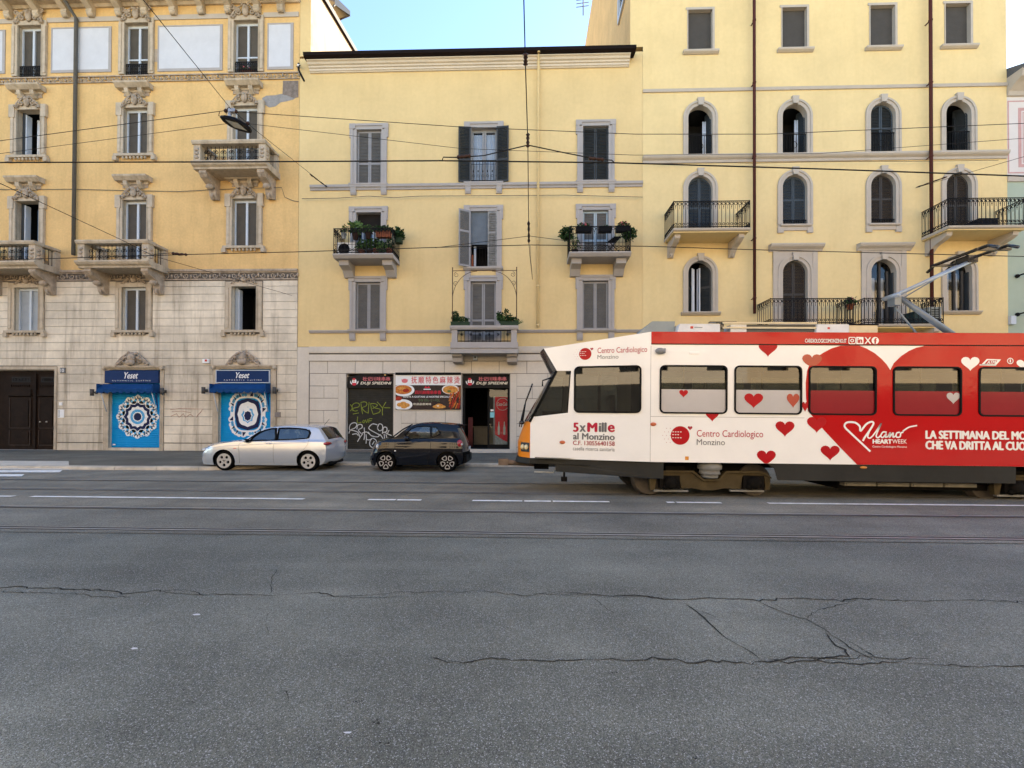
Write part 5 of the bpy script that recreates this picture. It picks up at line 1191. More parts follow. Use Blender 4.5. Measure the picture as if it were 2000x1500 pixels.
arch_window(e[0], q4, 'ajar', m_shbr, m_shds, sillm='plain'); arch_window(e[1], q4, 'closed', m_shbr, m_shbrs, sillm='', header=True, z0=zb4 + .12); arch_window(e[2], q4, 'glass', sillm='', header=True, z0=zb4 + .12); arch_window(e[3], q4, 'glass', sillm='plain')
def rbalcony(c, hw, zt, d, brk=True, hgt=1.05):
    bo = MB(m_trimw); bo.run([(0, .04), (-d + .05, .04), (-d, .07), (-d - .02, .14), (0, .14)], -hw - .03, hw + .03); bo.cur(m_yell2); bo.box(-hw, hw, -d + .08, 0, .0, .039); bo = link('balcony', bo, B3, loc3(c, zt))
    if brk:
        for s in (-1, 1): k = MB(m_trimw); x = s * (hw - .22); k.run([(0, -.62), (-.1, -.64), (-.2, -.5), (-.4, -.34), (-.75, -.24), (-.95, -.14), (-.98, 0), (0, 0)], x - .11, x + .11); k.ring((x, -.12, -.54), .08, .04, 'x', 9, 5); link('bracket', k, bo, (0, 0, 0))
    k = MB(m_iron); balusters(k, [(-hw, 0), (-hw, -d + .03), (hw, -d + .03), (hw, 0)], .15, .15 + hgt, .155); link('railing', k, bo, (0, 0, 0)); return bo
rbalcony(e[0], 1.47, zb3, 1.2); rbalcony(e[3], 1.47, zb3, 1.2); rbalcony(e[1] + .08, 1.6, zb4, 1.0, hgt=1.0); rbalcony(e[2] + .02, 1.5, zb4, 1.0, hgt=1.0)
# ================================================================ FAR RIGHT BUILDING
xf0, xf1 = xr1 + .006, 42.
m_green = M('green_stucco', (.36, .42, .33), .9, .06, .8, bump=.15, streak=.2, dark=(.75, .75, .72)); m_cream2 = M('cream_panel', (.62, .58, .54), .9, .04, 1); m_pinkp = M('pink_line', (.50, .30, .28), .9, .1, 4)
B4 = thing('town_house', 'green house with a pink painted panel at the right edge', 'building', (xf0 + 4, YF, .1))
zt4 = Z(188, 1985); zm = Z(350, 1985)
mb = MB(m_cream2); mb.quad((xf0, YF + .02, zm), (xf1, YF + .02, zm), (xf1, YF + .02, zt4 + .5), (xf0, YF + .02, zt4 + .5)); mb.cur(m_green); mb.quad((xf0, YF + .02, 0), (xf1, YF + .02, 0), (xf1, YF + .02, zm), (xf0, YF + .02, zm)); mb.quad((xf1, YF + .02, 0), (xf1, YF + 12, 0), (xf1, YF + 12, zt4 + .5), (xf1, YF + .02, zt4 + .5)); mb.quad((xf1, YF + 12, 0), (xf0, YF + 12, 0), (xf0, YF + 12, zt4 + .5), (xf1, YF + 12, zt4 + .5)); link('wall', mb, B4)
mb = MB(m_pinkp); y = YF + .012
def fr(a, b, c, d, t): 
    for q in ((a, b, c, c + t), (a, b, d - t, d), (a, a + t, c + t, d - t), (b - t, b, c + t, d - t)): mb.box(q[0], q[1], y, YF + .02, q[2], q[3])
za, zb = Z(338, 1985), Z(196, 1985)
for i in range(4): o = xf0 + .04 + i * 5.2; fr(o, o + 4.9, za, zb, .05); fr(o + .42, o + 4.45, za + .25, zb - .3, .12); fr(o + .6, o + 4.25, za + .43, zb - .48, .03)
link('painted_border', mb, B4)
mb = MB(m_trimw); mb.run([(YF + .02, zm - .1), (YF - .03, zm - .1), (YF - .05, zm + .12), (YF + .02, zm + .12)], xf0, xf1); mb.run([(YF + .02, zt4), (YF - .05, zt4), (YF - .1, zt4 + .15), (YF - .35, zt4 + .35), (YF - .55, zt4 + .45), (YF - .62, zt4 + .75), (YF + .02, zt4 + .75)], xf0, xf1); link('cornice', mb, B4)
mb = MB(M('slate', (.10, .105, .115), .7, .2, 4)); mb.run([(YF - .7, zt4 + .7), (YF - .72, zt4 + .85), (YF + 2, zt4 + 2.0), (YF + 12, zt4 + 2.0), (YF + 12, zt4 + .75)], xf0 - .02 + .03, xf1); link('roof', mb, B4)
mb = MB(m_iron)
for z in (Z(537, 1990), Z(612, 1990)): mb.tube([(xf0 + .35, YF, z - .05), (xf0 + .4, YF - .5, z), (xf0 + 3, YF - .7, z + .15)], .03, 6); mb.ball((xf0 + .35, YF - .02, z - .05), .08)
link('awning_rail', mb, B4)
x, z = at(1974, 626); mb = MB(m_wfr); mb.box(x - .1, x + .1, YF - .12, YF + .02, z - .17, z + .17); link('junction_box', mb, B4)
# ================================================================ house row across the street (behind the viewer), lit by the sun
m_opp = M('sunny_stucco', (.64, .485, .30), .9, .06, .8); m_opp2 = M('sunny_stucco_pale', (.68, .56, .40), .9, .06, .8)
for i, (xa, xb, hz, m, lab) in enumerate(((-50, -16, 15, m_opp, 'ochre row house across the street, left one'), (-16, 14, 13.5, m_opp2, 'pale row house across the street, middle one'), (14, 52, 16, m_opp, 'ochre row house across the street, right one'))):
    B = thing('row_house', lab, 'building', ((xa + xb) / 2, -11, 0)); mb = MB(m); hs = []
    n = int((xb - xa) / 3.6); st = (xb - xa) / n
    for k in range(n):
        c = xa + st * (k + .5)
        for f_ in range(4):
            z0 = .1 if f_ == 0 else 1.2 + f_ * 3.4
            if z0 + 2.2 < hz - .5: hs.append((c - .65, c + .65, z0, z0 + (2.8 if f_ == 0 else 2.0), 0))
    wall(mb, xa, xb, 0, hz, hs, 0, .3); mb.cur(M('dark_base_band', (.05, .045, .04), .6, .3, 2)); mb.box(xa, xb, -.12, -.01, 0, 3.8); mb.cur(m); mb.quad((xb, 8, hz), (xa, 8, hz), (xa, 0, hz), (xb, 0, hz)); mb.cur(m_room)  # unseen ground floor band, darkened to cut low bounce light and reflections
    for h in hs: mb.box(h[0], h[1], .25, .3, h[2], h[3])
    mb.v = [(v[0], -11 - v[1], v[2]) for v in mb.v]; mb.f = [f_[::-1] for f_ in mb.f]; link('wall', mb, B)
    k = MB(m_trim); k.run([(-10.6, hz - .3), (-10.3, hz), (-10.3, hz + .25), (-11, hz + .25), (-11, hz - .3)], xa, xb); link('cornice', k, B)
# ================================================================ TRAM
m_tw = M('tram_white', (.87, .86, .83), .15, .03, 1.5, spec=.4, bump=.4, bscale=1.6); m_tr = M('tram_red', (.46, .003, .005), .13, .05, 1.2, spec=.3, bump=.5, bscale=1.6); m_heart = M('heart_red', (.42, .004, .010), .3, .03, 3, spec=.2)
m_tg = M('tram_skirt', (.036, .036, .033), .45, .12, 2); m_tyel = M('tram_yellow', (.80, .235, .01), .35, .06, 3, coat=.3); m_tblk = M('tram_black', (.014, .014, .015), .25, 0, coat=.3)
m_rub = M('rubber', (.010, .010, .010), .55, 0); m_bog = M('bogie_frame', (.075, .058, .031), .75, .22, 4); m_bogd = M('bogie_dark', (.010, .009, .008), .8, .3, 6); m_spr = M('spring_grey', (.22, .22, .21), .6, .2, 5)
m_tint = MGLASS('tram_glass', (.40, .43, .38), .5, gain=1.5); m_filmw = M('white_film', (.50, .475, .46), .12, .04, 2); m_filmr = M('red_film', (.25, .012, .018), .12, .06, 2)
m_int = M('tram_interior', (.10, .095, .08), .7, .08, 2); m_ceil = M('tram_ceiling', (.24, .23, .18), .7, .04, 2); m_seat = M('tram_seat', (.05, .035, .02), .6, .2, 4); m_dg = M('letter_grey', (.16, .16, .165), .4, 0); m_lr = M('letter_red', (.45, .02, .05), .4, 0); m_dr = M('letter_darkred', (.38, .03, .05), .4, 0)
m_acw = M('roof_unit_white', (.62, .60, .56), .5, .1, 3); m_acg = M('roof_unit_grey', (.27, .29, .27), .6, .1, 3); m_acc = M('roof_unit_cream', (.62, .50, .30), .6, .1, 3)
YN, YM, YB = 8.985, 10.14, 11.295; XS = X(1270, 800, YN); TK = .0062; XE = 21.0
TR = thing('tram', 'white and red tram covered in hearts with its pantograph raised on the far track', 'tram', (XS, YM, .03)); TR.rotation_euler = (0, TK, 0)
KS = .235
def slx(u):
    d = ray(u, 800); a = d.x / d.y; return a * (YN + XS * KS) / (1 + KS * a)
def sly(x): return YN + max(0, XS - x) * KS
def T(u, v):
    """photo reading -> x,z on the near side of the tram (tapered ahead of the fold)"""
    if u >= 1270: x, z = at(u, v, YN)
    else: x = slx(u); z = at(u, v, sly(x))[1]
    return (x, z + TK * (x - XS) - .03)
def part(name, k, par=TR, **kw): return link(name, k, par, **kw)
Z0, Z1, ZR = T(1290, 899.5)[1], T(1270, 668)[1], T(1270, 645)[1]
wz0, wz1 = T(1300, 804.5)[1], T(1300, 710)[1]
WIN = [(T(a, 750)[0], T(b, 750)[0]) for a, b in ((1119.5, 1251), (1287, 1419), (1432.5, 1564.5), (1577.5, 1710), (1742, 1876), (1909, 2043))]
pt = WIN[5][0] - WIN[4][0]
while WIN[-1][1] + pt < XE - .4: WIN.append((WIN[-1][0] + pt, WIN[-1][1] + pt))
wr = [rrect(a + .03, b - .03, wz0 + .03, wz1 - .03, .07) for a, b in WIN]
# near and far side skins
fx = slx(1035); fr = [T(u, v) for u, v in ((1035, 893), (1035, 812), (1107, 803.5), (1112.5, 721.5), (1086, 721.5), (1060, 678))]
fr[0] = (fr[0][0], Z0)
sec1 = [fr[0], (XS, Z0), (XS, ZR - .0)] + fr[:0:-1]
def skin(k, far=False, hol=True):
    o = len(k.f); ov = len(k.v)
    k.flat([sec1, wr[0]], 0); k.flat([rct(XS, XE, Z0, Z1)] + wr[1:], 0)
    for i in range(ov, len(k.v)): x, _, z = k.v[i]; y = sly(x); k.v[i] = (x, y if not far else 2 * YM - y, z)
    if far:
        for i in range(o, len(k.f)): k.f[i] = k.f[i][::-1]
body = MB(m_tw); skin(body); skin(body, True)
def across(k, p, q, n=8, dx0=0, dx1=0):
    """surface from edge line p->q on the near side to its mirror, bulging forward by dx"""
    vs = []
    for j in range(n + 1):
        t = -1 + 2 * j / n; e_ = 1 - t * t
        for (x, z), d in ((p, dx0), (q, dx1)): y = YM + (YM - sly(x)) * t; vs.append((x - d * e_, y, z))
    k.add(vs, [(2 * j, 2 * j + 1, 2 * j + 3, 2 * j + 2) for j in range(n)], True)
# roof (front falls towards the display), red fairing along both sides, rear closing wall
across(body, fr[5], (XS, ZR - .0), 8, .05, 0)
body.add([(XS, YN + .02, ZR - .02), (XE, YN + .02, ZR - .02), (XE, YB - .02, ZR - .02), (XS, YB - .02, ZR - .02)], [(0, 1, 2, 3)])
body.add([(XE, YN, Z0), (XE, YB, Z0), (XE, YB, ZR), (XE, YN, ZR)], [(0, 1, 2, 3)])
across(body, (fx, Z0), (fx, fr[1][1] + .001), 8, .001, .001) if False else None
part('body', body)
k = MB(m_tr)
for s in (1, -1):
    y0 = YN if s == 1 else YB; k.add([(XS, y0 - s * .012, Z1), (XE, y0 - s * .012, Z1), (XE, y0 - s * .004, ZR), (XS, y0 - s * .004, ZR), (XE, y0 + s * .06, ZR + .015), (XS, y0 + s * .06, ZR + .015), (XS, y0 + s * .02, Z1), (XS, y0 + s * .03, ZR), (XE, y0 + s * .02, Z1)], [f[::s] for f in ((0, 1, 2, 3), (3, 2, 4, 5), (0, 3, 7, 6), (0, 6, 8, 1))])
part('roof_fairing', k)
k = MB(m_rub); k.box(XS, XE, YN - .0135, YN - .001, Z1 - .018, Z1 - .002); part('fairing_gap', k)
# nose: yellow lower front, windscreen, destination display, bumper
k = MB(m_tyel); nz = T(1035, 822)[1]
across(k, (fx, Z0), (fx, Z0 + .33), 10, .27, .27); across(k, (fx, Z0 + .33), (fx + .01, fr[1][1] - .09), 10, .27, .12); part('nose', k)
hl = MB(m_tblk)
def nose_pt(t, z, off=.006): e_ = 1 - t * t; return (fx - .27 * e_ - off, YM + (YM - sly(fx)) * t, z)
for s in (-1, 1):
    ts = [s * (.985 - .45 * i / 5) for i in range(6)]; zz = (Z0 + .12, Z0 + .32); vs = []
    for t in ts: vs += [nose_pt(t, zz[0]), nose_pt(t, zz[1])]
    hl.add(vs, [(2 * i, 2 * i + 2, 2 * i + 3, 2 * i + 1)[::-s] for i in range(5)])
ho = part('headlight', hl); hk = MB(M('lamp_lens', (.7, .6, .35), .1, 0, spec=1)); [hk.ball(nose_pt(s * t, Z0 + .22, .02), .05, .05, .06) for s in (-1, 1) for t in (.88, .7)]; part('lens', hk, ho)
k = MB(m_tint); across(k, (fr[1][0], fr[1][1] - .09), fr[4], 10, .14, .08); part('windscreen', k)
k = MB(m_tint); k.flat([[fr[1], fr[2], fr[3], fr[4]]], 0); k.v = [(v[0], sly(v[0]) + .012, v[2]) for v in k.v]; part('side_light', k); k2 = MB(m_tint); k2.add([(v[0], 2 * YM - v[1], v[2]) for v in k.v], [f[::-1] for f in k.f]); part('side_light', k2)
k = MB(m_tblk); across(k, fr[4], fr[5], 8, .1, .06); part('destination_display', k)
for s in (1, -1):
    k = MB(m_rub); pts = [(fr[1][0], fr[1][1] - .1), (fr[4][0], fr[4][1])]; P = [(x - .012, YM - s * (YM - sly(x)), z) for x, z in pts]; k.tube(P, .028, 6)
    P = [(fr[2][0] + .0, YM - s * (YM - sly(fr[2][0])), fr[2][1]), (fr[3][0], YM - s * (YM - sly(fr[3][0])), fr[3][1])]; k.tube(P, .012, 5); part('pillar', k)
k = MB(m_tblk)
for t0, dz in ((.55, 0), (.1, .03)):
    P = [(fr[1][0] - .16 * (1 - t0 * t0) - .05, YM - (YM - sly(fx)) * t0, fr[1][1] - .12), (fr[1][0] - .1, YM - (YM - sly(fx)) * (t0 + .2), fr[1][1] + .35), (fr[1][0] + .04, YM - (YM - sly(fx)) * (t0 + .25), fr[1][1] + .72)]
    k.tube(P, .014, 5); k.tube([(p[0] - .03, p[1] + .05, p[2] - .1) for p in P], .012, 5)
    k.ball(P[0], .04)
part('wiper', k)
k = MB(m_tblk); P = [T(1075, 735), T(1058, 746)]; k.tube([(P[0][0], sly(P[0][0]) - .01, P[0][1]), (P[1][0], sly(P[1][0]) - .1, P[1][1] + .05), (P[1][0], sly(P[1][0]) - .1, P[1][1] - .06)], .018, 5); part('mirror', k)
# dark skirt with the opening for the leading bogie
k = MB(m_tg); zs_ = T(1290, 932)[1]; zf = T(1040, 903)[1]; b0, b1 = T(1296, 900)[0], T(1518, 900)[0]; xk = T(1084, 900)[0]; c0, c1 = T(1985, 900)[0], T(1985, 900)[0] + (b1 - b0)
sk = [[(fx, zf), (xk, zf), (xk + .02, zs_ + .06), (XS, zs_), (b0, zs_ - .0), (b0 - .0, Z0), (fx, Z0)], [(b1, zs_ + .02), (b1 + .02, zs_ - .0), (c0, zs_), (c0, Z0), (b1 - .2, Z0), (b1 - .06, Z0 - .1)], [(c1, zs_), (XE, zs_), (XE, Z0), (c1, Z0)]]
for far in (0, 1):
    for q in sk:
        o = len(k.f); ov = len(k.v); k.flat([q], 0)
        for i in range(ov, len(k.v)): x, _, z = k.v[i]; y = sly(x) + .012; k.v[i] = (x, 2 * YM - y if far else y, z)
        if far: k.f[o:] = [f[::-1] for f in k.f[o:]]
across(k, (fx, zf), (fx, Z0), 10, .33, .29); across(k, (fx + .01, zf + .01), (fx + 1.2, zf + .01), 6, .33, 0)
k.cur(m_bogd); k.add([(fx + .1, YN + .35, Z0 + .02), (XE, YN + .03, Z0 + .02), (XE, YB - .03, Z0 + .02), (fx + .1, YB - .35, Z0 + .02)], [(3, 2, 1, 0)])
k.box(xk + .6, b0 - .5, YN + .65, YB - .65, zs_ - .0, Z0 - .01); k.box(b1 + 1.4, c0 - .2, YN + .35, YB - .35, .2, Z0)
part('skirt', k)
# windows: frame, pane, film
def pane(i):
    a, b = WIN[i]; k = MB(m_rub); o = len(k.v); k.prism([rrect(a, b, wz0, wz1, .1), wr[i]], -.022, .02)
    k.v = [(v[0], sly(v[0]) + v[1], v[2]) for v in k.v]; wo = part('window', k)
    g = MB(m_tint); g.flat([wr[i]], 0); g.v = [(v[0], sly(v[0]) + .012, v[2]) for v in g.v]; link('window_pane', g, wo)
    if i:
        zm = (wz0 + wz1) / 2 - .0; ff = MB(m_filmr if i > 2 else m_filmw); q = [p for p in rrect(a + .03, b - .03, wz0 + .03, wz1 - .03, .07) if p[1] < zm] ; q = [(b - .03, zm)] + [(a + .03, zm)] + [p for p in q if p[1] < wz0 + .2]
        ff.flat([q], YN + .006)
        def hp(u, v, w_, h_, m): ff.cur(m); x, z = T(u, v); s_ = YN / F * 1.0; ff.flat([heart(x, z, w_ * .0102, h_ * .0102)], YN + .003)
        if i == 1: hp(1334, 766, 17, 15, m_heart)
        if i == 2: hp(1471, 780, 36, 29, m_heart); hp(1548, 780, 24, 28, M('heart_orange', (.40, .055, .03), .25, 0))
        if i == 4: hp(1861, 775, 25, 22, m_filmw)
        link('window_film', ff, wo)
for i in range(len(WIN)): pane(i)
# far side windows
k = MB(m_tint)
for i, q in enumerate(wr): k.flat([q], 0)
k.v = [(v[0], 2 * YM - sly(v[0]) - .012, v[2]) for v in k.v]; part('far_side_pane', k)
# interior
k = MB(m_int); k.box(XS, XE - .1, YN + .06, YB - .06, Z0 + .03, Z0 + .1); k.box(fx + .3, XS - .001, YN + .6, YB - .6, Z0 + .03, Z0 + .099)
k.box(XS - .1, XS - .04, YN + .1, YM + .1, Z0 + .1, 2.9); k.cur(m_ceil); k.box(XS, XE - .1, YN + .05, YB - .05, Z1 - .1, Z1 - .05); k.box(XS, XE - .1, YN + .05, YN + .25, Z1 - .32, Z1 - .1); k.box(XS, XE - .1, YB - .25, YB - .05, Z1 - .32, Z1 - .1)
part('saloon', k)
k = MB(m_seat); x = XS + .5
while x < XE - 1:
    for y in (YN + .3, YB - .75): k.box(x, x + .45, y, y + .45, Z0 + .4, Z0 + .47); k.box(x + .4, x + .46, y, y + .45, Z0 + .47, Z0 + 1.05); k.box(x + .1, x + .3, y + .1, y + .3, Z0 + .1, Z0 + .4)
    x += .82
part('seat', k)
k = MB(M('hand_pole', (.5, .42, .1), .4, 0)); x = XS + .9
while x < XE - 1: k.tube([(x, YN + .75, Z0 + .1), (x, YN + .75, Z1 - .1)], .018, 6); x += 1.64
part('hand_pole', k)
k = MB(m_tblk); x = T(1150, 790)[0]; k.box(x + .1, x + .6, YM - .4, YM + .1, Z0 + .45, Z0 + .55); k.box(x + .5, x + .62, YM - .4, YM + .1, Z0 + .55, Z0 + 1.35); k.box(fx + .25, fx + .75, YM - .6, YM + .6, Z0 + .5, Z0 + .98); k.box(x + .2, x + .26, YM - .7, YM - .64, Z0 + .1, 2.6); k.box(x + 1.1, x + 1.17, YM - .72, YM - .62, Z0 + .1, 2.6); k.box(x - .1, x + 1.3, YM - .71, YM - .63, 2.52, 2.6); part('driver_cab', k)
# lamps, camera pod, vents, stickers
m_orl = M('orange_lamp', (.50, .10, .02), .3, 0, coat=.5)
for u, v in ((1098, 861), (1275, 825.5)):
    x, z = T(u, v); k = MB(m_orl); k.ball((x, sly(x) - .004, z), .062, .03, .038, 12, 8); part('side_lamp', k)
x, z = T(1686, 910); k = MB(M('amber_lamp', (.65, .25, .03), .3, 0)); k.ball((x, YN, z), .07, .025, .025, 10, 6); part('side_lamp', k)
k = MB(M('pod_grey', (.23, .235, .24), .4, .1, 5)); x, z = T(1290, 683); k.ball((x - .03, YN - .03, z), .10, .07, .065, 12, 8); k.box(x + .0, x + .07, YN - .05, YN, z - .04, z + .05); part('camera_pod', k)
k = MB(m_tw); x, z = T(1354, 686.5); k.box(x - .1, x + .1, YN - .01, YN, z - .025, z + .025); part('vent', k, bevel=.006)
k = MB(M('orange_sticker', (.65, .28, .05), .5, .2, 30)); x, z = T(1341, 892); k.box(x - .035, x + .035, YN - .003, YN - .0005, z - .035, z + .035); part('sticker', k)
# ---- livery: red field with the great heart, hearts, lettering
yl = YN - .003
red = [T(u, v) for u, v in ((1673, 900.5), (1640, 871), (1609, 838), (1590, 815), (1577, 800), (1573, 775), (1572, 745), (1574.5, 722), (1580, 707), (1592, 695), (1606, 686), (1622, 677.5), (1640, 672), (1658, 670), (1676, 671.5), (1691, 678), (1706, 686.5), (1720, 698), (1730, 709), (1737, 720), (1744, 706), (1758, 692.5), (1773, 682.5), (1788, 676), (1800, 673.5))]
red = [(x, min(z, Z1 - .02)) for x, z in red]
red = [(red[0][0], Z0 + .001), (XE, Z0 + .001), (XE, Z1 - .019), (T(1803, 673)[0], Z1 - .019)] + red[:0:-1]
k = MB(m_tr); k.flat([red] + [rrect(a + .004, b - .004, wz0 + .004, wz1 - .004, .1) for a, b in WIN[3:]], yl); part('red_livery', k)
def hrt(u, v, w_, h_, m=m_heart, clip=None):
    x, z = T(u, v); s_ = YN / F; q = heart(x, z, w_ * s_, h_ * s_)
    if clip: q = [(a, min(max(b, clip[0]), clip[1])) for a, b in q]; o = []; [o.append(p) for p in q if not o or math.dist(p, o[-1]) > 1e-4]; q = o
    k = MB(m); k.flat([q], yl - .0015); part('heart', k)
hrt(1498, 679, 36, 30, clip=(0, Z1 - .02)); hrt(1532, 835, 36, 30); hrt(1594, 827, 37, 31); hrt(1496, 892, 36, 30, clip=(Z0 + .002, 9)); hrt(1620.5, 882, 36, 29)
hrt(1584, 704, 37, 30, M('heart_orange', (.40, .055, .03), .25, 0), clip=(wz1 + .002, 9)); hrt(1390, 809.5, 25, 22, clip=(0, wz0 - .001)); hrt(1893, 708, 34, 27, m_tw); hrt(1997, 710, 26, 20, m_tw, clip=(wz1 + .002, 9)); hrt(1571, 792, 12, 20, m_heart)
hrt(2110, 850, 40, 34, m_tw); hrt(2190, 690, 30, 24, m_tw)
def lett(segs, name='lettering'):
    k = MB(segs[0][0])
    for m, s, u0, u1, va, vb, *o in segs:
        k.cur(m); x0, z0 = T(u0, vb); x1, z1 = T(u1, va); z0b = T(u1, vb)[1]; dzx = (z0b - z0) / (x1 - x0); off, sh, sp = list(o) + [0, 0, 1][len(o):]
        text(k, s, x0, x1, z0, z0 + (z1 - z0b), 0, off, sh, sp, fn=lambda x, z: (x, sly(x) - .005, z))
    return part(name, k)
lett([(m_lr, '5', 1118.5, 1129.5, 823, 840, .03), (m_dg, 'x', 1131, 1143.5, 828, 840, .03), (m_lr, 'M', 1146, 1166, 823, 840, .04), (m_dg, 'ill', 1168.5, 1184, 822.5, 840, .03), (m_lr, 'e', 1186, 1200, 827, 840.5, .035), (m_dg, 'al Monzino', 1118.5, 1200, 842.5, 855, .02), (m_dr, 'C.F. 13055640158', 1118.5, 1200, 857.5, 866, .01), (m_dg, 'casella ricerca sanitaria', 1118.5, 1200, 869, 876.5, 0)])
lett([(m_lr, 'Centro Cardiologico', 1165, 1262, 676, 690.5), (m_dg, 'Monzino', 1165, 1206, 690.5, 698.5)])
lett([(m_lr, 'Centro Cardiologico', 1360, 1489.5, 836.5, 854), (m_dg, 'Monzino', 1360, 1415, 854.5, 866)])
lett([(m_tw, 'CARDIOLOGICOMONZINO.IT', 1569, 1650, 659, 666.5, .01)]).location = (0, -.014, 0)
def emblem(u, v, r, dots=True):
    x, z = T(u, v); s_ = YN / F; rr = r * s_; k = MB(m_heart); k.flat([ell(x, z, rr, rr, 28)], 0); x2, z2 = T(u + r * 1.07, v - r * .78); k.cur(m_dr); o = len(k.v); k.flat([heart(x2, z2, rr * .5, rr * .45)], 0)
    for j, zz in enumerate((.38, .08, -.25)):
        for i in range(4 - j % 2): k.cur(m_tw); k.flat([ell(x - rr * (.75 - i * .27), z + rr * zz, rr * .09, rr * .05, 8)], -.0012)
    k.cur(m_dr)
    for i in range(5):
        for j in range(5):
            if (i + j) % 2 == 0 and abs(j - 2) < 3 - i * .4: k.flat([ell(x - rr * (1.05 + i * .2), z + rr * (.75 - j * .38), rr * .035, rr * .035, 6)], 0)
    k.v = [(v[0], sly(v[0]) - .005 + v[1], v[2]) for v in k.v]; part('emblem', k)
emblem(1141, 688.5, 12); emblem(1327.5, 847.5, 18)
k = MB(m_tw)           # social media signs on the fairing
def at2(u, v): return T(u, v)
s_ = YN / F; yy = YN - .019
x, z = T(1661, 662.5); k.flat([rrect(x - .07, x + .07, z - .07, z + .07, .03), rrect(x - .055, x + .055, z - .055, z + .055, .02)], yy); k.flat([ell(x, z, .035, .035, 14), ell(x, z, .02, .02, 14)], yy)
x, z = T(1676, 662.5); k.flat([rrect(x - .068, x + .068, z - .07, z + .07, .008)], yy); k.cur(m_tr); text(k, 'in', x - .045, x + .045, z - .045, z + .045, yy - .001, .03); k.cur(m_tw)
x, z = T(1691.5, 662.5); text(k, 'X', x - .065, x + .065, z - .065, z + .065, yy, .01)
x, z = T(1706, 662.5); k.flat([ell(x, z, .07, .07, 22)], yy); k.cur(m_tr); text(k, 'f', x - .025, x + .03, z - .06, z + .045, yy - .001, .04); part('emblem', k)
# script logo and slogan
k = MB(m_tw)
def J(p): return [(1480 + a / 3.75, 600 + b / 3.75) for a, b in p]
_ns = [0]
def stroke(pts, r):
    _ns[0] += 1; yo = yl - .003 - .0007 * _ns[0]
    P = [Vector((a, 0, b)) for a, b in (T(u, v) for u, v in pts)]; sm = []
    for i in range(len(P) - 1):
        p0, p1, p2, p3 = P[max(i - 1, 0)], P[i], P[i + 1], P[min(i + 2, len(P) - 1)]
        for t in (0, .2, .4, .6, .8): sm.append(.5 * (2 * p1 + (p2 - p0) * t + (2 * p0 - 5 * p1 + 4 * p2 - p3) * t * t + (3 * p1 - p0 - 3 * p2 + p3) * t ** 3))
    sm.append(P[-1]); vs = []
    for i, p in enumerate(sm): d = (sm[min(i + 1, len(sm) - 1)] - sm[max(i - 1, 0)]).normalized(); n_ = Vector((-d.z, 0, d.x)); q = p + n_ * r; q2 = p - n_ * r; vs += [(q.x, yo, q.z), (q2.x, yo, q2.z)]
    k.add(vs, [(2 * i, 2 * i + 1, 2 * i + 3, 2 * i + 2) for i in range(len(sm) - 1)])
stroke(J([(820, 1045), (745, 975), (670, 905), (632, 865), (640, 838), (670, 830), (712, 836), (742, 862), (748, 895), (790, 845), (828, 828), (842, 842), (815, 890), (780, 940), (765, 968)]), .018)
for st in ([(812, 898), (800, 935), (815, 948), (838, 930)], [(838, 930), (880, 870), (898, 838), (880, 880), (862, 930), (875, 945), (892, 930)], [(938, 905), (912, 903), (895, 930), (910, 943), (936, 915), (928, 940), (950, 935)], [(950, 935), (965, 905), (958, 942), (985, 908), (985, 940), (1005, 930)], [(1035, 905), (1012, 910), (1008, 938), (1035, 938), (1042, 910), (1060, 905)], [(1055, 898), (1100, 868), (1160, 855)]): stroke(J(st), .0135)
part('script_lettering', k)
lett([(m_tw, 'HEART', 1703, 1741, 855, 863, .04), (m_tw, 'WEEK', 1741.5, 1770, 855, 863), (m_tw, 'Centro Cardiologico Monzino', 1703, 1770, 867, 872)])
lett([(m_tw, 'LA SETTIMANA DEL MO', 1806, 2004, 838, 853.5, .035), (m_tw, 'NZINO', 2005, 2060, 839, 854.5, .035), (m_tw, 'CHE VA DRITTA AL CUO', 1806, 2003, 858, 874, .035), (m_tw, 'RE', 2004.3, 2025, 859, 875, .035)])
k = MB(m_tw); q = [T(u, v) for u, v in ((1914, 709.5), (1925, 698), (1953, 699), (1943, 710.5))]; q2 = [T(u, v) for u, v in ((1921, 707.5), (1927, 700.5), (1946, 701), (1940, 708))]; k.flat([q, q2], yl - .002); k.add([(a, yl - .002, b) for a, b in (T(1911, 708.5), T(1911, 710.5), T(1943, 711.5), T(1943, 709.7))], [(0, 1, 2, 3)])
x0, z0 = T(1925, 707.3); x1, z1 = T(1943, 701.7); text(k, 'ATM', x0, x1, z0, z1, yl - .0025, .03, .3); x, z = T(1971, 702); k.flat([ell(x, z, .06, .06, 18), ell(x, z, .045, .045, 18)], yl - .002); k.flat([rct(x - .012, x + .012, z - .03, z + .03)], yl - .002); part('emblem', k)
# panel joints
k = MB(M('panel_joint', (.28, .27, .26), .6, 0)); 
for u, va, vb in ((1269.5, 672, 899), (1640, 0, 0)):
    if va: a, b = T(u, va), T(u, vb); k.box(a[0] - .003, a[0] + .003, YN - .0012, YN + .002, b[1], a[1])
k.box(XS, T(1570, 815)[0], YN - .0014, YN + .001, T(1400, 812)[1], T(1400, 811.3)[1]); part('panel_joint', k)
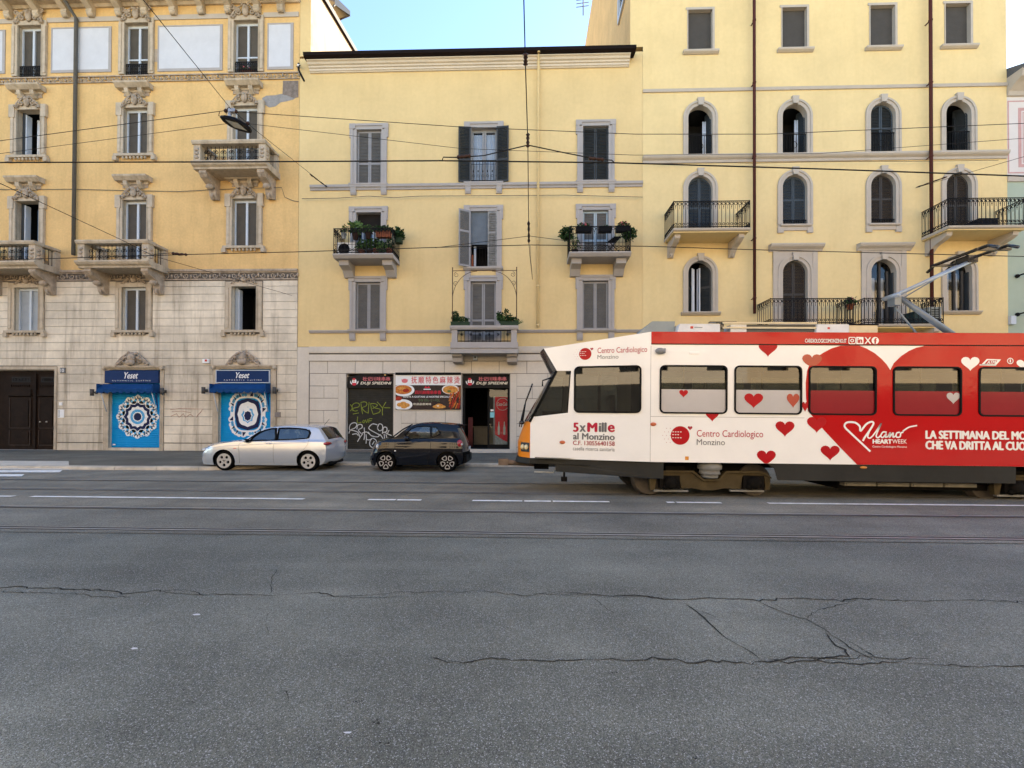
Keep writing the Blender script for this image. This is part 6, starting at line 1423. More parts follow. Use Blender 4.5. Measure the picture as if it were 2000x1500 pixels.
# ---- bogie
def bogie(dx):
    def Q(p): return [(lambda a: (a[0] + dx, a[1]))(T(1220 + x / 6.25, 880 + y / 6.25)) for x, y in p]
    k = MB(m_bog); yb = YN + .22
    def cwfix(q): 
        ar = sum(q[i][0] * q[(i + 1) % len(q)][1] - q[(i + 1) % len(q)][0] * q[i][1] for i in range(len(q))); return q if ar > 0 else q[::-1]
    k.prism([cwfix(Q([(430, 300), (430, 245), (880, 245), (1010, 350), (1200, 350), (1280, 250), (1700, 250), (1800, 280), (1850, 330), (1850, 485), (1790, 490), (1780, 330), (1500, 318), (1480, 470), (1260, 465), (1120, 490), (980, 485), (900, 460), (740, 465), (710, 318), (640, 318), (420, 318)]))], yb, yb + .1)
    k.prism([cwfix(Q([(430, 240), (880, 240), (1010, 345), (1200, 345), (1280, 245), (1700, 245), (1800, 275), (1850, 325), (1850, 340), (1795, 300), (1700, 268), (1290, 268), (1210, 368), (1000, 368), (870, 262), (430, 262)]))], yb - .05, yb + .02)
    k.prism([cwfix(Q([(335, 330), (430, 330), (400, 480), (345, 480)]))], yb - .02, yb + .08)
    bo = part('bogie', k)
    k = MB(m_bogd); a = Q([(590, 390)])[0]; b = Q([(1640, 390)])[0]
    for c in (a, b): k = MB(m_bogd); k.lathe([(0, -.12), (.09, -.12), (.13, -.06), (.13, .1)], (c[0], yb, c[1]), 'y', 16); k.box(c[0] - .2, c[0] + .2, yb - .02, yb + .06, c[1] - .12, c[1] + .14); k.ball((c[0] - .08, yb - .04, c[1] - .08), .07, .05, .06, 7, 5, .2); link('axle_box', k, bo)
    for c in (a, b):
        k = MB(M('wheel_steel', (.10, .085, .07), .5, .2, 6, metal=.4)); xx = c[0] + (-.35 if c is a else .1)
        for y0 in (9.45, 10.83): k.lathe([(.06, -.07), (.26, -.06), (.31, -.07), (.33, -.07), (.33, .05), (.36, .055), (.36, .075), (.1, .07)], (xx, y0, .345), 'y', 28)
        k.tube([(xx, 9.4, .345), (xx, 10.9, .345)], .06, 10); link('wheel', k, bo)
    k = MB(m_spr); c = Q([(1100, 270)])[0]
    k.lathe([(0, .17), (.2, .17), (.235, .12), (.235, .05), (.19, .03), (.2, -.02), (.21, -.05), (.16, -.06), (.17, -.1), (.16, -.13), (0, -.14)], (c[0], yb + .05, c[1] + .03), 'z', 22); link('air_spring', k, bo)
    k = MB(m_bogd); p0 = Q([(430, 200)])[0]; p1 = Q([(1800, 200)])[0]; k.box(p0[0], p1[0], yb + .25, YB - .3, .3, Z0 - .02); k.box(p0[0] + .2, p0[0] + .6, yb + .1, yb + .3, .45, .62); link('bolster', k, bo)
    k = MB(m_spr)
    for q in ((400, 830), (1360, 1780)): a = Q([(q[0], 495)])[0]; b = Q([(q[1], 495)])[0]; k.box(a[0], b[0], yb + .02, yb + .1, a[1] - .018, a[1] + .018)
    link('rail_brake', k, bo)
bogie(0); bogie(c0 - b0)
k = MB(M('battery_box', (.22, .20, .15), .6, .25, 4)); x0, z1 = T(1662, 938); x1, z0 = T(1930, 952.5)
for i in range(4): a = x0 + (x1 - x0) * i / 4; b = x0 + (x1 - x0) * (i + 1) / 4; k.box(a + .02, b - .02, YN + .2, YN + .7, z0, z1 - .02); k.box(a + .05, a + .09, YN + .18, YN + .2, z0 + .02, z1 - .05)
k.cur(m_bogd); k.box(x0 - .5, x1 + .3, YN + .19, YN + 1, z1 - .03, Z0); part('battery_box', k)
k = MB(m_spr); zc_ = T(1040, 912)[1] + .02; xn = fx - .2
k.tube([(xn + 1.1, YM, zc_), (xn + .35, YM, zc_), (xn + .3, YM, zc_ + .01)], .05, 8); k.cur(M('coupler_rust', (.16, .12, .09), .8, .25, 6)); k.tube([(xn + .35, YM, zc_), (xn - .15, YM, zc_ + .03), (xn - .32, YM - .02, zc_ + .05)], .06, 8, rs=[.05, .055, .075]); k.box(xn - .5, xn - .28, YM - .09, YM + .09, zc_ - .02, zc_ + .12)
k.cur(m_bogd); k.box(xn + .3, xn + .62, YM - .12, YM + .12, zc_ - .09, zc_ + .1); k.cur(m_acw); k.tube([(xn + .3, YM - .2, zc_ - .14), (xn + .72, YM - .22, zc_ - .15), (xn + .78, YM - .22, zc_ - .02)], .016, 5); part('coupler', k)
k = MB(m_bogd); x, z = T(1103, 936); k.box(x - .06, x + .06, sly(x) + .08, sly(x) + .2, z - .03, z + .06); k.box(x - .02, x + .02, sly(x) + .1, sly(x) + .16, z, zs_ + .1); part('step_lamp', k)
# ---- roof equipment
def rbox(u0, u1, v0, m, y0, y1, slope=0, z0=ZR - .02, name='roof_unit', trim=None):
    xa = at(u0, 640, y0)[0]; xb = at(u1, 640, y0)[0]; zt = at((u0 + u1) / 2, v0, y0)[1] + TK * (xa - XS) - .03; k = MB(m)
    k.prism([[(xa, z0), (xb, z0), (xb, zt), (xa + slope, zt)]], y0, y1)
    if trim: trim(k, xa, xb, zt, y0)
    return part(name, k, bevel=.015)
rbox(1233, 1316, 624.5, m_acg, YN + .75, YB - .4, .42)
def tr1(k, xa, xb, zt, y0): k.cur(M('red_label', (.5, .06, .04), .5, 0)); k.box(xa + .3, xa + .36, y0 - .004, y0, zt - .1, zt - .05); k.cur(m_acg); k.box(xa + .38, xa + .55, y0 - .004, y0, zt - .085, zt - .065)
rbox(1318, 1404, 629.5, m_acw, YN + .55, YB - .5, .08, trim=tr1); rbox(1425, 1456, 631, m_acw, YN + .6, YB - .5); rbox(1403, 1412, 628.5, m_tblk, YN + .62, YN + .8)
k = MB(m_acc); x0 = at(1456, 640, YN + .6)[0]; x1 = at(1592, 640, YN + .6)[0]; zt = at(1520, 629.5, YN + .6)[1]
for z in (zt, zt - .10): k.box(x0 - .5, x1, YN + .57, YN + .61, z - .02, z + .015)
k.cur(m_pipe); k.box(x0, x1, YN + .62, YB - .6, ZR - .02, zt - .03); k.cur(m_tblk); k.box(x0 - .75, x0 - .2, YN + .6, YN + .7, zt + .01, zt + .035); part('roof_rack', k)
def tr2(k, xa, xb, zt, y0): k.cur(M('red_label')if False else MATS['red_label']); k.box(xa + .25, xa + .3, y0 - .004, y0, zt - .1, zt - .06)
rbox(1590, 1656, 630.5, m_acw, YN + .55, YB - .5, .05, trim=tr2); rbox(1656, 1712, 632.5, m_acc, YN + .6, YB - .5, trim=lambda k, xa, xb, zt, y0: (k.cur(m_roof), k.box(xa - .02, xb + .02, y0 - .02, y0 + .2, zt, zt + .03)))
# ---- pantograph
yp = YM; k = MB(m_met); base = at(1845, 648, yp); knee = at(1738, 577, yp); head = at(1922, 496, yp); zt0 = ZR
def tl(p, y=yp): return (p[0], y, p[1] + TK * (p[0] - XS) - .03)
m_pan = M('pantograph_grey', (.20, .22, .23), .45, .1, 5, metal=.4); m_panl = M('pantograph_light', (.38, .41, .44), .4, .08, 5, metal=.4)
po = MB(m_pan); b3 = tl(base); k3 = tl(knee); h3 = tl(head); po.tube([(b3[0] + .25, yp, zt0 + .1), (k3[0] + .2, yp, k3[2] - .03)], .075, 10, rs=[.07, .05]); po.box(b3[0] - .1, b3[0] + .8, yp - .4, yp + .4, zt0 - .02, zt0 + .12); po = part('pantograph', po)
k = MB(m_panl); k.tube([(k3[0] - .04, yp - .1, k3[2] - .02), (h3[0] - .4, yp - .1, h3[2] - .16)], .04, 8); k.tube([(k3[0] + .12, yp + .12, k3[2] + .02), (h3[0] - .4, yp + .12, h3[2] - .16)], .04, 8); k.tube([(k3[0], yp - .2, k3[2]), (k3[0], yp + .2, k3[2])], .05, 8); k.cur(m_pan); k.tube([(k3[0] + .2, yp, k3[2] - .06), (h3[0] - 1.0, yp, h3[2] - .48)], .014, 5); link('upper_arm', k, po)
k = MB(m_pan); k.tube([(k3[0] + .05, yp + .05, k3[2] - .12), (k3[0] + .7, yp + .05, zt0 + .08)], .02, 6); k.box(k3[0] - .0, k3[0] + .14, yp - .1, yp + .1, k3[2] - .2, k3[2] - .02); link('coupling_rod', k, po)
k = MB(m_tblk); c = tl(at(1885, 504, yp)); 
for s in (-.22, .22):
    pts = [(h3[0] + s * .9 - .35 + (-.0), yp - .8, h3[2] - .12), (h3[0] + s * .9 - .35, yp - .6, h3[2] - .01), (h3[0] + s * .9 - .35, yp + .6, h3[2] - .01), (h3[0] + s * .9 - .35, yp + .8, h3[2] - .12)]; k.tube(pts, .035, 6)
for y in (-.5, .5): k.box(h3[0] - .7, h3[0] + .0, yp + y - .03, yp + y + .03, h3[2] - .08, h3[2] - .03)
k.box(h3[0] - .5, h3[0] - .3, yp - .15, yp + .15, h3[2] - .2, h3[2] - .04); link('contact_head', k, po)
# ================================================================ CARS
m_tyre = M('tyre', (.006, .006, .006), .85, .15, 20); m_alloy = M('alloy_wheel', (.62, .62, .62), .3, .05, 8, metal=.6); m_dark = M('car_underside', (.003, .003, .003), .9, 0)
m_silver = M('silver_paint', (.53, .57, .62), .27, .03, 1, metal=.5, coat=.5); m_nblk = M('blue_black_paint', (.003, .004, .008), .06, .05, 1, spec=.48)
m_cg = MGLASS('car_glass', (.5, .6, .62), .62, gain=2.3); m_cgd = MGLASS('privacy_glass', (.3, .33, .33), .5); m_trimb = M('black_trim', (.006, .006, .0065), .5, .05, 6); m_tail = M('tail_lamp', (.35, .012, .02), .12, .1, 8, coat=.8); m_hlamp = M('head_lamp', (.55, .58, .6), .1, .1, 12, coat=.8); m_cint = M('car_interior', (.06, .055, .05), .8, .1, 4); m_cseat = M('car_seat', (.16, .14, .11), .85, .1, 5)
def smoothstep(a, b, x): t = min(max((x - a) / (b - a), 0), 1); return t * t * (3 - 2 * t)
class Car:
    def __init__(s, label, cat, yc, W, zb, xa, xb, tum, paint, nm):
        s.yc, s.W, s.zb, s.xa, s.xb, s.tum, s.paint = yc, W, zb, xa, xb, tum, paint
        s.root = thing(nm, label, cat, ((xa + xb) / 2, yc, .004))
    def hw(s, x, z):
        w_ = s.W; m_ = s.zb * .62
        w_ -= .11 * ((z - m_) / m_) ** 2 if z < s.zb else .11 * ((s.zb - m_) / m_) ** 2
        if z > s.zb: w_ -= .02 * smoothstep(0, .05, z - s.zb) + s.tum * (z - s.zb) + .25 * max(0, z - s.zb - .34) ** 1.3
        w_ -= .10 * (1 - smoothstep(0, .5, x - s.xa)) ** 2 + .08 * (1 - smoothstep(0, .45, s.xb - x)) ** 2
        return w_
    def P(s, u, v):          # photo reading -> x,z on the near flank
        y = s.yc - s.W
        for _ in range(4): x, z = at(u, v, y); y = s.yc - s.hw(x, z)
        return (x, z)
    def on(s, x, z, off=.0, side=1): return (x, s.yc - side * (s.hw(x, z) + off), z)
    def patch(s, k, poly, off, side=1, step=.12):
        bm = bmesh.new(); tmp = MB(k_m0); tmp.flat([poly], 0); vs = [bm.verts.new((v[0], 0, v[2])) for v in tmp.v]; [bm.faces.new([vs[i] for i in f]) for f in tmp.f]
        s.cutgrid(bm, step); bm.verts.index_update()
        o = [s.on(v.co.x, v.co.z, off, side) for v in bm.verts]; fs = [[v.index for v in f.verts] for f in bm.faces]
        if side < 0: fs = [f[::-1] for f in fs]
        k.add(o, fs, True); bm.free()
    def cutgrid(s, bm, step):
        xs = [v.co.x for v in bm.verts]; zs = [v.co.z for v in bm.verts]
        x = min(xs) + step / 2
        while x < max(xs): bmesh.ops.bisect_plane(bm, geom=bm.verts[:] + bm.edges[:] + bm.faces[:], plane_co=(x, 0, 0), plane_no=(1, 0, 0)); x += step
        z = min(zs) + step / 3
        while z < max(zs): bmesh.ops.bisect_plane(bm, geom=bm.verts[:] + bm.edges[:] + bm.faces[:], plane_co=(0, 0, z), plane_no=(0, 0, 1)); z += step * .7
    def body(s, outline, holes, matf, bulge, nm='body', mats=(), n=10):
        bm = bmesh.new(); tmp = MB(k_m0); tmp.flat([outline] + holes, 0); vs = [bm.verts.new((v[0], 0, v[2])) for v in tmp.v]; [bm.faces.new([vs[i] for i in f]) for f in tmp.f]
        s.cutgrid(bm, .11); bmesh.ops.remove_doubles(bm, verts=bm.verts[:], dist=.0005)
        near = bm.verts[:]; ff = bm.faces[:]; bed = [e_ for e_ in bm.edges if len(e_.link_faces) == 1]
        # outer loop = connected boundary holding the leftmost vertex
        lm = min(near, key=lambda v: v.co.x); loop = set(); stack = [lm]; seen = {lm}
        while stack:
            v = stack.pop()
            for e_ in v.link_edges:
                if len(e_.link_faces) == 1:
                    loop.add(e_); q = e_.other_vert(v)
                    if q not in seen: seen.add(q); stack.append(q)
        loop = list(loop)
        far = {}; mid = {}
        for v in near: far[v] = bm.verts.new((v.co.x, 2 * s.yc - s.yc + s.hw(v.co.x, v.co.z), v.co.z))
        for v in seen:
            x, z = v.co.x, v.co.z; h = s.hw(x, z); row = [v]
            for j in range(1, n):
                t = -1 + 2 * j / n; e_ = 1 - t * t; bx, bz = bulge(x, z); row.append(bm.verts.new((x + bx * e_, s.yc + h * t, z + bz * e_)))
            row.append(far[v]); mid[v] = row
        for v in near: v.co.y = s.yc - s.hw(v.co.x, v.co.z)
        for f in ff: f.material_index = 0; g = bm.faces.new([far[v] for v in reversed(f.verts)])
        for e_ in loop:
            a, b = e_.verts; mi = matf((a.co.x + b.co.x) / 2, (a.co.z + b.co.z) / 2)
            if mi is None: continue
            for j in range(n):
                m2 = mi if not (mi >= 2 and j in (0, n - 1)) else 0
                f = bm.faces.new([mid[a][j], mid[b][j], mid[b][j + 1], mid[a][j + 1]]); f.material_index = m2
        bmesh.ops.recalc_face_normals(bm, faces=bm.faces[:])
        me = bpy.data.meshes.new(nm); bm.transform(Matrix.Translation(-s.root.location)); bm.to_mesh(me); bm.free()
        for m in mats: me.materials.append(m)
        me.polygons.foreach_set('use_smooth', [True] * len(me.polygons)); me.set_sharp_from_angle(angle=R(48))
        o = bpy.data.objects.new(nm, me); COL.objects.link(o); o.parent = s.root; return o
    def line(s, k, pts, r=.006, off=.001):
        P = []
        for (a, b) in zip(pts, pts[1:]):
            for i in range(6): t = i / 6; P.append(s.on(a[0] + (b[0] - a[0]) * t, a[1] + (b[1] - a[1]) * t, off))
        P.append(s.on(*pts[-1], off)); k.tube(P, r, 5)
    def wheel(s, x, r, rimr, kind, side):
        yo = s.yc - side * (s.W - .035); wd = .19
        k = MB(m_tyre); k.lathe([(rimr, .0), (rimr + .015, -.012), (r - .03, -.012), (r - .008, .01), (r, .035), (r, wd - .03), (r - .03, wd), (rimr, wd)], (0, 0, 0), 'y', 40)
        if side < 0: k.v = [(a, -b, c) for a, b, c in k.v]; k.f = [f[::-1] for f in k.f]
        w_ = link('wheel', k, s.root, (x - s.root.location.x, yo - s.yc, r + .004 - s.root.location.z))
        k = MB(m_alloy)
        if kind == 'holes':
            k.prism([ell(0, 0, rimr, rimr, 44)] + [ell(rimr * .58 * math.cos(R(90 + 36 + 72 * i)), rimr * .58 * math.sin(R(90 + 36 + 72 * i)), rimr * .21, rimr * .21, 16) for i in range(5)], .0, .035)
            k.cur(m_dark); k.prism([ell(0, 0, rimr * .99, rimr * .99, 30)], .05, .06); k.cur(m_trimb); k.flat([ell(0, 0, rimr * .11, rimr * .11, 14)], -.002); 
            for i in range(5): a = R(90 + 72 * i); k.flat([ell(rimr * .24 * math.cos(a), rimr * .24 * math.sin(a), rimr * .045, rimr * .045, 8)], -.002)
        else:
            k.cur(m_trimb); k.prism([ell(0, 0, rimr, rimr, 40)], .03, .05); k.cur(m_alloy)
            for i in range(5):
                a = R(90 + 36 + 72 * i); q = [(.30, 0), (.42, .20), (.66, .34), (.88, .36), (.97, .2), (.97, -.2), (.88, -.36), (.66, -.34), (.42, -.20)]; qi = [(.42, 0), (.5, .14), (.68, .25), (.83, .26), (.87, .15), (.87, -.15), (.83, -.26), (.68, -.25), (.5, -.14)]
                f_ = lambda Q: [(rimr * (p * math.cos(a) - t * math.sin(a)), rimr * (p * math.sin(a) + t * math.cos(a))) for p, t in Q]
                k.prism([f_(q), f_(qi)], .0, .035)
            k.flat([ell(0, 0, rimr * .1, rimr * .1, 14)], .028)
        if side < 0: k.v = [(a, -b, c) for a, b, c in k.v]; k.f = [f[::-1] for f in k.f]
        link('rim', k, w_, (0, 0, 0))
k_m0 = m_dark
def arcpts(cx, cz, r, a0, a1, n=14): return [(cx + r * math.cos(R(a0 + (a1 - a0) * i / n)), cz + r * math.sin(R(a0 + (a1 - a0) * i / n))) for i in range(n + 1)]
# ---------------- silver hatchback
xa, xb = X(396, 890, 13.0), X(632, 890, 13.0)
C = Car('silver five door hatchback parked at the kerb in front of the blue shutters', 'car', 13.78, .83, .86, xa, xb, .34, m_silver, 'parked_car')
wf, wr_ = C.P(437.3, 903), C.P(601.3, 903); ra = .335; rt = .285
zbm = C.P(520, 908.5)[1]; zbot = max(.16, zbm)
top = [C.P(u, v) for u, v in ((398, 906), (395.5, 896), (396.5, 888), (401, 879), (408, 873.5), (418, 869.5), (432, 866.5), (448, 864), (462, 862.5), (473, 861.5), (480, 857.5), (490, 851), (503, 843.5), (516, 838), (530, 834.8), (548, 833), (566, 832.6), (585, 833), (603, 834), (617, 835.5), (622.5, 837.5), (626, 843), (630, 850), (634.5, 858), (636.5, 864), (636, 872), (637, 877), (636.5, 888), (635, 898), (632, 904))]
out = [(top[0][0] + .03, zbot + .03)] + [] 
sf = math.degrees(math.asin(max(-1, min(1, (zbot - rt - .004) / ra)))); 
low = [(top[0][0] + .04, zbot)] + arcpts(wf[0], rt + .004, ra, 180 - sf, sf) + arcpts(wr_[0], rt + .004, ra, 180 - sf, sf) + [(top[-1][0] - .05, zbot + .03)]
outline = low + top[::-1]
W1 = [C.P(u, v) for u, v in ((487, 861.5), (494, 854), (505, 846), (517, 840.3), (530, 837.2), (541, 836.5), (537.5, 859.5))]; W2 = [C.P(u, v) for u, v in ((541, 859.3), (545, 836.3), (565, 836), (585, 837), (598, 838.8), (605, 842.5), (604, 848), (600.5, 856), (575, 858))]
W1, W2 = W1[::-1] if sum(W1[i][0] * W1[(i + 1) % len(W1)][1] - W1[(i + 1) % len(W1)][0] * W1[i][1] for i in range(len(W1))) < 0 else W1, W2
xws, xwe, xr_ = C.P(475, 861)[0], C.P(528, 835)[0], C.P(622, 837)[0]; zbelt2 = C.P(636, 861)[1]
def bul(x, z):
    f_ = 1 - smoothstep(xa, xa + .9, x); r_ = smoothstep(xb - .3, xb, x); t_ = 1 if z > .55 else 0
    return (-.36 * f_ * (1 if z < .75 else .8) + .10 * r_, (.05 + .02 * f_) * t_)
def mf(x, z):
    if z < zbot + .10 and not (x < xa + .2 or x > xb - .35): return 1
    if any(abs(math.dist((x, z), (c[0], rt)) - ra) < .03 for c in (wf, wr_)) and z < rt + ra + .02 : return 1
    if xws - .02 < x < xwe and z > .84: return 2
    if x > xr_ - .02 and z > zbelt2 + .01 and z < 1.27: return 3
    return 0
C.body(outline, [W1, W2], mf, bul, mats=(m_silver, m_dark, m_cg, M('rear_glass', (.02, .018, .016), .08, 0, spec=.6)))
for (W_, nm) in ((W1, 'side_window'), (W2, 'side_window')):
    for s in (1, -1): k = MB(m_cg); C.patch(k, W_, -.012, s); link(nm, k, C.root)
k = MB(m_trimb)
for W_ in (W1, W2): C.line(k, W_ + W_[:1], .02)
C.line(k, [C.P(539, 836.5), C.P(539.5, 860)], .034); C.line(k, [C.P(480, 861.5), C.P(494, 852), C.P(510, 841.5)], .02); C.line(k, [C.P(603, 840), C.P(606, 846), C.P(602, 856)], .03); link('window_trim', k, C.root)
k = MB(M('seam', (.10, .10, .10), .7, 0))
for q in ([(465.5, 870), (467, 885), (468, 905)], [(535.7, 860.5), (535.5, 906)], [(604, 858), (601, 868), (594, 877), (583, 886), (578, 895)], [(465.5, 870), (470, 864.5)]): C.line(k, [C.P(*p) for p in q], .004)
link('door_seam', k, C.root)
k = MB(m_silver); C.line(k, [C.P(405, 876), C.P(440, 871), C.P(500, 868), C.P(560, 865.5), C.P(600, 864)], .010, -.004); link('shoulder_crease', k, C.root)
for u, v in ((524.5, 866), (599, 848)):
    if u < 530: k = MB(m_alloy); x, z = C.P(u, v); k.tube([C.on(x - .07, z + .01, .012), C.on(x, z, .022), C.on(x + .08, z, .015)], .014, 6); link('door_handle', k, C.root)
k = MB(m_trimb); x, z = C.P(484, 861); k.ball((x, C.on(x, z)[1] - .06, z + .01), .09, .08, .055, 10, 7); k.cur(m_silver); k.ball((x - .02, C.on(x, z)[1] - .07, z + .0), .075, .075, .05, 10, 7); link('mirror', k, C.root)
for s in (1, -1):
    k = MB(m_tail); x0 = xb; P = []
    q = [(xb - .11, .80), (xb - .04, .84), (xb + .02, .83)]
    k.ball((xb + .035, C.yc - s * .58, .80), .08, .25, .06, 14, 8); link('tail_lamp', k, C.root)
    k = MB(m_hlamp); k.ball((xa - .02, C.yc - s * (C.hw(xa, .6) - .10), .60), .10, .12, .05, 10, 7); link('headlamp', k, C.root)
k = MB(MATS['seam'])
for zq, rr in ((.60, .006), (.36, .005)): k.tube([(xb + .006 + .10 * (1 - (t / 8) ** 2), C.yc + .72 * t / 8, zq) for t in range(-8, 9)], rr, 5)
link('bumper_seam', k, C.root)
k = MB(M('number_plate', (.6, .6, .6), .5, .05, 6)); k.box(xb + .085, xb + .10, C.yc - .2, C.yc + .2, .42, .52); k.cur(m_black); 
for i in range(7): k.box(xb + .1, xb + .103, C.yc - .15 + i * .045, C.yc - .125 + i * .045, .445, .495)
link('number_plate', k, C.root)
k = MB(m_trimb); k.box(xb - .06, xb + .06, C.yc - .5, C.yc + .5, zbot + .0, zbot + .09); k.tube([(xb - .35, C.yc - .4, zbot - .02), (xb + .05, C.yc - .4, zbot)], .03, 8); k.box(xa + .3, xb - .3, C.yc - .6, C.yc + .6, zbot - .03, zbot + .02); link('rear_valance', k, C.root)
k = MB(m_cint); k.box(xws + .2, xb - .3, C.yc - .62, C.yc + .62, .3, .80); k.box(xws - .05, xws + .42, C.yc - .60, C.yc + .6, .6, .88); k.cur(m_cseat)
for x in (-7.55, -6.75):
    for s in (-.36, .36): k.box(x, x + .16, C.yc + s - .22, C.yc + s + .22, .6, 1.06); k.box(x + .06, x + .14, C.yc + s - .1, C.yc + s + .1, 1.06, 1.2)
k.cur(m_trimb); k.ring((xws + .55, C.yc + .36, .86), .17, .015, 'x', 16, 5); link('interior', k, C.root)
k = MB(m_trimb); x, z = C.P(615, 834.5); k.tube([(x, C.yc, 1.335), (x + .16, C.yc, 1.52)], .006, 5); link('antenna', k, C.root)
k = MB(M('badge_red', (.4, .05, .05), .4, 0)); x, z = C.P(459, 875.5); k.flat([rct(x - .05, x + .04, z - .01, z + .01)], C.on(x, z, .004)[1]); link('side_badge', k, C.root)
for x in (wf[0], wr_[0]):
    for s in (1, -1): C.wheel(x, rt, .215, 'holes', s)
# ---------------- little black city car
xa, xb = X(729, 890, 13.0), X(903, 890, 13.0)
C = Car('tiny blue black two seater city car parked before the skewer shop', 'car', 13.8, .80, .88, xa, xb, .26, m_nblk, 'parked_car')
wf, wr_ = C.P(753.3, 904.5), C.P(873.6, 905); ra = .325; rt = .275; zbot = .20
sf = math.degrees(math.asin((zbot - rt - .004) / ra))
top = [C.P(u, v) for u, v in ((731.5, 910), (728.5, 902), (729.5, 890), (733, 880), (737, 870.5), (742, 864), (750, 860), (760, 857.8), (769, 855.8), (777, 850), (788, 841), (799, 833.5), (809, 829.3), (820, 827.5), (836, 826.6), (855, 827), (873, 828.2), (888, 829.8), (896.5, 831.8), (897, 834.5), (893.5, 836), (896, 845), (899, 856), (901, 866), (903, 876), (904, 888), (904, 898), (901, 907))]
low = [(top[0][0] + .05, zbot)] + arcpts(wf[0], rt + .004, ra, 180 - sf, sf) + arcpts(wr_[0], rt + .004, ra, 180 - sf, sf) + [(top[-1][0] - .05, zbot + .03)]
W1 = [C.P(u, v) for u, v in ((791, 849), (803, 837.5), (813, 833.2), (826, 832.2), (840, 833), (841, 855.5), (799.5, 857.5), (796, 853))]; W2 = [C.P(u, v) for u, v in ((843.5, 834), (852, 834.5), (856, 840), (860, 847), (853, 851.5), (846, 854), (843.5, 854.5))]; W3 = [C.P(u, v) for u, v in ((861, 843), (884, 844), (885.5, 852), (872, 854), (863, 853.5))]
def ccw(q): return q if sum(q[i][0] * q[(i + 1) % len(q)][1] - q[(i + 1) % len(q)][0] * q[i][1] for i in range(len(q))) > 0 else q[::-1]
W1, W2, W3 = ccw(W1), ccw(W2), ccw(W3)
xws, xwe, xr_ = C.P(770, 855)[0], C.P(806, 830)[0], C.P(894, 836)[0]; zbelt2 = C.P(899, 857)[1]
def bul(x, z):
    f_ = 1 - smoothstep(xa, xa + .6, x); r_ = smoothstep(xb - .25, xb, x)
    return (-.28 * f_ + .10 * r_, .035 if z > .6 else 0)
def mf(x, z):
    if z < zbot + .08 and not (x < xa + .15 or x > xb - .3): return 1
    if any(abs(math.dist((x, z), (c[0], rt)) - ra) < .03 for c in (wf, wr_)) and z < rt + ra + .02: return 1
    if xws < x < xwe and z > .9: return 2
    if x > xr_ - .02 and zbelt2 < z < 1.33: return 3
    if x > xb - .3 and z < .55: return 1
    return 0
C.body(low + top[::-1], [W1, W2], mf, bul, mats=(m_nblk, m_dark, m_cg, m_cgd))
for W_ in (W1, W2):
    for s in (1, -1): k = MB(m_cg); C.patch(k, W_, -.012, s); link('side_window', k, C.root)
k = MB(m_glassd); C.patch(k, W3, .004); link('rear_quarter_panel', k, C.root)
k = MB(m_trimb)
for W_ in (W1, W2): C.line(k, W_ + W_[:1], .012)
C.line(k, [C.P(768, 853), C.P(788, 838), C.P(806, 828.5)], .02); link('window_trim', k, C.root)
k = MB(M('dark_seam', (.004, .004, .005), .8, 0))
for q in ([(772, 862), (771, 880), (778, 905)], [(842, 856), (841, 880), (836, 908)], [(776, 912), (845, 912)]): C.line(k, [C.P(*p) for p in q], .005)
link('door_seam', k, C.root)
k = MB(m_nblk); C.line(k, [C.P(775, 866), C.P(810, 864), C.P(850, 861), C.P(884, 858)], .012, -.005); C.line(k, [C.P(780, 894), C.P(810, 890), C.P(832, 887), C.P(842, 880)], .012, -.006); link('side_crease', k, C.root)
k = MB(m_nblk); x, z = C.P(795, 857); k.ball((x, C.on(x, z)[1] - .07, z + .02), .085, .08, .06, 10, 7); link('mirror', k, C.root)
k = MB(m_white); x, z = C.P(772, 880.5); p = C.on(x, z); k.box(x - .025, x + .02, p[1] - .012, p[1], z - .015, z + .015); link('side_repeater', k, C.root)
for s in (1, -1):
    k = MB(m_tail); k.ball((xb - .10, C.yc - s * (C.hw(xb - .1, .8) - .055), .82), .09, .10, .12, 12, 9); k.cur(m_white); k.ball((xb - .045, C.yc - s * (C.hw(xb - .1, .8) - .03), .80), .04, .06, .035, 8, 6); link('tail_lamp', k, C.root)
    k = MB(m_hlamp); k.ball((xa + .09, C.yc - s * (C.hw(xa, .66) - .02), .72), .05, .1, .085, 10, 7); link('headlamp', k, C.root)
k = MB(m_trimb); k.box(xb - .12, xb + .10, C.yc - .62, C.yc + .62, .25, .48); k.box(xb - .2, xb - .02, C.yc - .55, C.yc + .55, 1.335, 1.36); k.box(xa + .3, xb - .3, C.yc - .6, C.yc + .6, zbot - .03, zbot + .02); link('rear_bumper', k, C.root, bevel=.04)
k = MB(MATS['number_plate']); k.box(xb + .10, xb + .115, C.yc - .2, C.yc + .2, .62, .70); link('number_plate', k, C.root)
k = MB(m_cint); k.box(xws + .25, xb - .25, C.yc - .6, C.yc + .6, .3, .82); k.box(xws - .02, xws + .35, C.yc - .58, C.yc + .58, .6, .90); k.cur(m_cseat)
for s in (-.34, .34): k.box(-2.75, -2.6, C.yc + s - .2, C.yc + s + .2, .6, 1.05); k.box(-2.72, -2.64, C.yc + s - .1, C.yc + s + .1, 1.05, 1.18)
k.cur(m_trimb); k.ring((xws + .5, C.yc + .34, .86), .16, .015, 'x', 16, 5); link('interior', k, C.root)
for x in (wf[0], wr_[0]):
    for s in (1, -1): C.wheel(x, rt, .205, 'loops', s)
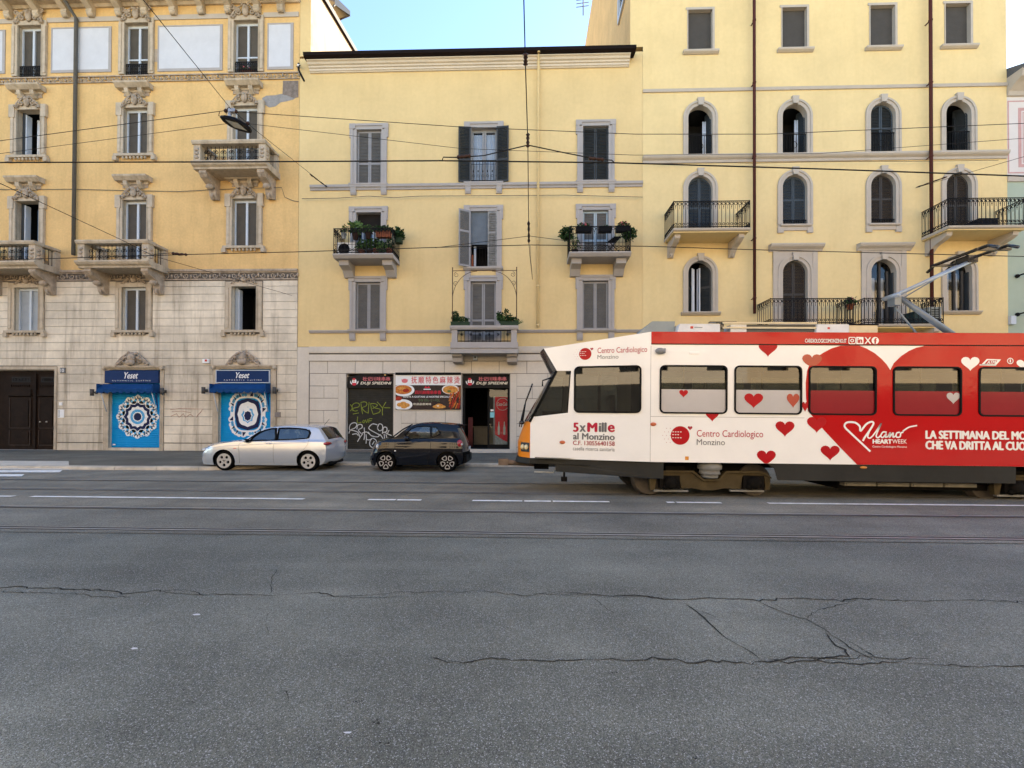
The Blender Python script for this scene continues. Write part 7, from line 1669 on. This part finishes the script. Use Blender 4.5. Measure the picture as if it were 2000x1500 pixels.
# ================================================================ PLANTS AND THINGS ON THE BALCONIES
def pot(name, label, c, r, h, m, leafm, lr, n, size, cat='plant pot', box=None, group=None, flower=None, up=None):
    t = thing(name, label, cat, c, group); k = MB(m)
    if box: k.box(c[0] - box / 2, c[0] + box / 2, c[1] - r, c[1] + r, c[2], c[2] + h); k.box(c[0] - box / 2 - .01, c[0] + box / 2 + .01, c[1] - r - .01, c[1] + r + .01, c[2] + h - .03, c[2] + h + .002)
    else: k.lathe([(0, 0), (r * .72, 0), (r, h * .95), (r * 1.08, h * .96), (r * 1.08, h), (r * .85, h), (0, h * .9)], c, 'z', 14)
    link('pot', k, t); lr = tuple(1.15 * q for q in lr); n = int(n * 1.4); k = MB(leafm); cz = c[2] + h + (up if up is not None else lr[2] * .8)
    k.leaves((c[0], c[1], cz), lr, n, size); k.cur(m_leafd); k.leaves((c[0], c[1], cz - lr[2] * .2), lr, n // 3, size)
    k.cur(m_leafd)
    for i in range(5): k.tube([(c[0] + random.uniform(-.03, .03), c[1], c[2] + h * .8), (c[0] + random.uniform(-.6, .6) * lr[0], c[1] + random.uniform(-.5, .5) * lr[1], cz + lr[2] * .4)], .006, 4)
    link('foliage', k, t)
    if flower: k = MB(flower); k.leaves((c[0], c[1] - .02, cz + lr[2] * .4), (lr[0] * .7, lr[1], lr[2] * .5), 26, .07); link('flowers', k, t)
    return t
yb = YF - .88; fl = zslab + .045
gR = 'pots on the left iron balcony'
def bx(u, y=yb): return X(u, 490, y)
pot('potted_plant', 'tall bright green plant in a pot hung inside the rail of the left iron balcony', (bx(692), yb + .12, zslab + .70), .13, .26, m_dpot, m_leafg, (.24, .18, .24), 130, .15)
pot('potted_plant', 'small wiry plant at the left end of the left iron balcony rail', (bx(669), yb + .12, zslab + .76), .1, .2, m_wfr, m_leaf, (.1, .1, .18), 36, .1)
pot('potted_plant', 'dark pot with grey green sprigs in the middle of the left iron balcony rail', (bx(717), yb + .12, zslab + .72), .13, .25, m_dpot, m_leaf, (.17, .12, .17), 70, .1)
pot('planter', 'long terracotta planter of trailing greens on the left iron balcony rail', (bx(748), yb + .1, zslab + .76), .11, .24, m_terra, m_leafd, (.32, .14, .12), 120, .11, 'planter', box=.58)
pot('planter', 'green planter hooked on the right side of the left iron balcony', (d1 + 1.42, yb + .45, zslab + .66), .13, .22, m_gpot, m_leafd, (.2, .26, .2), 130, .13, 'planter', box=.26)
pot('potted_plant', 'reddish terracotta pot with low greens beside the air conditioner', (bx(703), yb + .2, fl), .13, .26, m_terra, m_leaf, (.2, .14, .2), 70, .12)
pot('potted_plant', 'dark pot with pale grey leaves at the centre of the left balcony floor', (bx(718), yb + .2, fl), .13, .24, m_dpot, m_leaf, (.2, .14, .25), 80, .13)
pot('potted_plant', 'round terracotta pot with dark foliage on the left balcony floor', (bx(732), yb + .2, fl), .14, .28, m_terra, m_leafd, (.2, .15, .2), 70, .12)
pot('potted_plant', 'bright green bushy plant spilling over the left balcony floor edge', (bx(744), yb + .1, fl), .1, .12, m_gpot, m_leafg, (.22, .14, .2), 110, .12)
pot('potted_plant', 'terracotta pot at the right front corner of the left balcony', (bx(758), yb + .2, fl), .15, .28, m_terra, m_leafd, (.2, .14, .22), 60, .11)
t = thing('air_conditioner', 'white air conditioner with round dark fan on the left iron balcony', 'air conditioner', (bx(676), yb + .35, fl)); x = bx(674, yb + .3)
k = MB(m_acw); k.box(x - .36, x + .42, yb + .3, yb + .6, fl + .06, fl + .62); k.box(x - .3, x + .3, yb + .35, yb + .55, fl, fl + .06); link('case', k, t, bevel=.015); k = MB(m_trimb); k.lathe([(0, 0), (.23, 0), (.24, .012)], (x - .05, yb + .285, fl + .34), 'y', 26); [k.ring((x - .05, yb + .28, fl + .34), r_, .006, 'y', 22, 4) for r_ in (.08, .14, .2)]; link('fan_grille', k, t)
# right iron balcony
pot('planter', 'dark planter with pink flowers on the left of the right iron balcony rail', (X(1140, 470, yb), yb + .0, zslab + .86), .12, .2, m_trimb, m_leafd, (.24, .13, .08), 80, .08, 'planter', box=.62, flower=m_pink)
pot('planter', 'dark empty looking planter at the middle of the right iron balcony rail', (X(1182, 470, yb), yb + .0, zslab + .86), .12, .2, m_trimb, m_leafd, (.18, .1, .04), 30, .07, 'planter', box=.5)
pot('planter', 'dark planter with pink and green tufts on the right of the right iron balcony rail', (X(1217, 470, yb), yb + .0, zslab + .86), .12, .2, m_trimb, m_leafd, (.22, .13, .1), 80, .09, 'planter', box=.55, flower=m_pink)
pot('hanging_plant', 'bushy dark plant hanging off the left corner of the right iron balcony', (d3 - 1.28, yb + .1, zslab + .62), .12, .2, m_trimb, m_leafd, (.25, .2, .24), 200, .12, 'plant', up=.05)
pot('hanging_plant', 'dark trailing plant hanging off the right corner of the right iron balcony', (d3 + 1.22, yb + .1, zslab + .66), .12, .2, m_trimb, m_leafd, (.26, .2, .24), 170, .12, 'plant', up=.0)
pot('potted_plant', 'small pot of sparse twigs on the floor of the right iron balcony', (X(1124, 505, yb), yb + .25, fl), .14, .2, m_dpot, m_leaf, (.2, .14, .3), 50, .09)
t = thing('folding_chair', 'dark folded slatted chair leaning on the right iron balcony', 'chair', (X(1200, 500, yb), yb + .3, fl)); k = MB(m_trimb); x = X(1196, 500, yb + .3)
for i in range(6): k.box(x - .1 + i * .06 - .15, x - .1 + i * .06 + .2, yb + .28, yb + .31, fl + .50 + i * .045, fl + .535 + i * .045)
link('seat', k, t); k = MB(m_trimb)
for s in (-1, 1): k.tube([(x - .3, yb + .3 + s * .2, fl), (x + .35, yb + .3 + s * .2, fl + .8)], .014, 5); k.tube([(x + .3, yb + .3 + s * .2, fl), (x - .2, yb + .3 + s * .2, fl + .5)], .014, 5); link('leg', k, t); k = MB(m_trimb)
# stone balcony over the shop
ys = YF - .95 + .12; zt = zt1
pot('planter', 'green planter of low hedge on the left of the stone balcony rail', (X(899, 630, ys), ys, zt), .11, .17, m_gpot, m_leafd, (.36, .13, .1), 150, .08, 'planter', box=.75)
t = thing('topiary', 'small clipped dark shrub at the left corner of the stone balcony', 'shrub', (X(888, 625, ys), ys + .15, zt)); k = MB(m_leafd); k.leaves((X(888, 625, ys), ys + .15, zt + .36), (.15, .15, .3), 420, .07); link('foliage', k, t); k = MB(m_dpot); xx = X(888, 625, ys); k.tube([(xx, ys + .15, zt - .3), (xx, ys + .15, zt + .3)], .02, 5); link('stem', k, t)
pot('planter', 'dark green planter on the right of the stone balcony rail', (X(995, 630, ys), ys, zt), .12, .17, m_gpot, m_leafd, (.34, .13, .1), 120, .09, 'planter', box=.72)
t = thing('jade_plant', 'branching green shrub rising from the right of the stone balcony', 'shrub', (X(993, 625, ys), ys + .1, zt)); k = MB(m_leafd)
x0 = X(993, 625, ys); br = MB(M('stem_brown', (.12, .08, .04), .8, .2, 8))
for i in range(11):
    a = random.uniform(-.42, .42); h_ = random.uniform(.3, .72) * (1 - abs(a) * .5); q = (x0 + a, ys + random.uniform(-.1, .15), zt + h_); br.tube([(x0 + a * .3, ys + .05, zt + .1), (x0 + a * .7, ys + .05, zt + h_ * .6), q], .012, 4); k.cur(m_leafd if i % 3 else m_leaf); k.leaves(q, (.11, .1, .13), 46, .085); k.leaves((x0 + a * .7, ys + .05, zt + h_ * .6), (.09, .08, .1), 22, .08)
link('foliage', k, t); link('stem', br, t)
t = thing('spiky_plant', 'spiky thin leaved plant at the right corner of the stone balcony', 'plant', (X(1012, 632, ys), ys, zt)); k = MB(m_leaf); x0 = X(1010, 632, ys)
for i in range(26):
    a = random.uniform(-.5, 1.0); d = Vector((math.sin(a), random.uniform(-.4, .4), math.cos(a))); p = Vector((x0, ys, zt + .05)); L_ = random.uniform(.22, .4); n_ = d.cross(Vector((0, 1, 0))).normalized() * .012
    k.add([p - n_, p + n_, p + d * L_ * .6 + n_ * .7 + Vector((0, 0, -.01)), p + d * L_ + Vector((0, 0, -.06)), p + d * L_ * .6 - n_ * .7 + Vector((0, 0, -.01))], [(0, 1, 2, 3, 4)])
link('foliage', k, t)
# right building
t = thing('crate', 'dark plastic crate on the iron balcony at the right edge', 'crate', (X(1922, 436, YF - .9), YF - .8, zb3 + .15)); x = X(1924, 436, YF - .9); k = MB(M('crate_dark', (.02, .022, .03), .6, .2, 7)); k.box(x - .38, x + .3, YF - 1.05, YF - .55, zb3 + .15, zb3 + .42); k.box(x - .42, x + .34, YF - 1.09, YF - .51, zb3 + .42, zb3 + .47); [k.box(x - .34 + i * .12, x - .29 + i * .12, YF - 1.07, YF - 1.05, zb3 + .18, zb3 + .4) for i in range(6)]; link('body', k, t)
x = X(1825, 620, YF - .7); t = thing('air_conditioner', 'grey slatted air conditioner behind the low railing near the right pipe', 'air conditioner', (x, YF - .5, zb4 + .12)); k = MB(m_acg); k.box(x - .3, x + .18, YF - .8, YF - .3, zb4 + .16, zb4 + .85); link('case', k, t); k = MB(m_trimb); [k.box(x - .2, x + .1, YF - .81, YF - .8, zb4 + .24 + i * .07, zb4 + .27 + i * .07) for i in range(8)]; link('fan_grille', k, t)
x = X(1797, 625, YF - .7); t = thing('storage_box', 'dark teal storage box behind the low railing above the tram roof', 'box', (x, YF - .5, zb4 + .12)); k = MB(M('teal_box', (.03, .05, .05), .6, .1, 5)); k.box(x - .32, x + .25, YF - .8, YF - .35, zb4 + .14, zb4 + .62); k.box(x - .35, x + .28, YF - .83, YF - .32, zb4 + .62, zb4 + .66); link('body', k, t)
pot('potted_plant', 'terracotta pot with pink flowers at the right of the middle low balcony', (X(1662, 625, YF - .85), YF - .82, zb4 + .75), .13, .2, m_terra, m_leaf, (.2, .15, .14), 60, .1, flower=m_pink)
# roof weeds far up
t = thing('roof_antenna', 'thin rooftop antenna on the back edge of the tall yellow building', 'antenna', P3(1140, 12, YF + 13.5)); k = MB(m_pipe); a = Vector(P3(1139, 30, YF + 13.5)); k.tube([a, a + Vector((0, 0, 2))], .04, 5); [k.tube([a + Vector((-.5, 0, .6 + i * .25)), a + Vector((.4, 0, .7 + i * .25))], .025, 4) for i in range(4)]; link('mast', k, t)
# ================================================================ OVERHEAD WIRES AND STREET LAMP
m_wire = M('wire', (.02, .02, .02), .6, 0); m_ins = M('insulator', (.05, .03, .025), .4, .1, 8); m_cable = M('wall_cable', (.09, .08, .07), .8, .1, 5)
def wire(name, label, pts, r, cat='wire', m=None, ins=(), group=None):
    k = MB(m or m_wire); k.tube(pts, r, 5)
    if not ins: return tag(link(name, k), label, cat, group)
    t = thing(name, label, cat, pts[0], group); link('strand', k, t)
    if ins:
        for p, q in ins:
            k = MB(m_ins); p, q = Vector(p), Vector(q); k.tube([p, p.lerp(q, .1), p.lerp(q, .2), p.lerp(q, .35), p.lerp(q, .5), p.lerp(q, .65), p.lerp(q, .8), p.lerp(q, .9), q], .02, 7, rs=[.012, .035, .018, .03, .015, .03, .018, .035, .012]); link('insulator', k, t)
    return t
ya, yb_ = 7.0, YM
wire('contact_wire', 'upper thick contact wire over the nearer track, running across the whole street view', [P3(-400, 320, ya), P3(0, 317.5, ya), P3(500, 316, ya), P3(862, 314, ya), P3(1200, 318, ya), P3(1600, 330, ya), P3(2000, 344, ya), P3(2400, 360, ya)], .011)
wire('contact_wire', 'lower thin contact wire over the far track, touching the tram pantograph', [P3(-400, 520, yb_), P3(0, 508, yb_), P3(368, 497, yb_), P3(578, 492, yb_), P3(860, 483, yb_), P3(1035, 478.5, yb_), P3(1260, 481, yb_), P3(1480, 488, yb_), P3(1760, 495, yb_), P3(2000, 501, yb_), P3(2400, 515, yb_)], .009)
sp = [P3(1040, 546, YF - .02), P3(1035, 500, 11.6), P3(1033, 475, yb_), P3(1032, 400, 8.6), P3(1031, 285, ya), P3(1026, 120, 5.6), P3(1023, 0, 4.9)]
d_ = Vector(sp[-1]) - Vector(sp[-2]); far_ = (sp[-1][0] - .5, -10.9, 9.0); sp.append(far_)
def on(u, v, y): return P3(u, v, y)
wire('span_wire', 'vertical looking span wire crossing over both tracks to the pale yellow house', sp, .0075, ins=((on(1031, 260, ya - .05), on(1031, 288, ya)), (on(1032.5, 432, yb_ - .6), on(1033, 474, yb_)), (on(1026.5, 104, 5.5), on(1026.5, 128, 5.62))))
wire('pull_off', 'bridle on the left of the span wire holding the upper contact wire', [P3(864, 312, ya), P3(866, 307, ya), P3(890, 307.5, ya), P3(945, 304, ya), P3(1031, 283.5, ya)], .009, ins=((P3(920, 304.5, ya), P3(892, 307.5, ya)),), group='bridles of the span wire')
wire('pull_off', 'bridle on the right of the span wire holding the upper contact wire', [P3(1199, 317, ya), P3(1195, 313, ya), P3(1170, 311.5, ya), P3(1110, 300, ya), P3(1031, 283.5, ya)], .009, ins=((P3(1150, 309, ya), P3(1180, 312, ya)),), group='bridles of the span wire')
wire('bridle_wire', 'thin slack bridle under the span wire above the lower contact wire', [P3(850, 484, yb_), P3(1034, 461, yb_), P3(1120, 472, yb_), P3(1200, 481, yb_)], .006)
yl_ = 11.5; LX = P3(452, 214, yl_)
wire('lamp_wire', 'upper wire along the street carrying the hanging street lamp', [P3(-500, 341, yl_), P3(0, 275, yl_), P3(440, 216, yl_), P3(470, 219, yl_), P3(900, 248, yl_), P3(1240, 262, yl_), P3(1500, 262, yl_), P3(2000, 241, yl_), P3(2500, 210, yl_)], .008)
wire('lamp_wire', 'lower wire along the street feeding the hanging street lamp', [P3(-500, 370, yl_ + .1), P3(0, 300, yl_ + .1), P3(440, 242, yl_ + .1), P3(480, 241, yl_ + .1), P3(900, 290, yl_ + .1), P3(1240, 303, yl_ + .1), P3(1600, 300, yl_ + .1), P3(2000, 270, yl_ + .1), P3(2500, 230, yl_ + .1)], .006)
a = Vector(P3(280, 0, 7.2)); b = Vector(LX); far2 = b + (a - b) * ((b.y + 10.9) / (b.y - a.y))
wire('guy_wire', 'slanting guy wire from the top left past the street lamp to the pale house', [far2, a, b, P3(500, 255, 12.6), P3(640, 366, YF - .02)], .0075, ins=((P3(605, 340, 17.6), P3(640, 366, YF - .04)),))
a = Vector(P3(0, 358, 8.5)); b = Vector(P3(232, 466, 11.8)); far3 = a + (a - b) * 3.2
wire('guy_wire', 'slanting guy wire from the left edge down to the stone base of the ochre building', [far3, a, b, P3(300, 500, 13.2), P3(570, 577, YF - .06)], .0075)
wire('tie_wire', 'short tie wire with insulator right of the middle stone balcony', [P3(300, 497, yb_ + .05), P3(335, 494, yb_), P3(350, 499, yb_), P3(369, 497, yb_)], .008, ins=((P3(335, 494.5, yb_), P3(366, 497.5, yb_)),))
a = P3(2000, 306, 15); wire('guy_wire', 'slanting guy wire at the right edge above the balcony railing', [P3(2150, 258, 11), P3(2000, 306, 15), P3(1788, 367, YF - .03)], .0075, ins=((P3(1850, 345, 17.7), P3(1790, 366, YF - .05)),))
yw = YF - .05
wire('wall_cable', 'sagging cable clipped along the ochre wall under the third floor windows', [P3(u, v, YF - .15 if 430 < u < 520 else yw) for u, v in ((-60, 371), (0, 370), (140, 369.5), (240, 372), (350, 374), (420, 370))] + [P3(550, 366, yw - .1), P3(556, 385, yw), P3(572, 392, yw), P3(583, 394, yw)], .012, 'cable', m_cable)
wire('wall_cable', 'thin cable along the pale yellow house between its upper window rows', [P3(u, v, YF - .14) for u, v in ((590, 388), (660, 387), (720, 383), (770, 386), (820, 383), (1000, 382), (1100, 381), (1255, 385))], .012, 'cable', m_cable)
wire('wall_cable', 'cable under the ledge of the tall yellow building', [P3(u, v, YF - .21) for u, v in ((1260, 320), (1340, 319), (1430, 318), (1470, 319), (1600, 316), (1800, 315), (1950, 313))], .01, 'cable', m_cable)
wire('wall_cable', 'loose cable hanging from the span wire anchor', [P3(1036, 480, YF - .1), P3(1037, 510, YF - .06), P3(1040, 545, YF - .03)], .008, 'cable', m_cable)
# street lamp
t = thing('street_lamp', 'flat dark street lamp hung on wires before the top floor balcony', 'street lamp', LX)
k = MB(m_trimb); c = Vector(P3(461, 243, yl_)); ax = Vector((.86, -.1, -.30)).normalized(); ay = Vector((.18, 1, -.12)).normalized(); n_ = ax.cross(ay).normalized()
def LP(a, b, h): return c + ax * a + ay * b + n_ * h
oc = [(-.40, .0), (-.33, -.17), (-.15, -.24), (.15, -.24), (.33, -.17), (.42, 0), (.33, .17), (.15, .24), (-.15, .24), (-.33, .17)]
lo = [LP(a, b, -.02) for a, b in oc]; up_ = [LP(a * .98, b * .95, .04) for a, b in oc]; tp = [LP(a * .55, b * .6, .10) for a, b in oc]; m10 = len(oc)
k.add(lo + up_ + tp, [tuple(range(m10))] + [(i, (i + 1) % m10, m10 + (i + 1) % m10, m10 + i) for i in range(m10)] + [(m10 + i, m10 + (i + 1) % m10, 2 * m10 + (i + 1) % m10, 2 * m10 + i) for i in range(m10)] + [tuple(range(2 * m10, 3 * m10))[::-1]]); link('housing', k, t)
k = MB(M('lamp_glass', (.42, .42, .36), .15, .05, 9, spec=.8)); q = [LP(a, b, -.024) for a, b in ((-.2, -.14), (.2, -.14), (.24, .12), (-.16, .12))]; k.add(q, [(0, 1, 2, 3)]); link('diffuser', k, t)
k = MB(m_met); k.tube([LP(-.14, 0, .08), Vector(P3(449, 228, yl_)), Vector(P3(450, 216, yl_))], .045, 8); k.box(LX[0] - .06, LX[0] + .12, yl_ - .05, yl_ + .05, LX[2] - .08, LX[2] + .0); k.cur(m_ins); 
for u, v in ((441, 216), (447, 214), (455, 215), (461, 218), (484, 241)): k.ball(P3(u, v, yl_), .05, .05, .05, 7, 5, .15)
k.tube([P3(429, 218, yl_), P3(427, 226, yl_), P3(436, 228, yl_), P3(444, 227, yl_)], .008, 4); link('hanger', k, t)
